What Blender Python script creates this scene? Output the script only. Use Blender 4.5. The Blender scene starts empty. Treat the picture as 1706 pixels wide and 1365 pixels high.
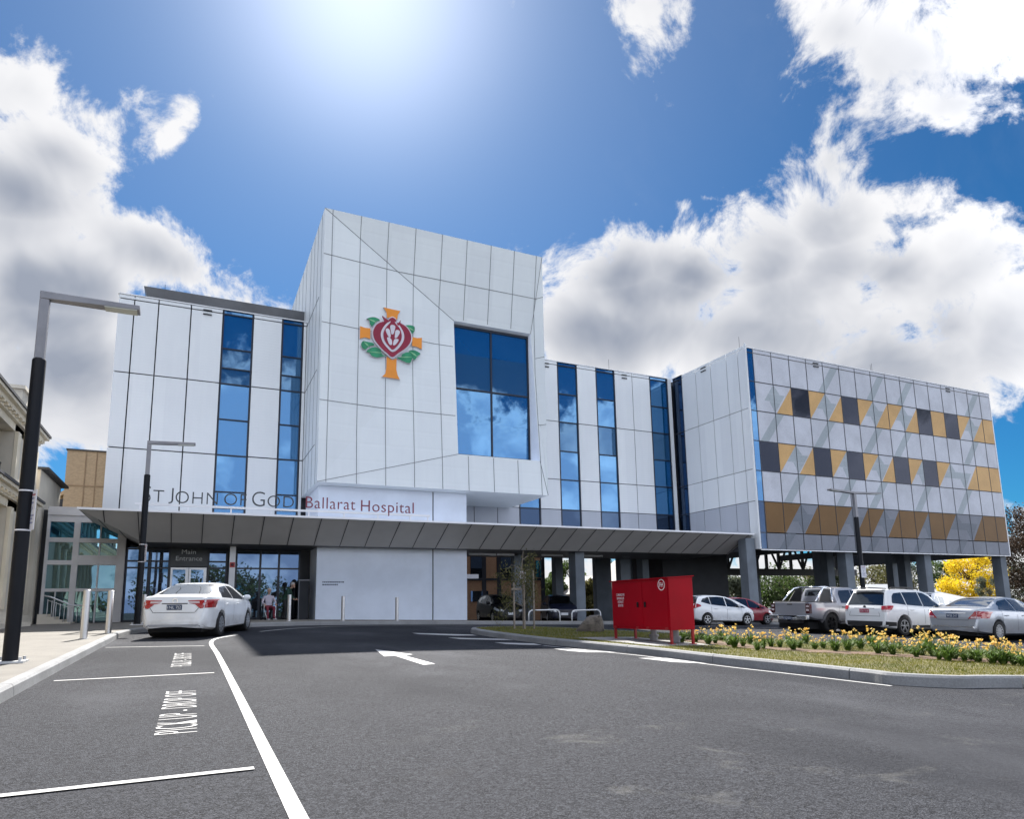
import bpy, bmesh, math, random
from mathutils import Vector, Matrix
import numpy as np
random.seed(7)
SC = bpy.context.scene
COL = SC.collection
PI = math.pi
rad = math.radians
def lerp(a, b, t): return a + (b - a) * t
def clamp(x, a=0.0, b=1.0): return max(a, min(b, x))
def sstep(a, b, x):
    t = clamp((x - a) / (b - a)); return t * t * (3 - 2 * t)
def interp(tab, x):
    if x <= tab[0][0]: return tab[0][1]
    for (x0, y0), (x1, y1) in zip(tab, tab[1:]):
        if x <= x1: return lerp(y0, y1, (x - x0) / (x1 - x0) if x1 > x0 else 1)
    return tab[-1][1]

# ------------------------------------------------------------------ camera (measured from vanishing points)
YAW, PITCH, ROLL, FPX, PCX, PCY, IW = rad(25.2704), rad(9.1082), rad(-1.0103), 1120.05, 853.0, 830.6, 1706.0
_fwd = Vector((math.sin(YAW) * math.cos(PITCH), math.cos(YAW) * math.cos(PITCH), math.sin(PITCH)))
_r0 = Vector((math.cos(YAW), -math.sin(YAW), 0)); _u0 = _r0.cross(_fwd)
CR = _r0 * math.cos(ROLL) + _u0 * math.sin(ROLL); CU = _u0 * math.cos(ROLL) - _r0 * math.sin(ROLL); CF = _fwd
def ray(px, py): return CR * ((px - PCX) / FPX) - CU * ((py - PCY) / FPX) + CF
def onY(px, py, Y): v = ray(px, py); return v * (Y / v.y)
def onX(px, py, X): v = ray(px, py); return v * (X / v.x)
def sp(x): return x if x > 30 else math.log1p(math.exp(x))
def gz(X, Y): return -1.1 - .028 * min(sp(X - 3), 50) + .021 * (26 - sp(26 - max(Y, -30)))
def G(px, py, off=0.0):
    v = ray(px, py); t = p = 2.0
    while t < 300:
        q = v * t
        if q.z < gz(q.x, q.y) + off: break
        p = t; t *= 1.03
    for _ in range(40):
        m = (p + t) / 2; q = v * m
        if q.z < gz(q.x, q.y) + off: t = m
        else: p = m
    return v * t
def gnorm(x, y):
    e = .3
    return Vector((-(gz(x + e, y) - gz(x - e, y)) / (2 * e), -(gz(x, y + e) - gz(x, y - e)) / (2 * e), 1)).normalized()

cam = bpy.data.cameras.new('camera'); camo = bpy.data.objects.new('camera', cam); COL.objects.link(camo)
camo.matrix_world = Matrix(((CR.x, CU.x, -CF.x, 0), (CR.y, CU.y, -CF.y, 0), (CR.z, CU.z, -CF.z, 0), (0, 0, 0, 1)))
cam.sensor_fit = 'HORIZONTAL'; cam.sensor_width = 36; cam.lens = FPX / IW * 36; cam.shift_y = (PCY - 682.5) / IW
cam.clip_start = .1; cam.clip_end = 5000; SC.camera = camo

# ------------------------------------------------------------------ materials
class NT:
    """tiny expression helper over a node tree"""
    def __init__(s, tree): s.t = tree; s.n = tree.nodes; s.l = tree.links
    def node(s, typ, **kw):
        nd = s.n.new(typ)
        for k, v in kw.items():
            if k.startswith('i_'): pass
            else: setattr(nd, k, v)
        return nd
    def put(s, sock, val):
        if isinstance(val, bpy.types.NodeSocket): s.l.new(val, sock)
        elif val is not None:
            try: sock.default_value = val
            except Exception: sock.default_value = tuple(val) + (1,) if hasattr(val, '__len__') and len(val) == 3 else val
    def math(s, op, a, b=None, c=None, cl=False):
        nd = s.n.new('ShaderNodeMath'); nd.operation = op; nd.use_clamp = cl
        s.put(nd.inputs[0], a)
        if b is not None: s.put(nd.inputs[1], b)
        if c is not None: s.put(nd.inputs[2], c)
        return nd.outputs[0]
    def add(s, a, b): return s.math('ADD', a, b)
    def sub(s, a, b): return s.math('SUBTRACT', a, b)
    def mul(s, a, b): return s.math('MULTIPLY', a, b)
    def mx(s, a, b): return s.math('MAXIMUM', a, b)
    def dot(s, a, v):
        nd = s.n.new('ShaderNodeVectorMath'); nd.operation = 'DOT_PRODUCT'
        s.put(nd.inputs[0], a); s.put(nd.inputs[1], v); return nd.outputs['Value']
    def vadd(s, a, v, op='ADD'):
        nd = s.n.new('ShaderNodeVectorMath'); nd.operation = op
        s.put(nd.inputs[0], a); s.put(nd.inputs[1], v); return nd.outputs[0]
    def smooth(s, x, a, b, lo=0.0, hi=1.0):
        nd = s.n.new('ShaderNodeMapRange'); nd.interpolation_type = 'SMOOTHSTEP'
        s.put(nd.inputs[0], x); s.put(nd.inputs[1], a); s.put(nd.inputs[2], b); s.put(nd.inputs[3], lo); s.put(nd.inputs[4], hi)
        return nd.outputs[0]
    def noise(s, vec, scale, detail=4, rough=.55, dist=0.0, out='Fac'):
        nd = s.n.new('ShaderNodeTexNoise'); s.put(nd.inputs['Vector'], vec)
        nd.inputs['Scale'].default_value = scale; nd.inputs['Detail'].default_value = detail
        nd.inputs['Roughness'].default_value = rough; nd.inputs['Distortion'].default_value = dist
        return nd.outputs[out]
    def voro(s, vec, scale, feature='F1'):
        nd = s.n.new('ShaderNodeTexVoronoi'); nd.feature = feature; s.put(nd.inputs['Vector'], vec)
        nd.inputs['Scale'].default_value = scale; return nd
    def mix(s, f, a, b, blend='MIX'):
        nd = s.n.new('ShaderNodeMix'); nd.data_type = 'RGBA'; nd.blend_type = blend
        s.put(nd.inputs[0], f)
        for sock, v in ((nd.inputs[6], a), (nd.inputs[7], b)):
            if isinstance(v, bpy.types.NodeSocket): s.l.new(v, sock)
            elif isinstance(v, (int, float)): sock.default_value = (v, v, v, 1)
            else: sock.default_value = tuple(v)[:3] + (1,)
        return nd.outputs[2]
    def bump(s, h, strength=.3, dist=.02, normal=None):
        nd = s.n.new('ShaderNodeBump'); s.put(nd.inputs['Height'], h)
        nd.inputs['Strength'].default_value = strength; nd.inputs['Distance'].default_value = dist
        if normal is not None: s.l.new(normal, nd.inputs['Normal'])
        return nd.outputs[0]
    def sep(s, v):
        nd = s.n.new('ShaderNodeSeparateXYZ'); s.put(nd.inputs[0], v); return nd.outputs

MATS = {}
def newmat(name):
    m = bpy.data.materials.new(name); m.use_nodes = True
    t = NT(m.node_tree); b = m.node_tree.nodes['Principled BSDF']
    MATS[name] = m
    return m, t, b
def pos(t): return t.n.new('ShaderNodeNewGeometry').outputs['Position']
def objc(t): return t.n.new('ShaderNodeTexCoord').outputs['Object']
def M(name, col, rough=.5, metal=0.0, var=.12, scale=1.5, bump=0.0, bscale=60, spec=.5, coat=0.0, emit=None):
    m, t, b = newmat(name)
    p = objc(t)
    n = t.noise(p, scale, 5, .6)
    dark = tuple(c * (1 - var) for c in col[:3]); lite = tuple(min(1, c * (1 + var)) for c in col[:3])
    c = t.mix(t.smooth(n, .3, .7), dark, lite)
    t.l.new(c, b.inputs['Base Color'])
    n2 = t.noise(p, scale * 4, 3)
    t.l.new(t.math('ADD', rough - .06, t.mul(n2, .12), cl=True), b.inputs['Roughness'])
    b.inputs['Metallic'].default_value = metal
    b.inputs['Specular IOR Level'].default_value = spec
    if coat: b.inputs['Coat Weight'].default_value = coat; b.inputs['Coat Roughness'].default_value = .04
    if bump: t.l.new(t.bump(t.noise(p, bscale, 4), bump, .01), b.inputs['Normal'])
    if emit: b.inputs['Emission Color'].default_value = tuple(emit[0]) + (1,); b.inputs['Emission Strength'].default_value = emit[1]
    return m

# ------------------------------------------------------------------ mesh building
class MB:
    def __init__(s): s.v = []; s.f = []; s.m = []
    def add(s, pts, faces, mi=0):
        o = len(s.v); s.v.extend([tuple(p) for p in pts])
        for f in faces: s.f.append(tuple(o + i for i in f)); s.m.append(mi)
    def face(s, pts, mi=0): s.add(pts, [tuple(range(len(pts)))], mi)
    def box(s, x0, y0, z0, x1, y1, z1, mi=0):
        x0, x1 = min(x0, x1), max(x0, x1); y0, y1 = min(y0, y1), max(y0, y1); z0, z1 = min(z0, z1), max(z0, z1)
        s.hexa([(x0, y0, z0), (x1, y0, z0), (x1, y1, z0), (x0, y1, z0)], [(x0, y0, z1), (x1, y0, z1), (x1, y1, z1), (x0, y1, z1)], mi)
    def hexa(s, a, b, mi=0):
        n = len(a)
        s.add(list(a) + list(b), [tuple(reversed(range(n))), tuple(range(n, 2 * n))] + [(i, (i + 1) % n, n + (i + 1) % n, n + i) for i in range(n)], mi)
    def prism(s, poly, off, mi=0):
        off = Vector(off); s.hexa([Vector(p) for p in poly], [Vector(p) + off for p in poly], mi)
    def bar(s, a, b, w, h=None, mi=0, up=(0, 0, 1)):
        a, b = Vector(a), Vector(b); h = w if h is None else h
        d = (b - a).normalized(); u = Vector(up)
        if abs(d.dot(u)) > .95: u = Vector((0, 1, 0))
        r = d.cross(u).normalized(); u = r.cross(d)
        q = lambda c: [c - r * w / 2 - u * h / 2, c + r * w / 2 - u * h / 2, c + r * w / 2 + u * h / 2, c - r * w / 2 + u * h / 2]
        s.hexa(q(a), q(b), mi)
    def tube(s, pts, r, n=10, mi=0, caps=True):
        pts = [Vector(p) for p in pts]; rs = r if hasattr(r, '__len__') else [r] * len(pts)
        rings = []; u = None
        for i, p in enumerate(pts):
            d = (pts[min(i + 1, len(pts) - 1)] - pts[max(i - 1, 0)]).normalized()
            if u is None:
                u = Vector((0, 0, 1)) if abs(d.z) < .9 else Vector((1, 0, 0))
            u = (u - d * u.dot(d)).normalized(); w = d.cross(u)
            rings.append([p + (u * math.cos(2 * PI * k / n) + w * math.sin(2 * PI * k / n)) * rs[i] for k in range(n)])
        P = [q for rg in rings for q in rg]; F = []
        for i in range(len(rings) - 1):
            for k in range(n): F.append((i * n + k, i * n + (k + 1) % n, (i + 1) * n + (k + 1) % n, (i + 1) * n + k))
        if caps: F.append(tuple(reversed(range(n)))); F.append(tuple(range((len(rings) - 1) * n, len(rings) * n)))
        s.add(P, F, mi)
    def lathe(s, prof, c=(0, 0, 0), axis='z', n=24, mi=0):
        P = []; F = []; c = Vector(c)
        for r, h in prof:
            for k in range(n):
                a = 2 * PI * k / n; x, y = r * math.cos(a), r * math.sin(a)
                P.append(c + (Vector((x, y, h)) if axis == 'z' else Vector((x, h, y)) if axis == 'y' else Vector((h, x, y))))
        for i in range(len(prof) - 1):
            for k in range(n): F.append((i * n + k, i * n + (k + 1) % n, (i + 1) * n + (k + 1) % n, (i + 1) * n + k))
        s.add(P, F, mi)
    def grid(s, fn, us, vs, mi=0):
        P = [fn(u, v) for u in us for v in vs]; nv = len(vs)
        s.add(P, [(i * nv + j, (i + 1) * nv + j, (i + 1) * nv + j + 1, i * nv + j + 1) for i in range(len(us) - 1) for j in range(nv - 1)], mi)
    def ell(s, c, r, n=12, m=8, mi=0):
        s.grid(lambda u, v: (c[0] + r[0] * math.cos(u) * math.sin(v), c[1] + r[1] * math.sin(u) * math.sin(v), c[2] + r[2] * math.cos(v)),
               [2 * PI * i / n for i in range(n + 1)], [PI * j / m for j in range(m + 1)], mi)
    def build(s, name, mats, parent=None, world=False, bevel=0.0, smooth=False, fix=True, sharp=None):
        me = bpy.data.meshes.new(name)
        o = bpy.data.objects.new(name, me); COL.objects.link(o)
        off = Vector((0, 0, 0))
        if world:
            q = parent
            while q is not None: off += q.location; q = q.parent
        me.from_pydata([(p[0] - off.x, p[1] - off.y, p[2] - off.z) for p in s.v], [], s.f)
        if not isinstance(mats, (list, tuple)): mats = [mats]
        for m in mats: me.materials.append(m)
        me.polygons.foreach_set('material_index', s.m)
        if fix:
            bm = bmesh.new(); bm.from_mesh(me)
            bmesh.ops.remove_doubles(bm, verts=bm.verts, dist=1e-5)
            bmesh.ops.recalc_face_normals(bm, faces=bm.faces); bm.to_mesh(me); bm.free()
        if smooth:
            me.polygons.foreach_set('use_smooth', [True] * len(me.polygons))
            if sharp is not None: me.set_sharp_from_angle(angle=rad(sharp))
        if bevel:
            md = o.modifiers.new('bevel', 'BEVEL'); md.width = bevel; md.segments = 2; md.limit_method = 'ANGLE'; md.angle_limit = rad(40)
        me.update()
        if parent is not None: o.parent = parent
        return o
def empty(name, loc=(0, 0, 0), rz=0.0, normal=None):
    o = bpy.data.objects.new(name, None); COL.objects.link(o); o.location = loc; o.empty_display_size = .2
    if normal is not None:
        q = Vector((0, 0, 1)).rotation_difference(Vector(normal)).to_matrix().to_4x4() @ Matrix.Rotation(rz, 4, 'Z')
        o.rotation_euler = q.to_euler()
    else: o.rotation_euler = (0, 0, rz)
    return o
def tag(o, label=None, cat=None, group=None, kind=None):
    if label: o['label'] = label
    if cat: o['category'] = cat
    if group: o['group'] = group
    if kind: o['kind'] = kind
    return o
def struct(o): o['kind'] = 'structure'; return o
def kids(o): return [c for c in bpy.data.objects if c.parent == o]
def copy_tree(o, parent=None):
    c = o.copy(); COL.objects.link(c)
    if parent is not None: c.parent = parent
    for ch in list(o.children): copy_tree(ch, c)
    return c
def text_faces(txt, size=1.0, thin=0.0, extrude=.0, spacing=1.0, align='LEFT', space_line=1.0):
    cu = bpy.data.curves.new('t', 'FONT'); cu.body = txt; cu.size = size; cu.offset = thin; cu.extrude = extrude
    cu.space_character = spacing; cu.align_x = align; cu.space_line = space_line; cu.resolution_u = 5
    o = bpy.data.objects.new('t', cu); COL.objects.link(o)
    dg = bpy.context.evaluated_depsgraph_get(); dg.update()
    me = o.evaluated_get(dg).to_mesh()
    V = [tuple(v.co) for v in me.vertices]; F = [tuple(p.vertices) for p in me.polygons]
    o.evaluated_get(dg).to_mesh_clear()
    bpy.data.objects.remove(o); bpy.data.curves.remove(cu)
    return V, F
def fit_text(mb, txt, fn, w, h, mi=0, thin=0.0, extrude=0.0, spacing=1.0, capref=None):
    """text scaled so that its box is w wide (None: keep) and its capitals h high; fn maps (x, y, depth) to a point"""
    V, F = text_faces(txt, 1.0, thin, extrude, spacing)
    xs = [v[0] for v in V]; ref, _ = text_faces(capref or 'H', 1.0, thin)
    y0 = min(v[1] for v in ref); y1 = max(v[1] for v in ref)
    sy = h / (y1 - y0); sx = (w / (max(xs) - min(xs))) if w else sy
    mb.add([fn((v[0] - min(xs)) * sx, (v[1] - y0) * sy, v[2]) for v in V], F, mi)
    return (max(xs) - min(xs)) * sx
# ------------------------------------------------------------------ sun, sky, clouds
SUN_AZ, SUN_EL = rad(11.6), rad(46.6)
SUN = Vector((math.sin(SUN_AZ) * math.cos(SUN_EL), math.cos(SUN_AZ) * math.cos(SUN_EL), math.sin(SUN_EL)))
sl = bpy.data.lights.new('sun', 'SUN'); sl.energy = 3.0; sl.angle = rad(.55); sl.color = (1, .955, .89)
so = bpy.data.objects.new('sun', sl); COL.objects.link(so); so.rotation_euler = (-SUN).to_track_quat('-Z', 'Y').to_euler(); so.location = (0, 0, 60)
W = bpy.data.worlds.new('World'); SC.world = W; W.use_nodes = True
W.cycles.sampling_method = 'MANUAL'; W.cycles.sample_map_resolution = 256
def make_world():
    t = NT(W.node_tree); t.n.clear()
    out = t.n.new('ShaderNodeOutputWorld'); bg = t.n.new('ShaderNodeBackground'); bg.inputs[1].default_value = .1
    t.l.new(bg.outputs[0], out.inputs[0])
    sky = t.n.new('ShaderNodeTexSky'); sky.sky_type = 'NISHITA'; sky.sun_disc = False
    sky.sun_elevation = SUN_EL; sky.sun_rotation = SUN_AZ; sky.altitude = 400; sky.air_density = 1.0; sky.dust_density = .15; sky.ozone_density = 2.5
    d = t.n.new('ShaderNodeTexCoord').outputs['Generated']
    x, y, z = t.sep(d)
    # masses of cumulus: direction, half-angles (tangent units), each an ellipse on the sky sphere
    masses = [(-2, 330, 170, 120, 0), (150, 200, 70, 55, 0), (40, 150, 90, 60, 0), (265, 420, 130, 85, 25), (400, 500, 110, 45, 15), (60, 500, 190, 130, 0), (480, 520, 50, 55, 0),
              (130, 640, 210, 130, 0), (90, 250, 120, 80, 0), (285, 225, 48, 12, -50),
              (1340, 420, 160, 170, 0), (1040, 470, 160, 100, 0), (1230, 560, 330, 110, 0), (1385, 260, 80, 95, 0), (1300, 470, 110, 150, 0), (1500, 90, 190, 130, 0), (1640, 60, 170, 140, 0), (1400, 50, 90, 80, 0), (1600, 170, 150, 70, 0), (1440, 190, 110, 70, 0),
              (1600, 460, 150, 65, -25), (1690, 560, 110, 160, 0), (1640, 180, 95, 28, -30), (1530, 330, 45, 45, 0), (1085, 15, 65, 55, 15), (1125, 335, 34, 11, 25), (1180, 330, 18, 7, 10), (960, 560, 160, 110, 0), (1480, 620, 260, 110, 0), (700, 720, 500, 90, 0), (1010, 585, 150, 110, 0), (200, 700, 260, 120, 0), (1495, 455, 100, 75, 0), (1585, 545, 110, 75, 0), (1150, 480, 120, 90, 0)]
    f = None
    for px, py, rx, ry, rot in masses:
        c = ray(px, py); dist = c.length; c = c.normalized()
        a = (CR * math.cos(rad(rot)) - CU * math.sin(rad(rot))); a = (a - c * a.dot(c)).normalized(); b = c.cross(a)
        sx, sy = rx / FPX / dist, ry / FPX / dist
        u = t.dot(d, a / sx); v = t.dot(d, b / sy)
        r2 = t.add(t.mul(u, u), t.mul(v, v))
        val = t.sub(1.0, t.math('SQRT', r2))
        front = t.dot(d, c)
        kk = clamp(min(rx, ry) / 100, .24, 1.0); val = t.mul(val, kk); val = t.mx(val, -1.5)
        val = t.sub(val, t.smooth(front, .2, .6, 3.0, 0.0))
        f = val if f is None else t.math('SMOOTH_MAX', f, val, .35)
    f = t.math('MINIMUM', f, .85)
    f = t.mx(f, t.sub(t.smooth(z, .22, .02, 0.0, 1.1), .55))
    # the half of the sky behind the viewer: broken cumulus getting denser towards the horizon, more added overhead
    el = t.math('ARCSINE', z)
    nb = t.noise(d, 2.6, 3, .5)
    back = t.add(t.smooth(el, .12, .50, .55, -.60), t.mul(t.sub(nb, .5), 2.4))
    back = t.mx(back, t.add(t.smooth(el, .50, .80, -1.0, .55), t.mul(t.sub(nb, .5), 1.6)))  # overhead cloud added out of view to light the shaded facades
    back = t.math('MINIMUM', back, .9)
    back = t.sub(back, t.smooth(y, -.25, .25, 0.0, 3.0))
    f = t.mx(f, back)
    side = t.sub(t.mul(t.sub(t.noise(d, 3.1, 2, .5), .46), 4.0), t.smooth(t.math('ABSOLUTE', x), .60, .78, 3.0, 0.0))
    f = t.mx(f, t.math('MINIMUM', side, .8))
    warp = t.noise(d, 5.0, 2, .5, out='Color')
    wd = t.vadd(d, t.vadd(t.vadd(warp, (.5, .5, .5), 'SUBTRACT'), (.12, .12, .12), 'MULTIPLY'))
    def fbm(vec): return t.add(t.mul(t.sub(t.noise(vec, 6.0, 9, .60), .5), 2.7), t.mul(t.sub(t.noise(vec, 20.0, 6, .68), .5), 1.35))
    n0 = fbm(wd)
    wd2 = t.vadd(wd, SUN * .035)
    n1 = t.mul(t.sub(t.noise(wd2, 6.0, 4, .6), .5), 1.9)
    n0c = t.mul(t.sub(t.noise(wd, 6.0, 4, .6), .5), 1.9)
    dens = t.add(t.mul(f, 1.0), n0)
    alpha = t.smooth(dens, .0, .42)
    thick = t.smooth(t.add(f, t.mul(n0c, .8)), .10, .95)
    relief = t.sub(n0c, n1)                                            # towards the sun it thins out: lit edge
    gm = None                                                          # the thick, grey-based cores of the cumulus
    for px, py, rx, ry in ((130, 455, 190, 75), (60, 590, 150, 90), (1060, 530, 150, 75), (1290, 560, 190, 85), (1490, 590, 150, 95), (1010, 450, 90, 45), (330, 470, 110, 50), (1190, 440, 120, 50), (1440, 470, 90, 60), (1560, 130, 170, 70), (1420, 60, 70, 50), (1400, 330, 60, 70), (60, 300, 90, 60)):
        c = ray(px, py); dist = c.length; c = c.normalized(); a = (CR - c * CR.dot(c)).normalized(); b_ = c.cross(a)
        u = t.dot(d, a / (rx / FPX / dist)); v = t.dot(d, b_ / (ry / FPX / dist)); r_ = t.add(t.mul(u, u), t.mul(v, v))
        val = t.math('SUBTRACT', 1.0, t.mul(r_, .6), cl=True); val = t.mul(val, t.smooth(t.dot(d, c), .2, .6))
        gm = val if gm is None else t.mx(gm, val)
    big = t.smooth(t.noise(t.vadd(wd, (.13, .4, .2)), 2.6, 3, .5), .40, .60)
    low = t.smooth(z, .66, .42, .40, 1.0)
    shade = t.math('ADD', t.mul(t.mul(thick, low), t.add(t.mul(gm, .66), t.add(.10, t.mul(big, .34)))), t.mul(relief, -.50), cl=True)
    shade = t.math('ADD', shade, t.mul(t.smooth(y, .2, -.2), t.mul(t.smooth(t.noise(wd, 6.0, 5, .6), .36, .60), .95)), cl=True)
    shade = t.mul(shade, t.smooth(alpha, .55, 1.0))
    cl = t.mix(shade, (CLW, CLW * 1.0, CLW * 1.02), (CLD * .88, CLD * .98, CLD * 1.2))
    back_gain = t.smooth(y, .50, -.10, 1.0, BACKG)  # extra brightness given to unseen rear clouds to fill the shaded facades
    cl = t.mix(1.0, cl, back_gain, 'MULTIPLY')
    # clear sky, a deeper blue, with the bright haze round the sun
    tint = t.mix(1.0, sky.outputs[0], SKYT, 'MULTIPLY')
    cs = t.mx(t.dot(d, SUN), 0.0)
    g1 = t.mul(t.math('POWER', cs, 90.0), GL1); g2 = t.mul(t.math('POWER', cs, 11.0), GL2)
    glow = t.add(t.add(g1, g2), t.mul(t.math('POWER', cs, 5.0), GL3))
    nd = t.n.new("ShaderNodeVectorMath"); nd.operation = "SCALE"; nd.inputs[0].default_value = (1.05, 1.0, 1.02); t.l.new(glow, nd.inputs['Scale'])
    nd2 = t.n.new('ShaderNodeVectorMath'); nd2.operation = 'ADD'; t.l.new(tint, nd2.inputs[0]); t.l.new(nd.outputs[0], nd2.inputs[1])
    wisp = t.mul(t.smooth(t.noise(t.vadd(wd, (1.0, 2.2, .8), 'MULTIPLY'), 3.0, 8, .6), .5, .75), .03)
    al = t.mx(alpha, wisp)
    col = t.mix(al, nd2.outputs[0], cl)
    # below the horizon: plain ground tone
    col = t.mix(t.smooth(z, -.02, -.10), col, (.9, .9, .9))
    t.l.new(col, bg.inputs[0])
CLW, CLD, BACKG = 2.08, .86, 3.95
SKYT = (.031, .130, .198); GL1, GL2, GL3 = 1.35, .34, .11
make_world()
SC.view_settings.view_transform = 'Standard'; SC.view_settings.look = 'None'; SC.view_settings.gamma = 1; SC.view_settings.use_curve_mapping = False
SC.view_settings.exposure = 2.2
SC.cycles.use_denoising = True
SC.cycles.max_bounces = 8; SC.cycles.glossy_bounces = 4; SC.cycles.transparent_max_bounces = 8
SC.cycles.sample_clamp_indirect = 8
# ------------------------------------------------------------------ hospital
def panel_mat(name, col, rib=.16, rough=.42, ribamt=.03):
    m, t, b = newmat(name); p = pos(t); x, y, z = t.sep(p)
    s = t.math('SINE', t.mul(z, 2 * PI / rib)); s = t.smooth(s, .75, 1.0)
    n = t.noise(p, .35, 4, .6); n2 = t.noise(t.vadd(p, (1, 1, .06), 'MULTIPLY'), 4.5, 5, .65)
    f = t.add(t.mul(t.sub(n, .5), .20), t.mul(t.sub(n2, .5), .15))
    f = t.sub(f, t.mul(s, ribamt))
    sn = t.n.new('ShaderNodeVectorMath'); sn.operation = 'SNAP'; t.l.new(t.vadd(p, (.37, .6, 3.7), 'ADD'), sn.inputs[0]); sn.inputs[1].default_value = (1.53, 1.5, 4.02)
    wn = t.n.new('ShaderNodeTexWhiteNoise'); t.l.new(sn.outputs[0], wn.inputs['Vector']); f = t.add(f, t.mul(t.sub(wn.outputs['Value'], .5), .11))
    c = t.mix(t.math('ADD', .5, f, cl=True), tuple(c * .72 for c in col), tuple(min(c * 1.28, .95) for c in col))
    t.l.new(c, b.inputs['Base Color']); b.inputs['Roughness'].default_value = rough; b.inputs['Specular IOR Level'].default_value = .4
    t.l.new(t.bump(t.mul(s, -1.0), .25, .01), b.inputs['Normal'])
    return m
m_white = panel_mat('white_panel', (.72, .755, .82))
m_tower = panel_mat('tower_panel', (.70, .745, .815), rib=.9, ribamt=.0, rough=.38)
m_grey = panel_mat('grey_panel', (.42, .445, .50), rib=.12, ribamt=.10)
m_joint = M('dark_joint', (.02, .022, .03), .6)
m_frame = M('dark_frame', (.012, .016, .03), .35, spec=.4)
m_render = M('white_render', (.74, .80, .90), .75, var=.05, scale=.8)
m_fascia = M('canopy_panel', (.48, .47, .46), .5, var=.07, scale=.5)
m_trim = M('white_trim', (.80, .81, .84), .4, var=.04)
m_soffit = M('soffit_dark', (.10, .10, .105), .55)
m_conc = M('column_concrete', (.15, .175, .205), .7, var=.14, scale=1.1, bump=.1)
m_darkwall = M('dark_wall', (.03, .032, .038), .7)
m_steel_dark = M('dark_steel', (.02, .021, .025), .5)
m_roofmetal = M('roof_screen', (.10, .105, .115), .45, var=.15, scale=.7)
def glass_mat(name, tint=(.125, .255, .42), deep=(.0, .112, .32), fac=.58, wob=.012, rough=.012):
    m, t, b = newmat(name); p = pos(t)
    b.inputs['Base Color'].default_value = deep + (1,); b.inputs['Roughness'].default_value = .25; b.inputs['Specular IOR Level'].default_value = .2
    g = t.n.new('ShaderNodeBsdfGlossy'); g.inputs['Color'].default_value = tint + (1,); g.inputs['Roughness'].default_value = rough
    nz = t.noise(p, .55, 2, .5); t.l.new(t.bump(nz, .25, wob), g.inputs['Normal'])
    mixn = t.n.new('ShaderNodeMixShader')
    lw = t.n.new('ShaderNodeLayerWeight'); lw.inputs['Blend'].default_value = .35
    t.l.new(t.math('ADD', fac, t.mul(lw.outputs['Facing'], .25), cl=True), mixn.inputs[0])
    t.l.new(b.outputs[0], mixn.inputs[1]); t.l.new(g.outputs[0], mixn.inputs[2])
    o = [n for n in t.n if n.type == 'OUTPUT_MATERIAL'][0]; t.l.new(mixn.outputs[0], o.inputs[0])
    return m
m_glass = glass_mat('blue_glass')
m_glass2 = glass_mat('spandrel_glass', tint=(.115, .21, .33), deep=(.02, .105, .235), fac=.50)
m_glassdk = glass_mat('dark_glass', tint=(.09, .15, .26), deep=(.004, .008, .016), fac=.35)
m_glassent = glass_mat('entrance_glass', tint=(.16, .25, .40), deep=(.006, .010, .018), fac=.42, wob=.006)
m_glassgr = glass_mat('green_glass', tint=(.38, .62, .68), deep=(.01, .04, .06), fac=.55)

D, YW, YT, XC = 38.6, 31.12, 33.37, 31.65
ZT, Z0, Z1, Z2, Z3 = 16.57, 16.33, 12.31, 8.31, 6.27
hosp = empty('hospital_building', (13, 34, gz(13, 34)))
tag(hosp, 'long white-panelled hospital with projecting tower, blue glass strips and dark underside canopy', 'hospital')
def hb(mb, name, mats, **k): return mb.build(name, mats, k.pop('parent', hosp), world=True, **k)

def panels_x(mb, cols, rows, Y, th=.05, gap=.05, mi=0):      # panels facing -Y ; cols, rows as (a, b)
    for a, b in cols:
        for c, d in rows: mb.box(a + gap / 2, Y, c + gap / 2, b - gap / 2, Y + th, d - gap / 2, mi)
def window_x(x0, x1, rows, Y, glass, name='window', fr=.07, split=()):
    """strip window facing -Y; rows = heights of transoms from bottom to top, glass index per row"""
    f = MB(); g = MB(); zb, zt = rows[0], rows[-1]
    f.box(x0, Y + .0, zb, x0 + fr, Y + .18, zt); f.box(x1 - fr, Y, zb, x1, Y + .18, zt)
    for i, z in enumerate(rows): f.box(x0 + fr, Y + .01, z - fr / 2, x1 - fr, Y + .17, z + fr / 2)
    xs = [x0 + fr] + list(split) + [x1 - fr]
    for s in split: f.box(s - fr / 2, Y + .005, zb + fr / 2, s + fr / 2, Y + .175, zt - fr / 2)
    for k, (z0, z1) in enumerate(zip(rows, rows[1:])):
        for a, b in zip(xs, xs[1:]):
            e = (.011 * random.uniform(-1, 1), .011 * random.uniform(-1, 1))
            g.face([(a, Y + .07 + e[0], z0), (b, Y + .07 - e[0] + e[1], z0), (b, Y + .07 - e[0], z1), (a, Y + .07 + e[0] - e[1], z1)], glass[k] if hasattr(glass, '__len__') else glass)
    w = hb(f, name, m_frame)
    hb(g, 'glass', [m_glass, m_glass2, m_glassdk, m_glassent], parent=w, fix=False)
    return w
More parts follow.
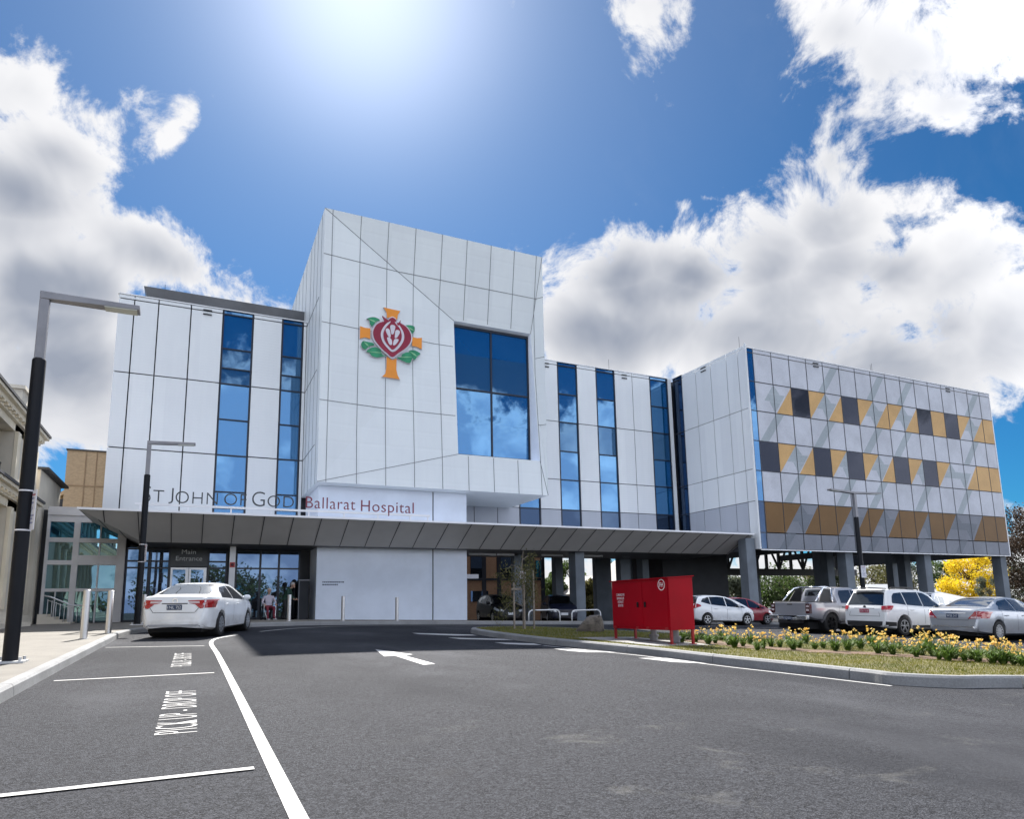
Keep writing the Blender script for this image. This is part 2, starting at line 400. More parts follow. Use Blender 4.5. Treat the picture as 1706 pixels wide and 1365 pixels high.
# --- main walls behind the panels
b = MB()
b.box(-4.3, D + .2, gz(0, 36), 13.3, 62, 16.45)            # left block, down to the ground
b.box(13.301, D + .2, 3.55, XC + .3, 45, 16.44)
hb(b, 'wall', m_joint)
b = MB(); b.box(XC + .06, YW + .12, 6.1, 57.7, 50, 16.1)
hb(b, 'wing_wall', m_joint)
rowsL = [(Z0, ZT), (Z1, Z0), (Z2, Z1), (3.1, Z2)]
b = MB()
panels_x(b, [(-4.37, -3.61), (-3.61, -2.48), (-2.48, -.91), (-.91, .69), (2.28, 3.83), (4.99, 5.2)], rowsL, D, gap=.06)
hb(b, 'facade_panels', m_white); b = MB()
rowsR = [(Z0, ZT), (Z1, Z0), (Z2, Z1), (Z3, Z2)]
colsR = [(17.2, 18.75), (20.3, 21.83), (23.38, 24.93), (26.5, 28.02), (28.02, 29.57)]
panels_x(b, colsR, rowsR, D, gap=.05)
panels_x(b, [(13.4, 14.0), (14.0, 15.6), (15.6, 17.2)] + colsR, [(3.6, Z3)], D, gap=.05, mi=1)
b.box(31.21, D - .06, 3.6, 31.49, D + .2, ZT, 0)
hb(b, 'facade_panels', [m_white, m_grey])
# roof edge strips
b = MB(); b.box(-4.38, D - .03, ZT, 31.6, D + .3, ZT + .05); hb(b, 'parapet_cap', m_trim)
rl = [3.1, 5.42, 6.3, Z2, 10.3, Z1, 13.2, 14.33, Z0, ZT]
gl = [0, 0, 0, 0, 0, 1, 1, 0, 0]
window_x(.69, 2.28, rl, D, gl); window_x(3.83, 4.99, rl, D, gl)
rr = [3.6, Z3, Z2, 10.28, Z1, 14.3, Z0, ZT]; gr = [2, 0, 0, 1, 0, 0, 0]  # lowest pane in dark glass: reflected canopy shade put into its colour
for a, c in ((18.75, 20.3), (21.83, 23.38), (24.93, 26.5), (29.57, 31.2)): window_x(a, c, rr, D, gr)
# little soffit vents near the parapet
def vents(pts):
    v = MB()
    for p in pts:
        for dz in (-.12, .12): v.box(p[0] - .22, D - .05, p[1] + dz - .035, p[0] + .22, D, p[1] + dz + .035)
    return v
for p_ in ((-.1, 16.25), (20.95, 16.2), (27.35, 16.22)): hb(vents([p_]), 'facade_vent', m_steel_dark)
# --- face of the wing turned to the left (X = XC)
b = MB()
cY = [(31.12, 31.87), (31.87, 32.93), (32.93, 34.46), (34.46, 36.0), (36.0, 37.51)]
for a, c in cY:
    for k, (z0, z1) in enumerate([(Z0, ZT - .02), (Z1, Z0), (Z2, Z1), (Z3, Z2), (3.75, Z3)]):
        if a == 31.12 and k == 4: z0 = 3.22
        b.box(XC, a + .025, z0 + .02, XC + .05, c - .025, z1 - .02, 1 if (k == 4 and a != 31.12) else 0)
b.box(XC - .04, YW - .02, 3.22, XC + .07, YW + .10, ZT + .06, 0)
hb(b, 'return_panels', [m_white, m_grey])
f = MB(); g = MB(); zs = [3.75, Z3, Z2, Z1, Z0, ZT - .02]
for z in zs: f.box(XC - .02, 37.51, z - .035, XC + .1, 38.55, z + .035)
f.box(XC - .02, 37.49, 3.75, XC + .1, 37.56, ZT)
for k, (z0, z1) in enumerate(zip(zs, zs[1:])): g.face([(XC + .03, 37.56, z0), (XC + .03, 38.55, z0), (XC + .03, 38.55, z1), (XC + .03, 37.56, z1)], 1 if k == 0 else 0)
w = hb(f, 'window', m_frame); hb(g, 'glass', [m_glassdk, m_glassdk], parent=w, fix=False)
b = MB()
for dz in (-.12, .12): b.box(XC - .05, 34.9, 16.2 + dz - .035, XC, 35.4, 16.2 + dz + .035)
hb(b, 'facade_vent', m_steel_dark)
# --- plant screen on the roof
b = MB(); b.hexa([(-3.1, 40, 17.1), (5.2, 40, 17.0), (5.2, 44, 17.0), (-3.1, 44, 17.1)], [(-3.35, 39.9, 17.78), (5.2, 39.9, 17.78), (5.2, 44, 17.78), (-3.35, 44, 17.78)])
b.box(-2.8, 40.6, 16.45, 5.1, 43.6, 17.1)
hb(b, 'roof_screen', m_roofmetal)
for px, py, Y in ((275, 480, 41), (1014, 603, 40), (1231, 566, 33), (1452, 610, 33), (1450, 612, 36)):
    q = onY(px, py, Y); b = MB(); b.tube([(q.x, Y, 16.1), (q.x, Y, q.z + .2)], .012, 6); hb(b, 'lightning_rod', m_steel_dark)
# --- tower with folded front
TX0, TX1, TZ0, TZ1 = 5.2, 18.04, 6.2, 20.83
WX0, WX1, WZ0, WZ1, DW = 12.62, 17.52, 8.36, 16.12, .72       # window opening, set back
yw = YT + DW
P = dict(A=(TX0, YT, TZ0), B=(TX1, YT, TZ0), C=(TX1, YT, TZ1), E=(TX0, YT, TZ1), a=(WX0, yw, WZ0), b=(WX1, yw, WZ0), c=(WX1, yw, WZ1), e=(WX0, yw, WZ1))
P['a'] = (WX0 - .0, YT + .10, WZ0 - .16); P['b'] = (WX1 + .1, YT + .10, WZ0 - .16)
b = MB()
for q in ('Aae', 'AeE', 'EecC', 'cbB', 'cBC', 'abBA'): b.face([P[k] for k in q])
# reveals back to the glass
yg = yw + .30
R = [(WX0, yg, WZ0), (WX1 - .1, yg, WZ0), (WX1 - .1, yg, WZ1 - .12), (WX0, yg, WZ1 - .12)]
for (k1, i1), (k2, i2) in zip((('a', 0), ('b', 1), ('c', 2), ('e', 3)), (('b', 1), ('c', 2), ('e', 3), ('a', 0))):
    b.face([P[k1], P[k2], R[i2], R[i1]], 1)
# sides, top, back, underside
b.face([(TX0, YT, TZ0), (TX0, YT, TZ1), (TX0, 47.1, TZ1), (TX0, 47.1, 16.4), (TX0, D + .06, 16.4), (TX0, D + .06, TZ0)])
b.face([(TX1, YT, TZ0), (TX1, YT, TZ1), (TX1, 47.1, TZ1), (TX1, 47.1, 16.4), (TX1, D + .06, 16.4), (TX1, D + .06, TZ0)])
b.face([(TX0, YT, TZ1), (TX1, YT, TZ1), (TX1, 47.1, TZ1), (TX0, 47.1, TZ1)]); b.face([(TX0, 47.1, 16.4), (TX1, 47.1, 16.4), (TX1, 47.1, TZ1), (TX0, 47.1, TZ1)])
b.face([(TX0, YT, TZ0), (TX1, YT, TZ0), (TX1, D + .06, TZ0), (TX0, D + .06, TZ0)])
tower = hb(b, 'tower', [m_tower, m_render], fix=True)
# shadow joints of the tower as thin recess strips proud by 3 mm
def plane_at(q, x, z):          # depth of a front facet at (x, z)
    p0, p1, p2 = [Vector(P[k]) for k in q[:3]]
    n = (p1 - p0).cross(p2 - p0); return p0.y - (n.x * (x - p0.x) + n.z * (z - p0.z)) / n.y
def above(p, q, x, z): return (q[0] - p[0]) * (z - p[2]) - (q[2] - p[2]) * (x - p[0]) > 0
def front_y(x, z):
    if above(P['E'], P['e'], x, z) and (x < WX1 and z > WZ1 or x < WX0 or x >= WX1 and above(P['c'], P['C'], x, z)): return plane_at('Eec', x, z)
    if not above(P['A'], P['a'], x, z) and (x <= P['b'][0] or not above(P['b'], P['B'], x, z)): return plane_at('abB', x, z)
    if x < 14: return plane_at('AeE' if above(P['A'], P['e'], x, z) else 'Aae', x, z)
    return plane_at('cBC' if above(P['B'], P['c'], x, z) is False else 'cbB', x, z)
jt = MB()
def joint(p, q, n=1, w=.022):
    pts = [Vector(p).lerp(Vector(q), i / n) for i in range(n + 1)]
    for u, v in zip(pts, pts[1:]): jt.bar(u + Vector((0, -.004, 0)), v + Vector((0, -.004, 0)), w, w, up=(0, 1, 0))
def inwin(x, z): return WX0 - .01 < x < WX1 + .11 and WZ0 - .17 < z < WZ1 + .01
def fjoint(x0, z0, x1, z1, step=.12):
    n = max(2, int(math.hypot(x1 - x0, z1 - z0) / step)); run = []
    def flush():
        if len(run) > 1:
            # merge straight pieces between facet changes
            keep = [run[0]]
            for i in range(1, len(run) - 1):
                if (run[i] - run[i - 1]).normalized().dot((run[i + 1] - run[i]).normalized()) < .999999: keep.append(run[i])
            keep.append(run[-1])
            for u, v in zip(keep, keep[1:]): joint(u, v)
        run.clear()
    for i in range(n + 1):
        x, z = lerp(x0, x1, i / n), lerp(z0, z1, i / n)
        if inwin(x, z): flush(); continue
        run.append(Vector((x, front_y(x, z), z)))
    flush()
for x in (5.62, 7.12, 8.62, 10.15, 11.7, 13.2, 14.7, 16.2, 17.66): fjoint(x, TZ0, x, TZ1)
for z in (10.39, 14.51, 18.26): fjoint(TX0, z, TX1, z)
for q in ('Aa', 'Ee', 'Cc', 'Bb'): joint(P[q[0]], P[q[1]], w=.02)
for y in (34.1, 35.3, 36.5, 37.7): jt.bar((TX0 - .004, y, TZ0), (TX0 - .004, y, TZ1), .016, .016)
for y in (39.5, 41, 42.6, 44.2, 45.8): jt.bar((TX0 - .004, y, 16.6), (TX0 - .004, y, TZ1), .016, .016)
for z in (8.31, 12.31, 16.33): jt.bar((TX0 - .004, 34.5, z), (TX0 - .004, D, z), .025, .025)
jt.build('joints', M('tower_joint', (.10, .11, .13), .6), tower, world=True, fix=False)
f = MB(); g = MB()
x0, x1, z0, z1 = WX0, WX1 - .1, WZ0, WZ1 - .12
xm, zm = 15.0, 12.22
for xx in (x0, x1 - .09): f.box(xx, yg - .12, z0, xx + .09, yg - .001, z1)
f.box(x0 + .09, yg - .115, z1 - .14, x1 - .09, yg - .002, z1); f.box(x0 + .09, yg - .115, z0, x1 - .09, yg - .002, z0 + .06)
f.box(xm - .05, yg - .11, z0 + .06, xm + .05, yg - .002, z1 - .14)
for xa, xb in ((x0 + .09, xm - .05), (xm + .05, x1 - .09)): f.box(xa, yg - .105, zm - .045, xb, yg - .002, zm + .045)
for (xa, xb) in ((x0 + .09, xm - .05), (xm + .05, x1 - .09)):
    for (za, zb, mi) in ((z0 + .06, 10.3, 0), (10.3, zm - .045, 0), (zm + .045, 14.3, 1), (14.3, z1 - .14, 0)):
        e = random.uniform(-.012, .012)
        g.face([(xa, yg - .05 + e, za), (xb, yg - .05 - e, za), (xb, yg - .05 - e, zb), (xa, yg - .05 + e, zb)], mi)
w = hb(f, 'window', m_frame); hb(g, 'glass', [m_glass, m_glass2], parent=w, fix=False)
# --- white rendered wall under the tower
b = MB(); b.box(5.45, 34.35, gz(9, 34) - .6, 11.45, D + .05, 6.19); b.box(11.52, 34.35, gz(9, 34) - .6, 13.42, D + .05, 6.19); b.box(11.45, 34.42, gz(9, 34) - .6, 11.52, D, 6.19, 1)
hb(b, 'feature_wall', [m_render, m_joint])
b = MB()
for z, s in ((2.0 - .08, 'Foundation stone laid and blessed'), (1.80, 'by the Bishop 2015')): pass
# --- canopy
CX0, CX1, CYF, CYB, CZT, CZB = -4.37, 31.49, 31.4, 33.5, 4.15, 3.06
b = MB()
top = [(CX0, CYF, CZT), (CX1, CYF, CZT), (CX1, D, CZT + .1), (CX0, D, CZT + .1)]
n_p = 24
xs = [CX0 + (CX1 - CX0) * i / n_p for i in range(n_p + 1)]
XLB = -2.15                                                     # foot of the left hip
b.face([(CX0, CYF, CZT), (CX1, CYF, CZT), (CX1, D, CZT + .12), (CX0, D, CZT + .12)], 1)
b.face([(CX0, CYF, CZT - .0), (CX1, CYF, CZT), (CX1 - .3, CYB, CZB), (XLB, CYB, CZB)], 0)
b.face([(CX0, CYF, CZT), (XLB, CYB, CZB), (XLB, D, CZB), (CX0, D, CZT)], 0)
b.face([(CX1, CYF, CZT), (CX1 - .3, CYB, CZB), (CX1 - .3, D, CZB), (CX1, D, CZT)], 0)
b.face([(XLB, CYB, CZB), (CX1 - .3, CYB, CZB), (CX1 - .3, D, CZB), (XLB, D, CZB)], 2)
x = -3.49
while x < 31.3:
    x0b = x; y1, z1_ = CYB, CZB
    if x < XLB: k = (x - CX0) / (XLB - CX0); y1, z1_ = lerp(CYF, CYB, k), lerp(CZT, CZB, k)
    b.bar((x, CYF + .02, CZT - .035), (x, y1, z1_ - .004), .03, .012, 3)
    x += 1.235
for k in (.3, .62): 
    b.bar((lerp(CX0, XLB, k), CYF + .02 + (CYB - CYF) * k + .02, lerp(CZT, CZB, k) - .01), (lerp(CX0, XLB, k), D - .1, lerp(CZT, CZB, k) - .01), .03, .012, 3)
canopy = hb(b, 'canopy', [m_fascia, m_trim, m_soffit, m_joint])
b = MB(); b.box(CX0 - .02, CYF - .05, CZT - .03, CX1, CYF + .06, CZT + .06); b.build('edge_trim', m_trim, canopy, world=True)
# --- entrance glazing under the canopy
YE = 36.5; fl = gz(0, 36) + .13
for vs, ps in (((-2.95, -1.98, -1.13), ((-2.9, -2.03), (-1.93, -1.18))), ((.58, 1.42), ((.63, 1.37),)), ((1.86, 3.0, 3.9, 4.92), ((1.91, 2.95), (3.05, 3.85), (3.95, 4.87)))):
    f = MB(); g = MB()
    for x in vs: f.box(x - .05, YE - .06, fl, x + .05, YE + .06, 3.05)
    for a, c in ps:
        for z in ((fl + .05, 2.1, 2.42, 3.0) if a < 1.5 else (fl + .05, 2.1, 3.0)): f.box(a, YE - .05, z - .04, c, YE + .05, z + .04)
        e = random.uniform(-.006, .006); g.face([(a, YE + e, fl), (c, YE - e, fl), (c, YE - e, 3.05), (a, YE + e, 3.05)])
    w = hb(f, 'entrance_glazing', m_frame); hb(g, 'glass', [m_glassent], parent=w, fix=False)
b = MB(); b.box(4.97, YE - .05, fl, 5.45, YE + .4, 3.05); hb(b, 'end_pier', m_darkwall)
b = MB(); b.box(-1.08, YE - .10, 2.16, .53, YE + .05, 3.05); hb(b, 'fascia_board', M('sign_board', (.012, .02, .026), .35))
m_alu = M('aluminium', (.62, .63, .65), .35, metal=.6, var=.05)
b = MB(); gd = MB()
for x0, x1 in ((-1.06, -.28), (-.26, .52)):
    for a, c in ((x0, x0 + .09), (x1 - .13, x1)): b.box(a, YE - .05, fl, c, YE + .04, 2.12)
    for z in (fl, 2.02): b.box(x0 + .09, YE - .045, z, x1 - .13, YE + .035, z + .1)
    gd.face([(x0 + .09, YE, fl), (x1 - .13, YE, fl), (x1 - .13, YE, 2.1), (x0 + .09, YE, 2.1)])
dr = hb(b, 'door', m_alu); hb(gd, 'glass', [m_glassent], parent=dr, fix=False)
b = MB(); b.box(1.48, 34.9, fl - .1, 1.74, 35.2, 3.05); hb(b, 'entrance_column', m_trim); b = MB(); b.box(-2.17, 33.3, fl - .1, -2.0, 33.5, 3.05)
hb(b, 'entrance_column', m_trim)
b = MB(); b.box(1.5, 34.86, 2.06, 1.72, 34.9, 2.3, 0); b.ell((1.61, 34.86, 2.18), (.07, .03, .07), mi=1); hb(b, 'fire_alarm', [M('alarm_red', (.45, .03, .03), .4), M('strobe_dark', (.08, .01, .015), .2)])
# dark lobby behind the glass
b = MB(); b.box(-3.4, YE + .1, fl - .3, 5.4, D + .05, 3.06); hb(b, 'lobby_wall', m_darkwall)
# --- undercroft: columns, core wall, clearance bars
def zfloor(x, y): return gz(x, y) - .05
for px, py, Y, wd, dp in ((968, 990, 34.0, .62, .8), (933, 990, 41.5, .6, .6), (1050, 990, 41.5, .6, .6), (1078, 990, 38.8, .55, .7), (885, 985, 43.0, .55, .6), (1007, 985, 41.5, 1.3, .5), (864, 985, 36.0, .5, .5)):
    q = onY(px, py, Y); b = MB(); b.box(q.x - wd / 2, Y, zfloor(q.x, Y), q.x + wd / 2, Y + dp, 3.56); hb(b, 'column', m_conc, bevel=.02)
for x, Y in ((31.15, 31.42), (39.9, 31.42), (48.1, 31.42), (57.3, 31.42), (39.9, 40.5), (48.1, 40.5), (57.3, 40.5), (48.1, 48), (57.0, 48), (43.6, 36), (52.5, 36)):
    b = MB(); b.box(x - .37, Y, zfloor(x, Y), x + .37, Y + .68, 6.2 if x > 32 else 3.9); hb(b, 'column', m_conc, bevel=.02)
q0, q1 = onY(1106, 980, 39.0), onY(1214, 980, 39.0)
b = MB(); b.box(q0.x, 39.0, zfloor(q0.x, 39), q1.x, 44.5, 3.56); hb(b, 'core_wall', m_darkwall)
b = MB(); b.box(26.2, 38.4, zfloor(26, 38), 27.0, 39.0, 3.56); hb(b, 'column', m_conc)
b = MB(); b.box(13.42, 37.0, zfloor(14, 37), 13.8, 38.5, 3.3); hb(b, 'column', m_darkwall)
m_batten = M('pale_batten', (.75, .76, .78), .5, var=.03)
for px0, px1, py, Y in ((782, 826, 923.5, 36), (829, 862, 924, 36), (903, 938, 925, 36), (940, 956, 924.5, 37.5), (972, 1004, 926, 36), (1038, 1050, 927, 37), (1062, 1078, 927, 37)):
    a, c = onY(px0, py, Y), onY(px1, py, Y); b = MB(); b.box(a.x, Y, a.z - .06, c.x, Y + .12, a.z + .06); hb(b, 'clearance_bar', m_batten)
# bracing behind the hanging screen
b = MB()
Yb = 45.0
b.box(32.5, Yb, 2.3, 58, Yb + .35, 2.9); b.box(32.5, Yb, 5.6, 58, Yb + .35, 6.15)
for i in range(17):
    x = 33 + i * 1.5; b.bar((x, Yb + .15, 2.8), (x, Yb + .15, 5.7), .22, .2)
    if i % 2 == 0: b.bar((x, Yb + .15, 2.8), (x + 1.5, Yb + .15, 5.7), .16, .12)
    else: b.bar((x + 1.5, Yb + .15, 2.8), (x, Yb + .15, 5.7), .16, .12)
b.box(32.3, 36, 3.7, 57.6, 36.3, 4.2); b.box(40, 33, 3.6, 40.3, 45, 4.1); b.box(48, 33, 3.6, 48.3, 45, 4.1)
hb(b, 'bridge_truss', m_steel_dark)
# --- wing front: patterned perforated screens
def screen_mat(name, col, per=.05):
    m, t, b = newmat(name); p = pos(t)
    v = t.voro(t.vadd(p, (1, 0, 1), 'MULTIPLY'), 1 / per); h = t.smooth(v.outputs['Distance'], .15, .35)
    n = t.noise(p, .5, 4, .6); n2 = t.noise(t.vadd(p, (.62, 0, .3), 'MULTIPLY'), 1.0, 1, .5)
    c = t.mix(t.smooth(n, .3, .7), tuple(c * .9 for c in col), tuple(c * 1.08 for c in col))
    c = t.mix(t.mul(t.sub(1.0, h), .45), c, tuple(c_ * .3 for c_ in col))
    t.l.new(c, b.inputs['Base Color']); b.inputs['Roughness'].default_value = .45; b.inputs['Specular IOR Level'].default_value = .12
    return m
m_lav = screen_mat('lavender_screen', (.545, .565, .625)); m_stripe = screen_mat('grey_screen', (.38, .425, .46)); m_stripedk = screen_mat('grey_screen_void', (.17, .19, .225))
m_ochre = screen_mat('ochre_screen', (.60, .375, .165)); m_ochredk = screen_mat('ochre_screen_void', (.19, .108, .045)); m_lowgrey = screen_mat('low_grey_screen', (.22, .235, .275))  # lower rows: shade of the void behind the holes put into colour
JX = [32.26, 33.84, 35.44, 37.04, 38.64, 40.25, 41.86, 43.5, 45.07, 46.71, 48.33, 49.93, 51.55, 53.18, 54.78, 56.39, 57.69]
ZR = [16.35, 16.06, 14.11, 12.15, 10.16, 8.21, 6.24, 4.26, 3.22]
def cx(c): i = int(clamp(math.floor(c), 0, 15)); return lerp(JX[i], JX[i + 1], c - i)
sc = MB(); wg = MB()
def pq(r0, r1, ct0, ct1, cb0, cb1, mi, lift, zt=None, zb=None):
    """parallelogram on the screen; ct* columns at its top, cb* at its bottom"""
    zt = ZR[r0] if zt is None else zt; zb = ZR[r1] if zb is None else zb; y = YW - lift
    sc.prism([(cx(cb0), y, zb), (cx(cb1), y, zb), (cx(ct1), y, zt), (cx(ct0), y, zt)], (0, .008, 0), mi)
for r in range(8):
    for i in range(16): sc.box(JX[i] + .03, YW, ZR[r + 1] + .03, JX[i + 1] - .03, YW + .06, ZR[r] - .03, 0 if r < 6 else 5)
def strip_split(fn):
    return fn
def ochre(r, shapes, mi):
    e = .012; 
    for (tl, tr, bl, br) in shapes:
        # cut at joints so that the dark joints stay open
        zt, zb = ZR[r] - .03, ZR[r + 1] + .03
        n0, n1 = int(math.floor(min(tl, bl) + 1e-6)), int(math.ceil(max(tr, br) - 1e-6))
        for i in range(n0, n1):
            poly = [(bl, 0.0), (br, 0.0), (tr, 1.0), (tl, 1.0)]
            for lim, sgn in ((i + .019, 1), (i + 1 - .019, -1)):
                out = []
                for (a, c) in zip(poly, poly[1:] + poly[:1]):
                    ia, ib = (a[0] - lim) * sgn >= 0, (c[0] - lim) * sgn >= 0
                    if ia: out.append(a)
                    if ia != ib: k = (lim - a[0]) / (c[0] - a[0]); out.append((lim, lerp(a[1], c[1], k)))
                poly = out
                if not poly: break
            if len(poly) >= 3: sc.prism([(cx(c), YW - .006, lerp(zb, zt, v)) for c, v in poly], (0, .012, 0), mi)
def gaps(r, ks, mi):
    """grey hour-glass between ochre shapes: a mid band and two triangles; k = column of its upper left corner, w = its width"""
    for k, w in ks:
        zt, zb = ZR[r], ZR[r + 1]
        c = lambda v, u: k - .95 + v * .95 + u * w         # v up 0..1, u across 0..1
        P_ = lambda v, u: (cx(c(v, u)), YW - .004, lerp(zb, zt, v))
        sc.prism([P_(.40, .02), P_(.40, .98), P_(.66, .98), P_(.66, .02)], (0, .008, 0), mi)
        sc.prism([P_(.985, .02), P_(.67, .02), P_(.67, .02 + .62 / max(w, .9))], (0, .008, 0), mi)
        sc.prism([P_(.015, .98), P_(.39, .98), P_(.39, .98 - .62 / max(w, .9))], (0, .008, 0), mi)
B_ = [(2, 4, 1.1, 3.05), (5, 7, 4.1, 6.05), (8, 9, 7.05, 8.05), (10, 14, 9.05, 13.05), (15, 16, 14.05, 16)]
ochre(2, B_, 1)
gaps(2, [(1.0, .95), (4, 1), (7, 1), (9, 1), (14, 1)], 2)
D_ = [(1, 2, 1, 1.05), (3, 5, 2.1, 4.05), (6, 7, 6, 6.05), (8, 10, 7.1, 9.05), (11, 12, 11, 11.05), (14, 16, 13.1, 16)]
ochre(4, D_, 1)
gaps(4, [(2, 1), (5, .85), (7, 1), (10, .8), (12, 1.9)], 2)
F_ = [(0, 2, 0, 1.05), (3, 5, 2.1, 4.05), (6, 7, 5.1, 6.05), (8, 10, 7.1, 9.05), (10, 12, 10, 11.05), (14, 16, 13.1, 16)]
ochre(6, F_, 4)
gaps(6, [(2, 1), (5, 1), (7, 1), (10, .8), (12, 1.9)], 3)
for k in (4, 7, 9, 14): pq(1, 2, k + .5, k + .93, k - .4, k + .02, 2, .004)
for k in (1, 4, 7, 9, 14): pq(3, 4, k + .05, k + .5, k - .95, k - .5, 2, .004)
for k in (2, 5, 7, 10, 13): pq(5, 6, k + .02, k + .48, k - .95, k - .5, 2, .004)
for k in (2, 5, 7, 10, 13): pq(7, 8, k + .1 - .95, k + .55 - .95, k - .45 - .95, k - .02 - .95, 3, .004)
for i in range(1, 16): sc.box(JX[i] - .022, YW - .018, ZR[8], JX[i] + .022, YW - .0155, ZR[0], 6)
for r in range(1, 7): sc.box(JX[0], YW - .017, ZR[r] - .022, JX[16], YW - .0145, ZR[r] + .022, 6)
pf = hb(sc, 'perforated_screens', [m_lav, m_ochre, m_stripe, m_stripedk, m_ochredk, m_lowgrey, m_joint])
for r, cs in ((2, (2, 5, 10, 12)), (4, (0, 3, 5, 8, 10))):
    for c in cs:
        w = MB(); w.box(JX[c] + .02, YW - .012, ZR[r + 1] + .02, JX[c + 1] - .02, YW - .006, ZR[r] - .02); hb(w, 'window', glass_mat('tinted_window', tint=(.035, .04, .058), deep=(.016, .019, .030), fac=.42) if 'tinted_window' not in MATS else MATS['tinted_window'])
g = MB(); f = MB()
for k, (z0, z1) in enumerate(zip(ZR[::-1], ZR[::-1][1:])): g.face([(31.76, YW + .01, z0), (32.24, YW + .01, z0), (32.24, YW + .01, z1), (31.76, YW + .01, z1)], 1 if z1 < 6.3 else 0)
for z in ZR: f.box(31.765, YW, z - .03, 32.22, YW + .06, z + .03)
for xx in (31.735, 32.22): f.box(xx, YW - .002, ZR[8], xx + .03, YW + .062, ZR[0])
w = hb(f, 'corner_window', m_frame); hb(g, 'glass', [m_glass, m_glassdk], parent=w, fix=False)
b = MB(); b.box(57.69, YW - .02, 3.2, 57.78, YW + .3, 16.4); b.box(31.73, YW - .03, 16.35, 57.78, YW + .1, 16.41); b.box(31.73, YW - .01, 3.16, 57.78, YW + .06, 3.22); hb(b, 'screen_edge', m_trim)
for x, z in ((38.0, 16.05), (52.4, 16.05)):
    b = MB()
    for dz in (-.12, .12): b.box(x - .25, YW - .05, z + dz - .035, x + .25, YW, z + dz + .035)
    hb(b, 'facade_vent', m_steel_dark)
b = MB(); b.box(31.74, YW + .05, 3.22, 31.8, YW + 6, 6.2); hb(b, 'undercroft_side', m_lowgrey); b = MB(); b.box(57.6, YW + .05, 3.22, 57.68, YW + 17, 6.2); hb(b, 'undercroft_side', m_lowgrey)

# --- name sign standing on the canopy edge
sign = empty('name_sign', (4, 31.6, 4.2)); tag(sign, 'raised name lettering on white rail along the front edge of the canopy', 'sign')
YS = 31.62
lt = MB(); l2 = MB()
m_char = M('charcoal_letters', (.03, .035, .04), .4); m_burg = M('burgundy_letters', (.20, .02, .045), .4)
def run(mb, txt, pa, pb, py_base, h, thin=-.014, ref=None):
    A = onY(pa[0], pa[1], YS); B = onY(pb[0], pb[1], YS); w = B.x - A.x; sl = (B.z - A.z) / w
    fit_text(mb, txt, lambda x, y, d: (A.x + x, YS - .03 - d, A.z + y), w, h, thin=thin, extrude=.03, spacing=1.08, capref=ref)
s6 = lambda x, y: (220 + x / 6.093, 790 + y / 6.093); s4 = lambda x, y: (480 + x / 3.5, 680 + y / 3.5)
run(lt, 'S', s6(110, 280), s6(187, 275), 0, .66)
run(lt, 'T', s6(210, 283), s6(320, 283), 0, .50)
lt.build('dark_lettering', m_char, sign, world=True, fix=False)['label'] = 'charcoal capitals reading ST'; lt = MB()
run(lt, 'J', s6(368, 300), s6(415, 300), 0, .66, ref='J')
run(lt, 'OHN', s6(438, 294), s6(868, 300), 0, .50)
lt.build('dark_lettering', m_char, sign, world=True, fix=False)['label'] = 'charcoal capitals reading JOHN'; lt = MB()
run(lt, 'OF', s6(933, 314), s6(1158, 320), 0, .50)
lt.build('dark_lettering', m_char, sign, world=True, fix=False)['label'] = 'charcoal capitals reading OF'; lt = MB()
run(lt, 'G', s6(1215, 325), s6(1345, 325), 0, .64)
run(lt, 'OD', s6(1372, 332), s6(1640, 338), 0, .50)
run(l2, 'Ballarat', s4(102, 583), s4(390, 597), 0, .52, thin=-.008)
l2.build('red_lettering', m_burg, sign, world=True, fix=False)['label'] = 'burgundy letters reading Ballarat'; l2 = MB()
run(l2, 'Hospital', s4(424, 602), s4(731, 610), 0, .52, thin=-.008)
lt.build('dark_lettering', m_char, sign, world=True, fix=False)['label'] = 'charcoal capitals reading GOD'
l2.build('red_lettering', m_burg, sign, world=True, fix=False)['label'] = 'burgundy letters reading Hospital'
b = MB(); b.box(-2.4, YS - .05, 4.43, 10.4, YS + .05, 4.52)
for x in (-2.2, -.4, 1.3, 2.95, 4.6, 6.2, 7.8, 9.4, 10.3): b.box(x - .03, YS - .03, 4.2, x + .03, YS + .03, 4.43)
b.build('rail', m_trim, sign, world=True)
# --- main entrance sign
b = MB(); sg = empty('entrance_sign', (-.28, YE - .12, 2.4)); tag(sg, 'pale lettering Main Entrance on the dark board over the doors', 'sign')
yE = YE - .104
fit_text(b, 'Main', lambda x, y, d: (-.62 + x, yE - d, 2.78 + y), .62, .21, extrude=.008); b.build('lettering', M('pale_letters', (.7, .72, .72), .5), sg, world=True, fix=False); b = MB(); fit_text(b, 'Entrance', lambda x, y, d: (-.86 + x, yE - d, 2.46 + y), 1.16, .21, extrude=.008)
b.build('lettering', MATS['pale_letters'], sg, world=True, fix=False)
b = MB(); tagp = empty('plaque_text', (6, 34.34, 1.9)); tag(tagp, 'two short lines of small dark lettering low on the white wall', 'lettering')
for k, (w, z, s) in enumerate(((1.0, 1.30, 'Hospital opening plaque'), (.72, 1.17, 'laid and blessed'))):
    x = 5.75
    for i in range(11 if k == 0 else 8): 
        ww = random.uniform(.05, .1); b.box(x, 34.343, z, x + ww, 34.35, z + .065); x += ww + .022
    b.build('lettering', MATS['small_letters'] if 'small_letters' in MATS else M('small_letters', (.08, .1, .15), .5), tagp, world=True); b = MB()
# --- emblem: flared orange cross, pomegranate, leaves
EM = empty('emblem_sign', (8.9, 33.6, 14)); tag(EM, 'orange cross with red pomegranate and green leaves mounted on the white tower', 'emblem')
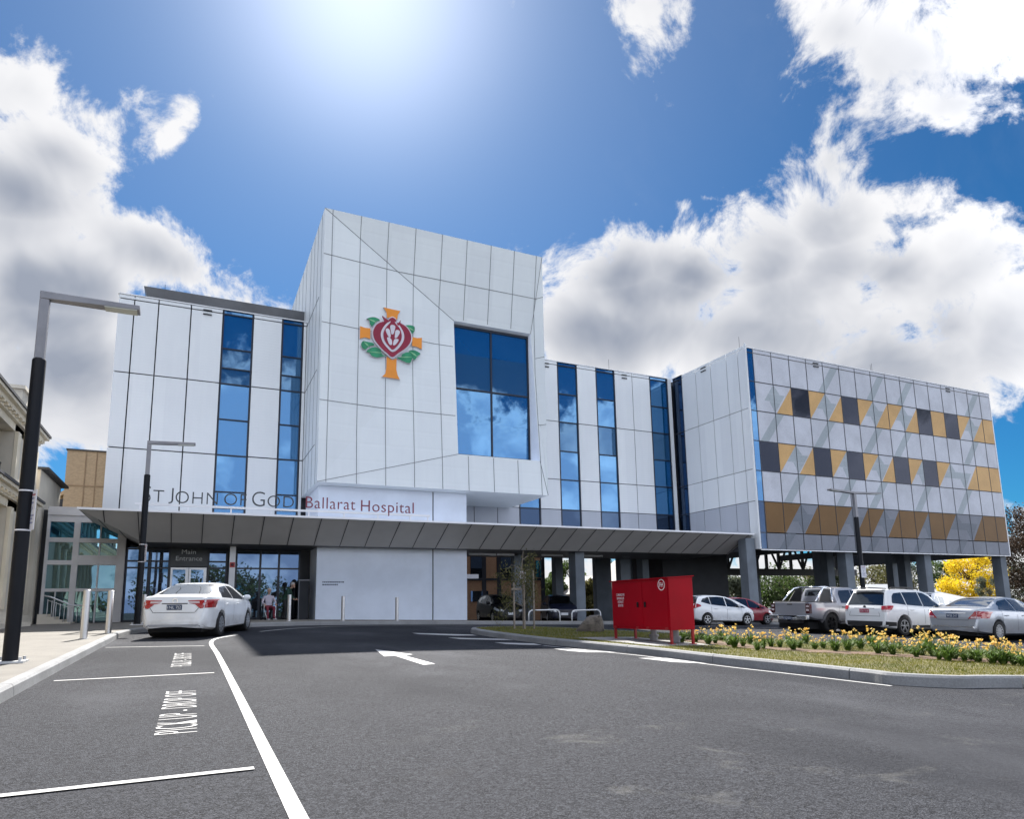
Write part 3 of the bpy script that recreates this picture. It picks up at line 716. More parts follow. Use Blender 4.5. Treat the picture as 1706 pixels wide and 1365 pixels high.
# outlines were read in a 1365-pixel enlargement of the wall; ex, ez turn them into metres on the facet
def epos(u, v):
    px, py = 580 + u / 9.75, 500 + v / 9.75
    q = onY(px, py, 33.78); yy = front_y(q.x, q.z); q = onY(px, py, yy); return q
def emb(mb, poly, d0, d1, mi=0):
    A = [epos(*p) for p in poly]; n = len(A)
    mb.hexa([q + Vector((0, -d1, 0)) for q in A], [q + Vector((0, -d0, 0)) for q in A], mi)
def smoothp(pts, n=6):
    out = []; m = len(pts)
    for i in range(m):
        p0, p1, p2, p3 = [Vector(pts[(i + k - 1) % m]) for k in range(4)]
        for j in range(n):
            t = j / n; out.append(tuple(.5 * ((2 * p1) + (-p0 + p2) * t + (2 * p0 - 5 * p1 + 4 * p2 - p3) * t * t + (-p0 + 3 * p1 - 3 * p2 + p3) * t ** 3)))
    return out
def scaled(poly, k):
    cxx = sum(p[0] for p in poly) / len(poly); cyy = sum(p[1] for p in poly) / len(poly)
    return [(cxx + (p[0] - cxx) * k, cyy + (p[1] - cyy) * k) for p in poly]
m_or = M('emblem_orange', (.78, .27, .02), .4, var=.05); m_edge = M('emblem_silver', (.62, .60, .66), .35, var=.05)
m_red = M('emblem_red', (.26, .008, .035), .35, var=.15, scale=.6); m_gr = M('emblem_green', (.02, .24, .11), .35, var=.25, scale=2); m_grl = M('emblem_light_green', (.22, .50, .26), .35)
cross = [[(570, 130), (840, 190), (800, 250), (790, 330), (705, 285), (625, 300), (620, 215)], [(190, 435), (270, 462), (355, 470), (352, 640), (270, 615), (185, 635)],
         [(1035, 610), (1110, 628), (1190, 625), (1187, 810), (1110, 770), (1030, 755)], [(620, 930), (705, 985), (780, 960), (775, 1140), (795, 1230), (830, 1298), (545, 1252), (600, 1200), (615, 1110)]]
for c in cross:
    o = MB(); emb(o, c, .0, .10); emb(o, scaled(c, 1.06), -.01, .07, 1); o.build('cross_arm', [m_or, m_edge], EM, world=True)
fruit = smoothp([(640, 385), (545, 375), (450, 420), (395, 530), (420, 660), (520, 790), (620, 880), (705, 945), (800, 880), (930, 790), (1000, 690), (1000, 570), (930, 460), (830, 395), (770, 390), (760, 340), (705, 305), (650, 335)], 4)
o = MB(); emb(o, scaled(fruit, 1.07), .0, .16, 1); emb(o, fruit, .0, .19, 0)
inner = smoothp([(650, 375), (560, 460), (515, 570), (540, 690), (620, 800), (705, 865), (800, 810), (880, 690), (890, 580), (840, 470), (765, 385)], 4)
emb(o, inner, .1, .215, 1); emb(o, smoothp([(705, 330), (660, 400), (590, 480), (555, 580), (580, 690), (640, 770), (705, 830), (780, 770), (840, 680), (850, 590), (820, 490), (755, 410)], 4), .1, .235, 0)
for s in ([(665, 450), (700, 430), (745, 455), (735, 520), (715, 580), (685, 580), (672, 520)], [(590, 520), (615, 488), (655, 515), (672, 620), (640, 625)], [(750, 525), (790, 515), (822, 550), (775, 635), (738, 640), (742, 580)], [(612, 645), (650, 635), (690, 680), (690, 750), (650, 745)], [(740, 660), (800, 670), (770, 730), (735, 760), (710, 755), (718, 700)]):
    emb(o, smoothp(s, 3), .2, .25, 1)
for s in ([(540, 280), (575, 345), (560, 400), (640, 385), (655, 365), (600, 330)], [(840, 345), (800, 400), (770, 395), (790, 440), (850, 420), (830, 390)]): emb(o, s, .1, .22, 0)
o.build('pomegranate', [m_red, m_edge], EM, world=True)
leaves = [[(300, 315), (390, 290), (470, 310), (505, 345), (450, 360), (410, 410), (375, 440), (345, 390), (335, 340)], [(905, 430), (980, 420), (1060, 440), (1070, 500), (1040, 555), (1010, 560), (960, 480)], [(235, 680), (300, 690), (390, 710), (415, 745), (330, 765), (275, 815), (225, 790), (205, 730)],
          [(290, 850), (340, 800), (430, 775), (510, 810), (528, 860), (560, 910), (610, 912), (480, 945), (380, 920), (340, 870)], [(785, 945), (850, 940), (870, 890), (960, 860), (1030, 900), (1035, 960), (990, 1035), (900, 1010)], [(980, 840), (1060, 825), (1160, 880), (1120, 920), (1070, 985), (1040, 950), (1010, 890)]]
for l in leaves:
    o = MB(); sm = smoothp(l, 4); emb(o, scaled(sm, 1.09), .0, .09, 1); emb(o, sm, .0, .12, 0)
    c = (sum(p[0] for p in l) / len(l), sum(p[1] for p in l) / len(l)); a = l[0]
    emb(o, [(lerp(a[0], c[0], .1), lerp(a[1], c[1], .1)), (c[0] + 8, c[1] - 12), (c[0] + (c[0] - a[0]) * .7, c[1] + (c[1] - a[1]) * .7), (c[0] - 8, c[1] + 8)], .1, .135, 2)
    o.build('leaf', [m_gr, m_edge, m_grl], EM, world=True)
# ------------------------------------------------------------------ ground
def frange(a, b, s):
    n = max(1, int(round((b - a) / s))); return [a + (b - a) * i / n for i in range(n + 1)]
def asphalt():
    m, t, b = newmat('asphalt'); p = pos(t)
    fine = t.noise(p, 85, 4, .75); agg = t.voro(p, 110); clump = t.noise(p, 30, 4, .7); mid = t.noise(p, 5, 5, .65); big = t.noise(t.vadd(p, (.62, .34, 1), 'MULTIPLY'), .60, 6, .62); big2 = t.noise(t.vadd(p, (.9, .5, 1), 'MULTIPLY'), .25, 4, .55)
    g = t.add(t.mul(fine, .66), t.mul(clump, .34))
    c = t.mix(t.smooth(g, .42, .60), (.0065, .0072, .0098), (.060, .063, .0735))
    c = t.mix(t.mul(t.smooth(agg.outputs['Distance'], .26, .06), .6), c, (.20, .20, .205))
    c = t.mix(t.mul(t.smooth(mid, .35, .75), .30), c, (.044, .0465, .054))
    c = t.mix(t.mul(t.smooth(big, .48, .72), .60), c, (.074, .077, .087))
    c = t.mix(t.mul(t.smooth(big2, .42, .62), .70), c, (.015, .0165, .0215))
    # pale dusty wipes and oil marks of their own shape
    w = t.noise(t.vadd(p, (1.0, 1.2, 1), 'MULTIPLY'), 1.3, 7, .66, .5)
    x, y, z = t.sep(p)
    near = t.mul(t.smooth(y, 6.4, 4.2), t.smooth(x, 1.0, 2.4))
    c = t.mix(t.mul(t.mul(t.smooth(w, .56, .76), near), .38), c, (.17, .166, .153))
    o = t.noise(t.vadd(p, (1.2, .8, 1), 'MULTIPLY'), .8, 4, .6)
    c = t.mix(t.mul(t.smooth(o, .66, .75), .55), c, (.024, .024, .027))
    # tyre-polished lanes
    t.l.new(c, b.inputs['Base Color'])
    t.l.new(t.math('ADD', .80, t.mul(fine, .15)), b.inputs['Roughness']); b.inputs['Specular IOR Level'].default_value = .12
    h = t.add(t.mul(fine, .7), t.mul(agg.outputs['Distance'], .8))
    t.l.new(t.bump(h, .8, .012), b.inputs['Normal'])
    return m
m_asph = asphalt()
def concrete(name, col, grain=180, amt=.5, rough=.85):
    m, t, b = newmat(name); p = pos(t)
    v = t.voro(p, grain); n = t.noise(p, 1.2, 5, .6); n2 = t.noise(p, 14, 5, .65)
    c = t.mix(t.smooth(n, .3, .7), tuple(c * .84 for c in col), tuple(min(1, c * 1.1) for c in col))
    c = t.mix(t.mul(v.outputs['Color'], amt), c, tuple(c_ * .45 for c_ in col))
    c = t.mix(t.mul(t.smooth(n2, .55, .8), .35), c, tuple(c_ * .55 for c_ in col))
    t.l.new(c, b.inputs['Base Color']); b.inputs['Roughness'].default_value = rough; b.inputs['Specular IOR Level'].default_value = .25
    t.l.new(t.bump(n2, .25, .01), b.inputs['Normal'])
    return m
m_path = concrete('exposed_aggregate', (.18, .170, .153), 160, .45); m_kerb = concrete('kerb_concrete', (.25, .255, .26), 60, .45); m_pad = concrete('pad_concrete', (.27, .265, .255), 60, .2)
m_earth = M('mulch', (.10, .06, .035), .95, var=.45, scale=9, bump=.5, bscale=40)
m_turf = M('turf_soil', (.085, .075, .022), .95, var=.35, scale=3, bump=.5, bscale=50)
def far_ground():
    m, t, b = newmat('paddock'); p = pos(t); n = t.noise(p, .05, 5); n2 = t.noise(p, .9, 5)
    c = t.mix(t.smooth(n, .35, .65), (.05, .055, .03), (.10, .09, .055)); c = t.mix(t.mul(n2, .5), c, (.03, .04, .02)); t.l.new(c, b.inputs['Base Color']); b.inputs['Roughness'].default_value = .95
    return m
def axis(lo, hi, s, ext):
    a = frange(lo, hi, s); e = [s * 4]
    out_hi = []; x = hi; st = s * 2
    while x < ext: x += st; st *= 1.5; out_hi.append(x)
    out_lo = []; x = lo; st = s * 2
    while x > -ext: x -= st; st *= 1.5; out_lo.insert(0, x)
    return out_lo + a + out_hi
b = MB(); b.grid(lambda x, y: (x, y, gz(x, y) - .06), axis(-40, 100, 5, 2500), axis(-40, 110, 5, 2500)); struct(b.build('ground', far_ground(), smooth=True))
b = MB(); b.grid(lambda x, y: (x, y, gz(x, y)), frange(-2.2, 76, 1.0), frange(-26, 58, 1.0)); struct(b.build('road', m_asph, smooth=True))
def dens(pts, s=.4):
    out = [Vector(pts[0])]
    for a, c in zip(pts, pts[1:]):
        a, c = Vector(a), Vector(c); n = max(1, int((c - a).length / s))
        out += [a.lerp(c, i / n) for i in range(1, n + 1)]
    return out
def smooth_path(pts, n=8):
    P_ = [Vector(p) for p in pts]; out = []
    for i in range(len(P_) - 1):
        p0 = P_[max(i - 1, 0)]; p1 = P_[i]; p2 = P_[i + 1]; p3 = P_[min(i + 2, len(P_) - 1)]
        for j in range(n):
            t = j / n; out.append(.5 * ((2 * p1) + (-p0 + p2) * t + (2 * p0 - 5 * p1 + 4 * p2 - p3) * t * t + (-p0 + 3 * p1 - 3 * p2 + p3) * t ** 3))
    out.append(P_[-1]); return out
def kerb(name, pts, side, h=.14, w=.16, gap=2.4):
    """kerb along a plan line; side = +1 when the raised ground lies to the left of the direction; cut into cast lengths"""
    b = MB(); L = 0
    nrm = []
    for i, p in enumerate(pts):
        d = (pts[min(i + 1, len(pts) - 1)] - pts[max(i - 1, 0)]).normalized(); nrm.append(Vector((-d.y, d.x)) * side)
    prof = [(0, -.05), (.015, h - .03), (.045, h), (w, h), (w, -.05)]
    seg = []
    def emit(seg):
        if len(seg) < 2: return
        n = len(prof); P_ = []; F = []
        for p, nn in seg:
            z = gz(p.x, p.y)
            for o, zz in prof: P_.append((p.x + nn.x * o, p.y + nn.y * o, z + zz))
        for i in range(len(seg) - 1):
            for k in range(n - 1): F.append((i * n + k, i * n + k + 1, (i + 1) * n + k + 1, (i + 1) * n + k))
        F.append(tuple(range(n))); F.append(tuple(reversed(range((len(seg) - 1) * n, len(seg) * n))))
        b.add(P_, F)
    for i in range(len(pts)):
        seg.append((pts[i], nrm[i]))
        if i: L += (pts[i] - pts[i - 1]).length
        if L > gap and i < len(pts) - 1:
            d = (pts[i] - pts[i - 1]).normalized(); seg[-1] = (pts[i] - d * .008, nrm[i]); emit(seg); seg = [(pts[i] + d * .008, nrm[i])]; L = 0
    emit(seg)
    return struct(b.build(name, m_kerb))
# left path and forecourt
KL = dens(smooth_path([(-1.75, -14), (-1.76, 0), (-1.76, 10), (-1.74, 18), (-1.70, 21.5), (-1.35, 23.8), (-.4, 25.1), (1.6, 25.9), (4.5, 27.1), (8, 28.3), (12, 28.9), (20, 29.2), (36, 29.3)], 8), .5)
kerb('kerb', KL, +1)
b = MB()
nn = []
for i, p in enumerate(KL):
    d = (KL[min(i + 1, len(KL) - 1)] - KL[max(i - 1, 0)]).normalized(); q = Vector((-d.y, d.x)) * .155 + p
    if p.y < 21.5 and p.x < -1: e = Vector((-9.5, p.y))
    elif p.x < 2.0:
        k = clamp((p.x + 1.75) / 3.75); k = max(k, .0)
        e = Vector((-9.5, lerp(21.5, 40, min(1, k * 2)))) if k < .5 else Vector((lerp(-9.5, 2.0, (k - .5) * 2), 40))
    elif p.x < 13.4: e = Vector((p.x, 40))
    else: e = Vector((p.x, 32.7))
    nn.append((q, e))
nv = 14
P_ = []; F = []
for q, e in nn:
    for k in range(nv + 1):
        r = q.lerp(e, (k / nv) ** 1.3); P_.append((r.x, r.y, gz(r.x, r.y) + .137))
for i in range(len(nn) - 1):
    for k in range(nv): F.append((i * (nv + 1) + k, i * (nv + 1) + k + 1, (i + 1) * (nv + 1) + k + 1, (i + 1) * (nv + 1) + k))
b.add(P_, F); struct(b.build('footpath', m_path, smooth=True))
# planted island
tipx = [G(*q).to_2d() for q in ((1706, 1147), (1600, 1147.5), (1488, 1142), (1434, 1135), (1300, 1119), (1208, 1108.6), (1077, 1092), (985, 1082), (900, 1073), (840, 1065))]
front = [Vector((17, 2.6)), Vector((13.5, 3.9))] + tipx + [Vector((7.75, 18.6)), Vector((8.0, 20.2)), Vector((8.7, 21.1))]
back = [Vector((9.8, 21.6)), Vector((11.3, 21.2)), Vector((12.6, 18)), Vector((13.6, 15)), Vector((14.6, 12)), Vector((15.8, 9)), Vector((17.5, 5.5)), Vector((19.5, 2.8))]
KI = dens(smooth_path(front + back, 6), .35)
kerb('garden_kerb', KI, -1, h=.15, w=.17)
def inside(pt, poly):
    x, y = pt; c = False; n = len(poly)
    for i in range(n):
        x0, y0 = poly[i]; x1, y1 = poly[(i + 1) % n]
        if (y0 > y) != (y1 > y) and x < (x1 - x0) * (y - y0) / (y1 - y0) + x0: c = not c
    return c
KI2 = []
for i, p in enumerate(KI):
    d = (KI[min(i + 1, len(KI) - 1)] - KI[max(i - 1, 0)]).normalized(); KI2.append(p + Vector((d.y, -d.x)) * .165)
bm = bmesh.new()
vs = [bm.verts.new((p.x, p.y, 0)) for p in KI2]; bm.faces.new(vs)
bmesh.ops.triangulate(bm, faces=bm.faces)
for ax in range(2):
    lo = min(p[ax] for p in KI2); hi = max(p[ax] for p in KI2); x = lo + .8
    while x < hi:
        co = [0, 0, 0]; no = [0, 0, 0]; co[ax] = x; no[ax] = 1
        bmesh.ops.bisect_plane(bm, geom=bm.verts[:] + bm.edges[:] + bm.faces[:], plane_co=co, plane_no=no); x += .8
for v in bm.verts: v.co.z = gz(v.co.x, v.co.y) + .142
me = bpy.data.meshes.new('garden_bed'); bm.to_mesh(me); bm.free(); me.materials.append(m_turf)
o = bpy.data.objects.new('garden_bed', me); COL.objects.link(o); struct(o)
# mulch strip under the flowers
FL = [G(px, py, .15) for px, py in ((1128, 1066), (1165, 1068), (1200, 1072), (1262, 1079), (1310, 1082), (1372, 1086), (1420, 1088), (1465, 1090), (1520, 1094), (1580, 1098), (1640, 1100), (1706, 1104))]
b = MB(); bl = [Vector((p.x, p.y)) for p in FL] + [Vector((FL[-1].x + 2.2, FL[-1].y - 2.6))]
bl = dens(smooth_path(bl, 4), .4)
rowp = []
for i, p in enumerate(bl):
    d = (bl[min(i + 1, len(bl) - 1)] - bl[max(i - 1, 0)]).normalized(); n_ = Vector((-d.y, d.x)); wv = .42 + .10 * math.sin(i * 1.7) + .05 * math.sin(i * 4.1)
    rowp.append([p + n_ * (wv * k / 3) for k in range(-3, 4)])
P_ = [(q.x, q.y, gz(q.x, q.y) + .15) for r in rowp for q in r if True]
b.add(P_, [(i * 7 + k, (i + 1) * 7 + k, (i + 1) * 7 + k + 1, i * 7 + k + 1) for i in range(len(rowp) - 1) for k in range(6)]); struct(b.build('mulch_bed', m_earth))
# painted markings
def paint_mat():
    m, t, b = newmat('road_paint'); p = pos(t); n = t.noise(p, 30, 5, .7); n2 = t.noise(p, 2.5, 4)
    c = t.mix(t.smooth(n, .56, .70), (.40, .40, .40), (.15, .15, .155)); c = t.mix(t.mul(t.smooth(n2, .45, .75), .35), c, (.32, .32, .32)); t.l.new(c, b.inputs['Base Color'])
    b.inputs['Roughness'].default_value = .7; t.l.new(t.bump(t.noise(p, 90, 3), .4, .01), b.inputs['Normal']); return m
m_paint = paint_mat()
def mark(name, polys, off=.005):
    b = MB()
    for poly in polys: b.face([(q[0], q[1], gz(q[0], q[1]) + off) for q in poly])
    return struct(b.build(name, m_paint, fix=False))
def line(name, pts, w, off=.005):
    pts = dens([Vector((p[0], p[1])) for p in pts], .5); b = MB(); P_ = []
    for i, p in enumerate(pts):
        d = (pts[min(i + 1, len(pts) - 1)] - pts[max(i - 1, 0)]).normalized(); n_ = Vector((-d.y, d.x)) * w / 2
        for q in (p + n_, p - n_): P_.append((q.x, q.y, gz(q.x, q.y) + off))
    b.add(P_, [(2 * i, 2 * i + 1, 2 * i + 3, 2 * i + 2) for i in range(len(pts) - 1)]); return struct(b.build(name, m_paint, fix=False))
line('lane_line', smooth_path([(.60, -6), (.535, 3), (.505, 9), (.47, 14), (.43, 17.5), (.62, 19.3), (1.15, 20.6)], 8), .088)
line('lane_line', smooth_path([(1.9, 22.2), (3.4, 24.2), (6, 26.0), (10, 27.1), (18, 27.4)], 8), .10)
for a, c in (((437, 1281), (0, 1333)), ((367, 1122), (92, 1136)), ((347, 1077), (176, 1080))):
    A, C = G(*a), G(*c); dx = (C - A); 
    line('bay_line', [(A.x - .08, A.y), (-1.66 if a[0] < 360 else -1.60, A.y + dx.y / dx.x * (-1.62 - A.x))] if a[0] < 400 else [(A.x - .05, A.y), (-1.62, A.y)], .07, .009)
V, F_ = text_faces('PICK UP - DROP OFF', 1.0, -.012, spacing=1.10)
tx0, tx1 = min(v[0] for v in V), max(v[0] for v in V); ty1 = max(v[1] for v in V)
for i, (y0, y1, xa, xb) in enumerate(((6.25, 8.95, .09, -.23), (12.0, 14.7, .03, -.27))):
    b = MB(); b.add([(lerp(xa, xb, v[1] / ty1) , lerp(y0, y1, (v[0] - tx0) / (tx1 - tx0)), 0) for v in V], F_)
    b.v = [(p[0], p[1], gz(p[0], p[1]) + .006) for p in b.v]; struct(b.build('road_lettering', m_paint, fix=False))
def pix(poly): return [G(*p).to_2d() for p in poly]
Z2_ = lambda x, y: (600 + x / 5.687, 1040 + y / 5.687)
mark('road_arrow', [pix([Z2_(143, 244), Z2_(500, 292), Z2_(425, 305), Z2_(712, 382), Z2_(600, 392), Z2_(330, 305), Z2_(228, 311)])])
# chevrons and edge strips beside the island kerb
mark('road_arrow', [pix([Z2_(490, 88), Z2_(1060, 104), Z2_(1110, 112), Z2_(900, 113), Z2_(560, 99)])])
mark('road_arrow', [pix([Z2_(830, 132), Z2_(1360, 145), Z2_(1450, 156), Z2_(1200, 152), Z2_(950, 146)])])
mark('road_arrow', [pix([Z2_(1270, 178), Z2_(1640, 188), Z2_(1720, 203), Z2_(1500, 199), Z2_(1380, 193)])])
c7 = lambda x, y: (900 + x / 4.265, 880 + y / 4.265)
mark('road_arrow', [pix([c7(95, 861), c7(300, 868), c7(540, 886), c7(330, 886), c7(210, 877)])])
mark('road_arrow', [pix([c7(695, 927), c7(900, 928), c7(1180, 966), c7(940, 956), c7(850, 945)])])
edge = [p + (0.16 * Vector((-1, 0))) for p in tipx[2:]][::-1]
line('edge_line', smooth_path([G(*q).to_2d() for q in ((905, 1076.5), (985, 1085), (1077, 1094.5), (1208, 1111.5), (1300, 1122), (1434, 1138), (1485, 1144))], 5), .07)
A, C = G(1285, 1067), G(1660, 1079.5)
line('bay_line', [A.to_2d(), C.to_2d()], .10); 
for k in range(-2, 7):
    q = Vector((21.1 + .9 * k / 1.0 * 1.0, 19.6 - 2.45 * k)); dv = Vector((math.sin(rad(72)), math.cos(rad(72)))); line('bay_line', [q - dv * .8, q + dv * 4.6], .09)
for i in range(10):
    x = 14.5 + i * 2.65; line('bay_line', [(x, 33.2), (x, 38.2)], .09)
A = G(1360, 1058).to_2d(); 
# concrete wheel stops and low kerbs at the back of the bays
# ------------------------------------------------------------------ vehicles
def car_paint(name, col, metal=0.0, flake=.0, rough=.28):
    m, t, b = newmat(name); p = objc(t); n = t.noise(p, 1.3, 4); dirt = t.noise(p, 4.0, 5, .65); x, y, z = t.sep(p)
    c = t.mix(t.smooth(n, .3, .7), tuple(c * .95 for c in col), tuple(min(1, c * 1.04) for c in col))
    c = t.mix(t.mul(t.mul(t.smooth(z, .75, .2), t.smooth(dirt, .35, .7)), .35), c, (.22, .19, .15)); t.l.new(c, b.inputs['Base Color'])
    b.inputs['Metallic'].default_value = metal; b.inputs['Roughness'].default_value = rough; b.inputs['Coat Weight'].default_value = .8; b.inputs['Coat Roughness'].default_value = .05
    return m
m_tyre = M('tyre_rubber', (.012, .012, .013), .85); m_alloy = M('alloy', (.50, .51, .53), .3, metal=.9); m_alloydk = M('dark_alloy', (.03, .03, .033), .35, metal=.6)
m_plast = M('black_plastic', (.014, .014, .016), .6); m_chrome = M('chrome', (.75, .76, .78), .12, metal=1.0, var=.02)
m_tail = M('tail_red', (.36, .008, .012), .12, var=.1, coat=1.0); m_tailclear = M('tail_clear', (.62, .55, .56), .12, coat=1.0); m_head = M('headlamp', (.55, .58, .62), .08, coat=1.0)
m_under = M('underbody', (.006, .006, .007), .9)
m_cg = glass_mat('car_glass', tint=(.62, .68, .74), deep=(.006, .007, .009), fac=.10, wob=.003, rough=.03)
m_cg2 = glass_mat('rear_glass', tint=(.75, .80, .86), deep=(.012, .013, .016), fac=.30, wob=.003, rough=.03)
m_plate_vic = M('plate_dark_blue', (.03, .05, .10), .4); m_plate_w = M('plate_white', (.62, .64, .66), .4); m_plate_red = M('plate_red', (.35, .02, .06), .4)
class Car:
    """body lofted along x (forward) from a centre silhouette, a belt line and plan widths; wheel arches are cut in the loft"""
    def __init__(s, top, belt, plan, roofw, bottom, wheels, R, archR, W):
        s.top, s.belt_, s.plan, s.roofw, s.bottom, s.wx, s.R, s.aR, s.W = top, belt, plan, roofw, bottom, wheels, R, archR, W
        s.x0, s.x1 = top[0][0], top[-1][0]
    def zt(s, x): return interp(s.top, x)
    def sec(s, x):
        zt = s.zt(x); zb = interp(s.bottom, x); bl = min(interp(s.belt_, x), zt - .02); bl = max(bl, zb + .04)
        w = interp(s.plan, x) * s.W / 2
        za = -1
        for xw in s.wx:
            dx = abs(x - xw)
            if dx < s.aR: za = max(za, s.R * .98 + math.sqrt(s.aR ** 2 - dx * dx))
        k = clamp((zt - bl) / .42)
        wr = lerp(w * .955, interp(s.roofw, x) * s.W / 2, k)
        z1 = max(zb, za); h = bl - z1
        pts = [(0, zb + .04), (w * .88, max(zb, za)), (w * .965, max(zb + .05, za + .004)), (w * .995, max(lerp(zb, bl, .36), za + .02)), (w * 1.0, max(lerp(zb, bl, .62), za + .04)), (w * .985, max(bl - .07 * clamp(h / .3), za + .05)), (w * .955, max(bl, za + .055))]
        hz = zt - bl
        pts += [(lerp(w * .955, wr, .5), bl + hz * lerp(.35, .46, k)), (wr, zt - lerp(.4 * hz, .075, k)), (wr * .95, zt - lerp(.2 * hz, .03, k)), (wr * .7, zt - lerp(.06 * hz, .008, k)), (wr * .35, zt - .002), (0, zt)]
        return pts
    def stations(s):
        xs = set(round(x, 4) for x in frange(s.x0, s.x1, .09))
        for xw in s.wx:
            for k in range(25): xs.add(round(xw + s.aR * math.cos(PI * k / 24), 4))
            xs.add(round(xw + s.aR + .004, 4)); xs.add(round(xw - s.aR - .004, 4))
        for x in [p[0] for p in s.top]: xs.add(round(x, 4))
        for e, sg in ((s.x0, 1), (s.x1, -1)):
            for d in (.004, .015, .03, .05, .075): xs.add(round(e + sg * d, 4))
        return sorted(x for x in xs if s.x0 <= x <= s.x1)
    def body(s):
        b = MB(); st = s.stations(); n = 0; P_ = []
        for x in st:
            q = s.sec(x); full = [(x, -y, z) for y, z in q] + [(x, y, z) for y, z in reversed(q[1:-1])]
            n = len(full); P_ += full
        F = []
        for i in range(len(st) - 1):
            for k in range(n): F.append((i * n + k, i * n + (k + 1) % n, (i + 1) * n + (k + 1) % n, (i + 1) * n + k))
        F.append(tuple(range(n))); F.append(tuple(range((len(st) - 1) * n, len(st) * n)))
        b.add(P_, F); return b
    def top_z(s, x, y):
        q = s.sec(x); y = abs(y)
        for (ya, za), (yb, zb) in zip(q[6:], q[7:]):
            if yb <= y <= ya and ya > yb: return lerp(za, zb, (ya - y) / (ya - yb))
        return q[6][1] if y > q[6][0] else q[-1][1]
    def side_y(s, x, z):
        q = s.sec(x)[1:]
        for (ya, za), (yb, zb) in zip(q, q[1:]):
            if za <= z <= zb and zb > za: return lerp(ya, yb, (z - za) / (zb - za))
        return q[-1][0] if z > q[-1][1] else q[0][0]
    def inside(s, x, y, z):
        if x < s.x0 or x > s.x1: return False
        q = s.sec(x)
        if z < q[1][1] - .001 and False: return False
        return z <= s.top_z(x, y) and abs(y) <= s.side_y(x, z)
    def end_x(s, y, z, rear=True):
        x, st = (s.x0, .012) if rear else (s.x1, -.012)
        for i in range(110):
            if s.inside(x, y, z): break
            x += st
        lo, hi = x - st, x
        for _ in range(12):
            m = (lo + hi) / 2
            if s.inside(m, y, z): hi = m
            else: lo = m
        return hi
    # surface patches
    def rear_patch(s, b, quad, mi=0, nu=6, nv=4, lift=.006, rear=True):
        """quad: four (y, z) corners"""
        def f(u, v):
            y = lerp(lerp(quad[0][0], quad[1][0], u), lerp(quad[3][0], quad[2][0], u), v); z = lerp(lerp(quad[0][1], quad[1][1], u), lerp(quad[3][1], quad[2][1], u), v)
            return (s.end_x(y, z, rear) + (-lift if rear else lift), y + (math.copysign(lift * 1.3 * max(0, abs(y) / (s.W / 2) - .8) / .2, y)), z)
        b.grid(f, [i / nu for i in range(nu + 1)], [i / nv for i in range(nv + 1)], mi)
    def side_patch(s, b, quad, sg, mi=0, nu=8, nv=3, lift=.005):
        def f(u, v):
            x = lerp(lerp(quad[0][0], quad[1][0], u), lerp(quad[3][0], quad[2][0], u), v); z = lerp(lerp(quad[0][1], quad[1][1], u), lerp(quad[3][1], quad[2][1], u), v)
            return (x, sg * (s.side_y(x, z) + lift), z)
        b.grid(f, [i / nu for i in range(nu + 1)], [i / nv for i in range(nv + 1)], mi)
    def side_window(s, b, x0, x1, zlo, zhi, sg, mi=0, lift=.006, n=14):
        def f(u, v):
            x = lerp(x0, x1, u); a = interp(zlo, x); c = max(interp(zhi, x), a + .003); z = lerp(a, c, v)
            return (x, sg * (s.side_y(x, z) + lift), z)
        b.grid(f, [i / n for i in range(n + 1)], [0, .33, .66, 1], mi)
    def top_patch(s, b, x0, x1, yw0, yw1, mi=0, lift=.007, nx=8, ny=10):
        def f(u, v):
            x = lerp(x0, x1, u); y = lerp(-1, 1, v) * lerp(yw0, yw1, u); return (x, y, s.top_z(x, y) + lift)
        b.grid(f, [i / nx for i in range(nx + 1)], [i / ny for i in range(ny + 1)], mi)
def wheel(root, x, y, R, w, spokes=5, rimmat=None, style=0):
    sg = 1 if y > 0 else -1
    b = MB(); rr = R * .66
    b.lathe([(rr, -w / 2 + .01), (R * .9, -w / 2), (R * .97, -w / 2 + .02), (R, -w / 2 + .05), (R, w / 2 - .05), (R * .97, w / 2 - .02), (R * .9, w / 2), (rr, w / 2 - .01), (rr * .97, w * .1), (rr * .97, -w * .3), (rr, -w / 2 + .01)], (x, y, R), 'y', 28)
    o = b.build('wheel', m_tyre, root, smooth=True, sharp=50)
    b = MB(); yo = y + sg * w * .30
    b.lathe([(rr, sg * w * .16), (rr * .94, sg * w * .17), (rr * .93, sg * w * .02), (rr * .9, -sg * w * .1), (0.001, -sg * w * .12)], (x, yo, R), 'y', 28, 1)
    b.lathe([(rr, sg * w * .17), (rr * .9, sg * w * .17), (rr * .89, sg * w * .10)], (x, yo, R), 'y', 28, 0)
    b.lathe([(rr * .22, sg * w * .1), (rr * .18, sg * w * .16), (.001, sg * w * .17)], (x, yo, R), 'y', 16, 0)
    for k in range(spokes):
        a = 2 * PI * k / spokes + .3
        for da in ((-.16, .16) if style == 1 else (0,)):
            u = Vector((math.cos(a + da * .5), 0, math.sin(a + da * .5))); v = Vector((math.cos(a + da), 0, math.sin(a + da)))
            c = Vector((x, yo + sg * w * .12, R)); b.bar(c + u * rr * .15, c + v * rr * .93, rr * (.11 if style == 1 else .2), w * .1, up=(0, 1, 0))
    b.build('rim', [rimmat or m_alloy, m_under], o)
    return o
def plate(root, c, x, z, w, h, mat, txt, txtmat, name='number_plate', tilt=0.0, y0=0.0):
    b = MB(); b.box(x - .012, y0 - w / 2, z - h / 2, x, y0 + w / 2, z + h / 2)
    o = b.build(name, mat, root, bevel=.004)
    t = MB(); fit_text(t, txt, lambda u, v, d: (x - .014, y0 + w * .44 - u, z - h * .27 + v), w * .88, h * .54)
    t.build('plate_lettering', txtmat, o, fix=False)
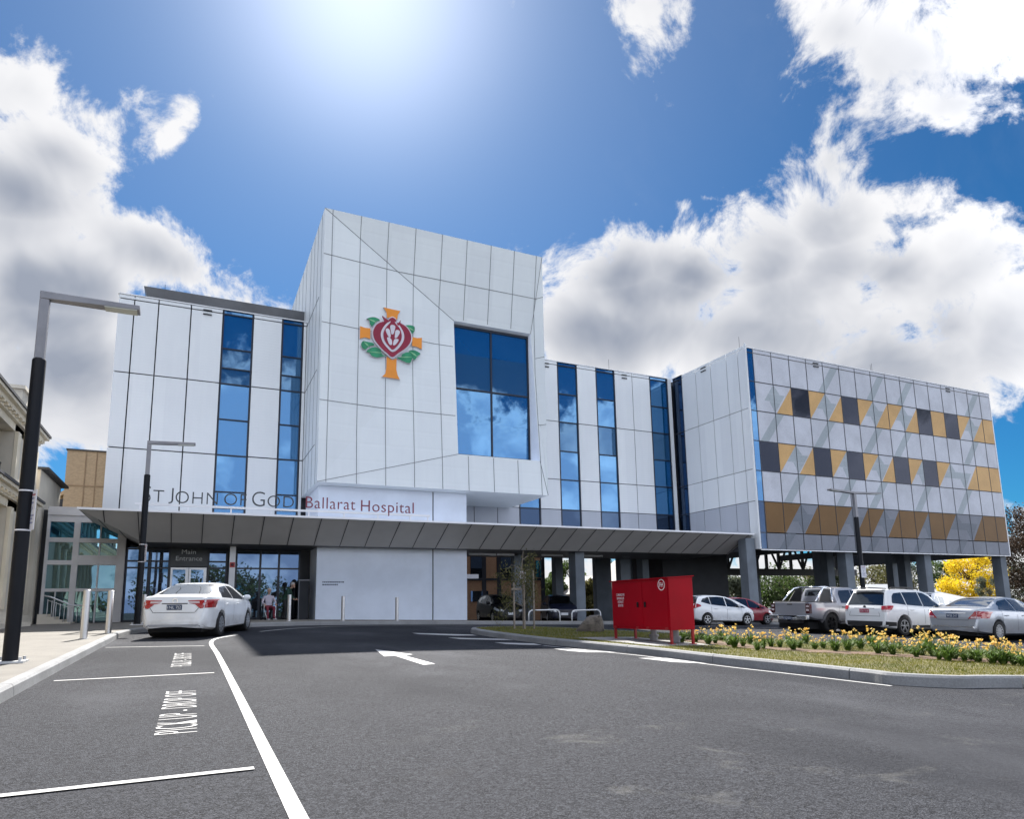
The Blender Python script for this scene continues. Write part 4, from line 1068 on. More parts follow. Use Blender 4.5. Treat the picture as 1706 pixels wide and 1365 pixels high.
def bumper_line(c, b, z, y, th=.008, mi=0):
    c.rear_patch(b, [(-y, z - th), (y, z - th), (y, z + th), (-y, z + th)], mi, nu=16, nv=1, lift=.004)
def pane_parts(c, root, wins, rear, front, mrear=None):
    """wins: list of (x0, x1, zlo, zhi); rear/front: (x0, x1, w0, w1)"""
    for sg in (-1, 1):
        for (x0, x1, zl, zh) in wins:
            b = MB(); c.side_window(b, x0, x1, zl, zh, sg); b.build('side_window', m_cg, root, smooth=True)
    b = MB(); c.top_patch(b, *rear); b.build('rear_window', mrear or m_cg2, root, smooth=True)
    b = MB(); c.top_patch(b, *front); b.build('windscreen', m_cg, root, smooth=True)
def doorlines(c, root, xs, z0, z1, handles, hz, hmat=None):
    b = MB()
    for sg in (-1, 1):
        for x in xs:
            za = max(z0, c.sec(x)[2][1] + .03)
            c.side_patch(b, [(x - .006, za), (x + .006, za), (x + .006, z1), (x - .006, z1)], sg, nu=1, nv=5, lift=.003)
    b.build('door_seam', m_plast, root)
    for sg in (-1, 1):
        for x in handles:
            y = c.side_y(x, hz); b = MB(); b.box(x - .11, sg * y - .012, hz - .017, x + .11, sg * y + .03 * sg, hz + .017); b.build('door_handle', hmat or m_plast, root, bevel=.008)
def mirrors(c, root, x, z, mat):
    for sg in (-1, 1):
        y = c.side_y(x, z); b = MB(); b.ell((x - .02, sg * (y + .13), z + .06), (.07, .12, .085), 10, 6); b.bar((x + .03, sg * (y - .02), z), (x, sg * (y + .08), z + .03), .05, .04)
        b.build('side_mirror', mat, root, smooth=True)
def underbody(c, root):
    b = MB(); xa, xb = c.wx
    b.box(c.x0 + .15, -c.W * .36, .16, c.x1 - .2, c.W * .36, .42)
    for xw in c.wx: b.lathe([(c.aR * .98, -c.W * .43), (c.aR * .98, c.W * .43)], (xw, 0, c.R), 'y', 20); 
    b.build('underbody', m_under, root)

def sedan_rear(root, c, kind): pass
WHITE = car_paint('white_paint', (.74, .76, .78)); SILVER = car_paint('silver_paint', (.36, .385, .425), metal=.55, rough=.32); UTE = car_paint('grey_silver_paint', (.35, .355, .39), metal=.55, rough=.33); REDP = car_paint('red_paint', (.22, .008, .02)); NAVY = car_paint('navy_paint', (.005, .008, .026), rough=.5); PEARL = car_paint('pearl_paint', (.72, .73, .73)); BLACKP = car_paint('black_paint', (.006, .006, .007), rough=.55)
for k_ in ('navy_paint', 'black_paint'): MATS[k_].node_tree.nodes['Principled BSDF'].inputs['Coat Weight'].default_value = .15

def finish(root, px, py, a_fwd_az, wheel_x, wheel_y):
    """put the car so that its wheel (wheel_x, wheel_y) touches the ground seen at the pixel; azimuth from +Y towards +X"""
    P_ = G(px, py); place_wheel(root, P_.x, P_.y, a_fwd_az, wheel_x, wheel_y)
def place_wheel(root, X, Y, az, wx, wy):
    th = rad(90 - az); d = Vector((math.cos(th), math.sin(th))); l = Vector((-d.y, d.x))
    o = Vector((X, Y)) - d * wx - l * wy
    n = gnorm(o.x, o.y); root.location = (o.x, o.y, gz(o.x, o.y) + .002)
    q = Vector((0, 0, 1)).rotation_difference(n).to_matrix() @ Matrix.Rotation(th, 3, 'Z'); root.rotation_euler = q.to_euler()

# ---- white sedan at the pick-up kerb
def white_sedan():
    r = empty('parked_car'); tag(r, 'white sedan seen from behind, stopped in the pick-up bay at the main entrance', 'car', 'parked cars')
    L = 4.82
    top = [(-2.42, .50), (-2.405, .72), (-2.385, .90), (-2.33, 1.075), (-2.28, 1.105), (-2.0, 1.115), (-1.78, 1.125), (-1.5, 1.225), (-1.1, 1.375), (-.75, 1.455), (-.2, 1.475), (.25, 1.455), (.6, 1.38), (1.0, 1.20), (1.35, 1.03), (1.6, .985), (2.0, .90), (2.25, .80), (2.36, .68), (2.40, .5)]
    belt = [(-2.42, .45), (-2.33, .98), (-2.0, 1.035), (-1.2, 1.03), (.2, .985), (1.2, .945), (1.9, .86), (2.3, .68), (2.4, .45)]
    plan = [(-2.42, .70), (-2.39, .78), (-2.30, .87), (-2.1, .935), (-1.7, .975), (-1.2, 1.0), (1.2, 1.0), (1.7, .97), (2.05, .91), (2.25, .80), (2.36, .66), (2.40, .52)]
    roofw = [(-2.4, .86), (-1.8, .80), (-1.2, .66), (-.7, .645), (.2, .66), (.9, .72), (1.4, .84), (2.4, .8)]
    bot = [(-2.42, .27), (-2.1, .22), (-1.7, .19), (1.7, .19), (2.2, .20), (2.4, .26)]
    c = Car(top, belt, plan, roofw, bot, (-1.39, 1.39), .325, .375, 1.825)
    c.body().build('body', WHITE, r, smooth=True, sharp=38); underbody(c, r)
    zl = [(-1.55, 1.045), (-.9, 1.04), (.2, 1.0), (1.1, .965)]
    pane_parts(c, r, [(-1.28, -.30, [(-1.28, 1.05), (.0, 1.01)], [(-1.28, 1.07), (-1.12, 1.23), (-.85, 1.335), (-.3, 1.38)]), (-.24, .92, [(-.3, 1.015), (.92, .975)], [(-.24, 1.38), (.1, 1.375), (.45, 1.29), (.92, 1.0)])], (-1.72, -.88, .67, .55), (.36, 1.30, .56, .70))
    b = MB()
    for sg in (-1, 1):                                             # lamps: upper clear bar and lower red wedge, wrapping the corner
        c.rear_patch(b, [(sg * .34, .955), (sg * .60, .965), (sg * .62, .91), (sg * .36, .905)], 1)
        c.rear_patch(b, [(sg * .32, .975), (sg * .872, .995), (sg * .872, .955), (sg * .33, .955)], 0, nu=26, lift=.010); c.rear_patch(b, [(sg * .60, .965), (sg * .872, .96), (sg * .872, .87), (sg * .615, .905)], 0, nu=26, lift=.010); c.rear_patch(b, [(sg * .35, .907), (sg * .83, .90), (sg * .80, .865), (sg * .47, .885)], 0, lift=.0075); c.rear_patch(b, [(sg * .50, .875), (sg * .872, .885), (sg * .868, .79), (sg * .64, .765)], 0, nu=26, lift=.010)
        c.side_patch(b, [(-2.22, .82), (-2.02, .93), (-2.06, .985), (-2.2, .995)], sg, 0, lift=.008)
        c.rear_patch(b, [(sg * .715, .985), (sg * .76, .985), (sg * .745, .86), (sg * .70, .86)], 1, nu=2, lift=.010)
    half = len(b.f) // 2
    for sg in (-1, 1):
        q = MB(); keep = [i for i, f in enumerate(b.f) if (sum(b.v[k][1] for k in f) > 0) == (sg > 0)]
        for i in keep: q.face([b.v[k] for k in b.f[i]], b.m[i])
        q.build('tail_light', [m_tail, m_tailclear], r, smooth=False)
    b = MB(); bumper_line(c, b, .665, .50, .006); bumper_line(c, b, .895, .32, .012)
    for sg in (-1, 1): c.rear_patch(b, [(sg * .50, .659), (sg * .515, .659), (sg * .62, .80), (sg * .605, .80)], 0, nu=1)
    b.build('boot_gap', m_plast, r)
    b = MB(); c.rear_patch(b, [(-.78, .30), (.78, .30), (.70, .36), (-.70, .36)], 0, nu=14); b.build('diffuser', M('bumper_grey', (.30, .31, .33), .5), r)
    b = MB(); b.lathe([(.052, 0), (.062, 0), (.062, -.008), (.052, -.008)], (c.end_x(0, .965) - .004, 0, .965), 'x', 18); b.build('badge', m_chrome, r)
    plate(r, c, c.end_x(0, .80) - .004, .80, .375, .135, m_plate_vic, '1NL 7J2', m_plate_w)
    doorlines(c, r, (-.27, .95, -1.18), .35, 1.0, (-.95, .12), .86, WHITE); mirrors(c, r, .80, .98, WHITE)
    for x in (-1.39, 1.39):
        for y in (-.80, .80): wheel(r, x, y, .325, .215, 10, m_alloy)
    place_wheel(r, .64, 20.45, 18, -1.39, -.80); return r
white_sedan()
# ---- silver sedan, right edge
def silver_sedan():
    r = empty('parked_car'); tag(r, 'silver sedan with triangular red tail lights parked beside the white wagon', 'car', 'parked cars')
    top = [(-2.42, .48), (-2.40, .75), (-2.36, .97), (-2.30, 1.02), (-2.1, 1.05), (-1.72, 1.07), (-1.5, 1.14), (-1.1, 1.31), (-.75, 1.40), (-.2, 1.44), (.3, 1.41), (.65, 1.32), (1.0, 1.16), (1.35, .98), (1.7, .93), (2.1, .85), (2.3, .72), (2.40, .48)]
    belt = [(-2.42, .45), (-2.33, .93), (-2.0, .985), (-1.2, .985), (.2, .95), (1.2, .91), (1.9, .82), (2.3, .66), (2.4, .45)]
    plan = [(-2.42, .72), (-2.38, .81), (-2.28, .89), (-2.05, .95), (-1.6, .985), (-1.2, 1.0), (1.2, 1.0), (1.8, .95), (2.15, .85), (2.3, .72), (2.40, .52)]
    roofw = [(-2.4, .85), (-1.7, .78), (-1.1, .63), (-.6, .62), (.3, .64), (.9, .70), (1.4, .83), (2.4, .8)]
    bot = [(-2.42, .29), (-2.1, .24), (-1.7, .20), (1.7, .19), (2.4, .25)]
    c = Car(top, belt, plan, roofw, bot, (-1.43, 1.43), .32, .365, 1.82)
    c.body().build('body', SILVER, r, smooth=True, sharp=38); underbody(c, r)
    pane_parts(c, r, [(-1.30, -.34, [(-1.3, 1.0), (-.3, .975)], [(-1.3, 1.03), (-1.12, 1.19), (-.85, 1.29), (-.34, 1.35)]), (-.28, .92, [(-.3, .975), (.92, .94)], [(-.28, 1.35), (.1, 1.34), (.45, 1.25), (.92, .96)])], (-1.64, -.84, .66, .54), (.40, 1.28, .55, .68))
    for sg in (-1, 1):
        b = MB(); c.rear_patch(b, [(sg * .48, .70), (sg * .872, .72), (sg * .872, .93), (sg * .70, .95)], 0, nu=26, lift=.010); c.rear_patch(b, [(sg * .56, .73), (sg * .80, .735), (sg * .80, .765), (sg * .58, .76)], 1, nu=20, lift=.014)
        c.side_patch(b, [(-2.22, .73), (-1.94, .76), (-2.10, .93), (-2.2, .935)], sg, 0, lift=.008); b.build('tail_light', [m_tail, m_tailclear], r)
    b = MB(); bumper_line(c, b, .655, .47, .005); bumper_line(c, b, .885, .40, .010)
    for sg in (-1, 1): c.rear_patch(b, [(sg * .47, .65), (sg * .48, .65), (sg * .69, .95), (sg * .68, .95)], 0, nu=1)
    b.build('boot_gap', m_plast, r)
    b = MB(); bumper_line(c, b, .44, .72, .012); b.build('bumper_strip', m_chrome, r)
    b = MB(); b.lathe([(.035, 0), (.042, 0), (.042, -.006), (.035, -.006)], (c.end_x(0, .955) - .003, 0, .955), 'x', 16); b.build('badge', m_chrome, r)
    b = MB(); q = c.end_x(0, .80); c.rear_patch(b, [(-.42, .865), (.42, .865), (.40, .89), (-.40, .89)], 0, nu=10, lift=.014); b.build('boot_trim', m_chrome, r)
    plate(r, c, c.end_x(0, .79) - .004, .785, .372, .134, m_plate_vic, 'WSS 347', m_plate_w)
    doorlines(c, r, (-.31, .95, -1.2), .33, .96, (-.97, .10), .82, SILVER); mirrors(c, r, .78, .95, SILVER)
    for x in (-1.43, 1.43):
        for y in (-.79, .79): wheel(r, x, y, .32, .21, 12, m_alloy)
    place_wheel(r, 23.35, 13.3, 87, -1.43, -.79); return r
silver_sedan()
# ---- white wagon (tall hatch)
def white_wagon():
    r = empty('parked_car'); tag(r, 'white tall wagon with roof rails and a red number plate', 'car', 'parked cars')
    top = [(-2.28, .42), (-2.26, .72), (-2.235, .98), (-2.16, 1.16), (-2.05, 1.38), (-1.95, 1.56), (-1.86, 1.655), (-1.5, 1.685), (-.6, 1.70), (.1, 1.68), (.5, 1.58), (.9, 1.36), (1.25, 1.12), (1.6, 1.06), (1.95, .99), (2.15, .88), (2.25, .70), (2.29, .48)]
    belt = [(-2.28, .40), (-2.2, 1.0), (-1.9, 1.10), (-1.2, 1.085), (.2, 1.04), (1.2, 1.01), (1.9, .94), (2.2, .75), (2.29, .45)]
    plan = [(-2.28, .80), (-2.25, .88), (-2.15, .94), (-1.9, .975), (-1.4, 1.0), (1.2, 1.0), (1.7, .97), (2.05, .90), (2.2, .80), (2.29, .62)]
    roofw = [(-2.28, .9), (-2.1, .80), (-1.9, .72), (-1.5, .70), (.1, .70), (.7, .74), (1.3, .86), (2.29, .85)]
    bot = [(-2.28, .34), (-2.0, .28), (-1.7, .24), (1.7, .24), (2.29, .30)]
    c = Car(top, belt, plan, roofw, bot, (-1.31, 1.33), .355, .41, 1.795)
    c.body().build('body', PEARL, r, smooth=True, sharp=38); underbody(c, r)
    pane_parts(c, r, [(-1.84, -1.12, [(-1.84, 1.17), (-1.12, 1.115)], [(-1.84, 1.22), (-1.72, 1.42), (-1.55, 1.525), (-1.12, 1.565)]), (-1.07, -.16, [(-1.1, 1.115), (-.1, 1.075)], [(-1.07, 1.565), (-.16, 1.59)]), (-.11, .92, [(-.1, 1.075), (.92, 1.05)], [(-.11, 1.585), (.2, 1.56), (.5, 1.43), (.92, 1.08)])], (-2.19, -1.955, .70, .60), (.30, 1.20, .60, .72), mrear=m_cg)
    for sg in (-1, 1):
        b = MB(); c.rear_patch(b, [(sg * .66, .92), (sg * .845, .93), (sg * .845, 1.08), (sg * .64, 1.06)], 0, nu=26, lift=.010); c.rear_patch(b, [(sg * .67, .86), (sg * .845, .85), (sg * .845, .93), (sg * .66, .92)], 1, nu=26, lift=.010)
        c.side_patch(b, [(-2.14, .90), (-1.98, .93), (-1.84, 1.08), (-2.12, 1.08)], sg, 0, lift=.009); c.side_patch(b, [(-2.14, .85), (-2.06, .88), (-2.0, .93), (-2.14, .92)], sg, 1, lift=.010); b.build('tail_light', [m_tail, m_tailclear], r)
    b = MB(); bumper_line(c, b, .70, .60, .006)
    for sg in (-1, 1): c.rear_patch(b, [(sg * .60, .70), (sg * .61, .70), (sg * .56, .85), (sg * .55, .85)], 0, nu=1)
    b.build('tailgate_gap', m_plast, r)
    b = MB(); c.rear_patch(b, [(-.78, .35), (.78, .35), (.80, .52), (-.80, .52)], 0, nu=14)
    for sg in (-1, 1):
        c.side_patch(b, [(-2.24, .35), (-1.74, .37), (-1.76, .50), (-2.25, .52)], sg, 0, lift=.006); c.side_patch(b, [(-.88, .30), (.90, .30), (.90, .40), (-.88, .40)], sg, 0, nu=10, nv=1, lift=.006)
    b.build('lower_cladding', m_plast, r)
    b = MB(); c.rear_patch(b, [(-.40, .965), (.40, .965), (.40, .985), (-.40, .985)], 0, nu=8, lift=.02); b.build('tailgate_trim', m_chrome, r)
    b = MB(); b.hexa([(-2.08, -.60, 1.615), (-1.86, -.61, 1.645), (-1.86, .61, 1.645), (-2.08, .60, 1.615)], [(-2.07, -.59, 1.635), (-1.84, -.60, 1.672), (-1.84, .60, 1.672), (-2.07, .59, 1.635)]); b.build('spoiler', PEARL, r, bevel=.006)
    for sg in (-1, 1):
        b = MB(); b.tube([(-1.65, sg * .60, 1.66), (-1.55, sg * .60, 1.725), (-.9, sg * .60, 1.745), (-.1, sg * .59, 1.735), (.05, sg * .58, 1.66)], .02, 6); b.build('roof_rail', m_plast, r)
    b = MB(); b.lathe([(.04, 0), (.055, 0), (.055, -.006), (.001, -.008)], (c.end_x(0, 1.02) - .003, 0, 1.02), 'x', 16); b.build('badge', m_plast, r)
    plate(r, c, c.end_x(0, .88) - .006, .88, .372, .134, m_plate_red, 'SSA 018', m_plate_w)
    doorlines(c, r, (-.13, .95, -1.1), .45, 1.08, (-.85, .22), .94, PEARL); mirrors(c, r, .80, 1.06, PEARL)
    for x in (-1.31, 1.33):
        for y in (-.77, .77): wheel(r, x, y, .355, .225, 5, m_alloy, 1)
    place_wheel(r, 23.0, 16.25, 88, -1.31, -.77); return r
white_wagon()
# ---- dual cab ute
def ute():
    r = empty('parked_ute'); tag(r, 'silver grey dual cab ute with black sports bar and dark wheels behind the flower bed', 'ute', 'parked cars')
    top = [(-2.62, .62), (-2.61, .80), (-2.60, 1.14), (-2.57, 1.175), (-2.0, 1.17), (-1.02, 1.17), (-.995, 1.30), (-.94, 1.62), (-.88, 1.75), (-.5, 1.79), (.15, 1.785), (.5, 1.70), (.85, 1.46), (1.2, 1.20), (1.6, 1.13), (2.2, 1.06), (2.45, .98), (2.58, .78), (2.62, .5)]
    belt = [(-2.62, .58), (-2.6, 1.08), (-1.0, 1.12), (.2, 1.12), (1.2, 1.10), (2.2, 1.0), (2.5, .85), (2.62, .48)]
    plan = [(-2.62, .86), (-2.58, .92), (-2.4, .965), (-1.8, 1.0), (1.6, 1.0), (2.1, .96), (2.4, .88), (2.55, .74), (2.62, .6)]
    roofw = [(-2.62, .92), (-1.1, .92), (-.9, .74), (-.5, .72), (.2, .72), (.8, .76), (1.3, .88), (2.62, .85)]
    bot = [(-2.62, .60), (-2.3, .50), (-1.0, .42), (1.6, .40), (2.62, .42)]
    c = Car(top, belt, plan, roofw, bot, (-1.47, 1.63), .385, .46, 1.87)
    c.body().build('body', UTE, r, smooth=True, sharp=35); underbody(c, r)
    pane_parts(c, r, [(-.80, -.05, [(-.8, 1.16), (0, 1.15)], [(-.80, 1.50), (-.70, 1.64), (-.05, 1.675)]), (.0, .98, [(0, 1.15), (.98, 1.13)], [(0, 1.675), (.3, 1.64), (.62, 1.45), (.98, 1.15)])], (-.975, -.915, .64, .60), (.34, 1.14, .62, .74), mrear=m_cg)
    b = MB(); b.box(-2.60, -.80, 1.165, -1.04, .80, 1.182); b.build('tray_cover', m_plast, r, bevel=.01)
    b = MB()
    for sg in (-1, 1): b.tube([(-2.12, sg * .76, 1.18), (-1.78, sg * .72, 1.50), (-1.55, sg * .66, 1.70), (-1.25, sg * .63, 1.755), (-1.06, sg * .63, 1.72), (-1.10, sg * .72, 1.30), (-1.16, sg * .76, 1.18)], .038, 8)
    b.tube([(-1.28, -.63, 1.755), (-1.28, .63, 1.755)], .038, 8); b.build('sports_bar', m_chrome, r, smooth=True)
    for sg in (-1, 1):
        b = MB(); b.hexa([(-1.85, sg * .70, 1.19), (-1.14, sg * .70, 1.19), (-1.14, sg * .62, 1.68), (-1.5, sg * .62, 1.68)], [(-1.85, sg * .685, 1.19), (-1.14, sg * .685, 1.19), (-1.14, sg * .605, 1.68), (-1.5, sg * .605, 1.68)]); b.build('bar_panel', m_plast, r)
    b = MB(); b.box(-2.635, -.70, .72, -2.61, .70, 1.145); b.build('tailgate', UTE, r, bevel=.02)
    b = MB(); b.box(-2.65, -.12, 1.055, -2.635, .12, 1.10); b.build('tailgate_handle', m_plast, r, bevel=.008)
    for sg in (-1, 1):
        b = MB(); b.box(-2.64, sg * .715, .74, -2.50, sg * .885, 1.10, 0); b.box(-2.646, sg * .74, .83, -2.64, sg * .86, .90, 1); b.box(-2.646, sg * .74, .97, -2.64, sg * .86, 1.04, 1); b.build('tail_light', [M('smoked_lamp', (.05, .006, .008), .15, coat=1.0) if 'smoked_lamp' not in MATS else MATS['smoked_lamp'], m_tailclear], r, bevel=.012)
    b = MB(); b.box(-2.80, -.86, .50, -2.62, -.42, .66); b.box(-2.80, .42, .50, -2.62, .86, .66); b.box(-2.77, -.42, .48, -2.62, .42, .58); b.build('rear_bumper', m_chrome, r, bevel=.02)
    b = MB(); b.box(-2.72, -.5, .36, -2.5, .5, .49); b.tube([(-2.9, 0, .46), (-2.6, 0, .46)], .04, 8); b.build('towbar', m_plast, r)
    plate(r, c, -2.78, .55, .372, .12, m_plate_vic, '1TQ 5DX', m_plate_w, y0=0)
    for sg in (-1, 1):
        for xw in c.wx:
            b = MB()
            pts = [Vector((xw + c.aR * 1.0 * math.cos(a), 0, c.R * .98 + c.aR * math.sin(a))) for a in [PI * (.02 + .96 * k / 14) for k in range(15)]]
            for p, q in zip(pts, pts[1:]):
                u = Vector((p.x, sg * (c.side_y(p.x, min(p.z + .05, 1.0)) + .015), p.z + .02)); v = Vector((q.x, sg * (c.side_y(q.x, min(q.z + .05, 1.0)) + .015), q.z + .02)); b.bar(u, v, .06, .09)
            b.build('wheel_flare', MATS['flare_grey'] if 'flare_grey' in MATS else M('flare_grey', (.10, .10, .11), .5), r)
        b = MB(); b.box(-.95, sg * .88, .36, 1.1, sg * .99, .43); b.build('side_step', MATS['flare_grey'], r)
    doorlines(c, r, (-.03, 1.0, -.98), .55, 1.12, (-.72, .25), 1.0, m_plast); mirrors(c, r, .85, 1.13, m_chrome)
    for x in c.wx:
        for y in (-.80, .80): wheel(r, x, y, .385, .265, 6, m_alloydk)
    place_wheel(r, 22.05, 18.55, 87, -1.47, -.80); return r
ute()
# ---- small white hatch
def hatch(name_label, paint, where, az, sc=1.0, grp='parked cars'):
    r = empty('parked_car'); tag(r, name_label, 'car', grp)
    top = [(-1.95, .40), (-1.94, .72), (-1.91, .95), (-1.84, 1.12), (-1.72, 1.34), (-1.58, 1.47), (-1.2, 1.52), (-.5, 1.525), (.1, 1.47), (.6, 1.33), (1.1, 1.09), (1.4, .95), (1.7, .83), (1.87, .70), (1.94, .52), (1.955, .42)]
    belt = [(-1.95, .38), (-1.88, .98), (-1.6, 1.04), (-.8, .97), (.2, .90), (1.1, .85), (1.6, .76), (1.9, .58), (1.955, .40)]
    plan = [(-1.95, .78), (-1.92, .86), (-1.8, .93), (-1.5, .98), (-1.1, 1.0), (.9, 1.0), (1.35, .96), (1.7, .86), (1.87, .72), (1.955, .55)]
    roofw = [(-1.95, .88), (-1.7, .74), (-1.3, .69), (.1, .69), (.7, .74), (1.2, .86), (1.955, .85)]
    bot = [(-1.95, .30), (-1.6, .22), (1.5, .18), (1.955, .24)]
    c = Car(top, belt, plan, roofw, bot, (-1.25, 1.25), .295, .345, 1.695)
    c.body().build('body', paint, r, smooth=True, sharp=38); underbody(c, r)
    pane_parts(c, r, [(-1.55, -1.02, [(-1.55, 1.16), (-1.02, 1.03)], [(-1.55, 1.19), (-1.40, 1.33), (-1.02, 1.42)]), (-.98, -.06, [(-1., 1.03), (-.06, .955)], [(-.98, 1.425), (-.4, 1.435), (-.06, 1.41)]), (0, .80, [(0, .95), (.8, .90)], [(0, 1.40), (.4, 1.27), (.8, 1.02)]), (.84, 1.20, [(.84, .90), (1.2, .89)], [(.84, 1.04), (1.2, .895)])], (-1.86, -1.62, .68, .58), (.30, 1.30, .58, .70))
    for sg in (-1, 1):
        b = MB(); c.side_patch(b, [(-1.92, .84), (-1.60, .94), (-1.64, 1.02), (-1.88, 1.10)], sg, 0); c.rear_patch(b, [(sg * .58, .84), (sg * .72, .84), (sg * .70, 1.10), (sg * .60, 1.10)], 0); b.build('tail_light', [m_tail], r)
        b = MB(); c.side_patch(b, [(1.35, .68), (1.82, .56), (1.80, .68), (1.42, .80)], sg, 0); c.rear_patch(b, [(sg * .42, .56), (sg * .62, .58), (sg * .62, .70), (sg * .44, .66)], 0, rear=False); b.build('headlight', m_head, r)
    b = MB(); c.rear_patch(b, [(-.40, .30), (.40, .30), (.42, .46), (-.42, .46)], 0, rear=False, nu=10); c.rear_patch(b, [(-.36, .58), (.36, .58), (.38, .64), (-.38, .64)], 0, rear=False, nu=10); b.build('grille', m_plast, r)
    plate(r, c, c.end_x(0, .80) - .004, .80, .372, .134, m_plate_w, 'XYN 482', m_plate_vic)
    b = MB(); b.box(1.955, -.186, .40, 1.967, .186, .53); b.build('number_plate', m_plate_w, r)
    doorlines(c, r, (-.03, .90, -1.0), .32, .93, (-.75, .12), .84, paint); mirrors(c, r, .74, .95, paint)
    for x in c.wx:
        for y in (-.735, .735): wheel(r, x, y, .295, .185, 5, m_alloy)
    r.scale = (sc, sc, sc); place_wheel(r, where[0], where[1], az, -1.25 * sc, -.735 * sc); return r
hatch('small white hatchback in profile parked beyond the red cabinet', WHITE, (23.42, 26.95), 93)
hatch('dark red hatchback half hidden behind the small white hatchback', REDP, (onY(1290, 1040, 29.2).x - 3.2, 29.2), 93)
# ---- dark cars in the undercroft and far van
hatch('dark navy car parked nose out under the building behind white hoop rails', NAVY, (19.6, 37.4), 200, 1.08, 'cars under the building')
hatch('black car in deep shade beside the rendered wall under the building', BLACKP, (15.9, 38.6), 185, 1.08, 'cars under the building')
def van():
    r = empty('parked_van'); tag(r, 'white van partly seen beyond the roof of the silver sedan', 'van', 'parked cars')
    top = [(-2.2, .45), (-2.19, 1.1), (-2.15, 1.72), (-2.05, 1.82), (-1.0, 1.86), (.4, 1.84), (.75, 1.74), (1.15, 1.38), (1.5, 1.12), (1.85, 1.02), (2.1, .85), (2.2, .5)]
    belt = [(-2.2, .42), (-2.17, 1.1), (.4, 1.08), (1.3, 1.02), (1.9, .9), (2.2, .45)]
    plan = [(-2.2, .9), (-2.15, .96), (-1.9, 1.0), (1.2, 1.0), (1.7, .94), (2.05, .8), (2.2, .6)]
    roofw = [(-2.2, .84), (-2.0, .80), (.4, .78), (1.2, .84), (2.2, .8)]
    c = Car(top, belt, plan, roofw, [(-2.2, .3), (2.2, .25)], (-1.35, 1.35), .32, .37, 1.8)
    c.body().build('body', WHITE, r, smooth=True, sharp=38); underbody(c, r)
    pane_parts(c, r, [(.05, .95, [(.05, 1.12), (.95, 1.08)], [(.05, 1.66), (.5, 1.62), (.95, 1.24)]), (-1.0, -.1, [(-1, 1.15), (-.1, 1.13)], [(-1, 1.62), (-.1, 1.64)])], (-2.19, -2.13, .62, .60), (.62, 1.42, .62, .72))
    doorlines(c, r, (0, 1.0), .4, 1.1, (.15,), 1.0)
    for sg in (-1, 1):
        b = MB(); c.side_patch(b, [(-2.18, .9), (-2.08, .9), (-2.08, 1.25), (-2.16, 1.25)], sg, 0); b.build('tail_light', m_tail, r)
    for x in c.wx:
        for y in (-.78, .78): wheel(r, x, y, .32, .2, 5, m_alloy)
    place_wheel(r, 36.5, 23.2, 250, -1.35, .78)
van()
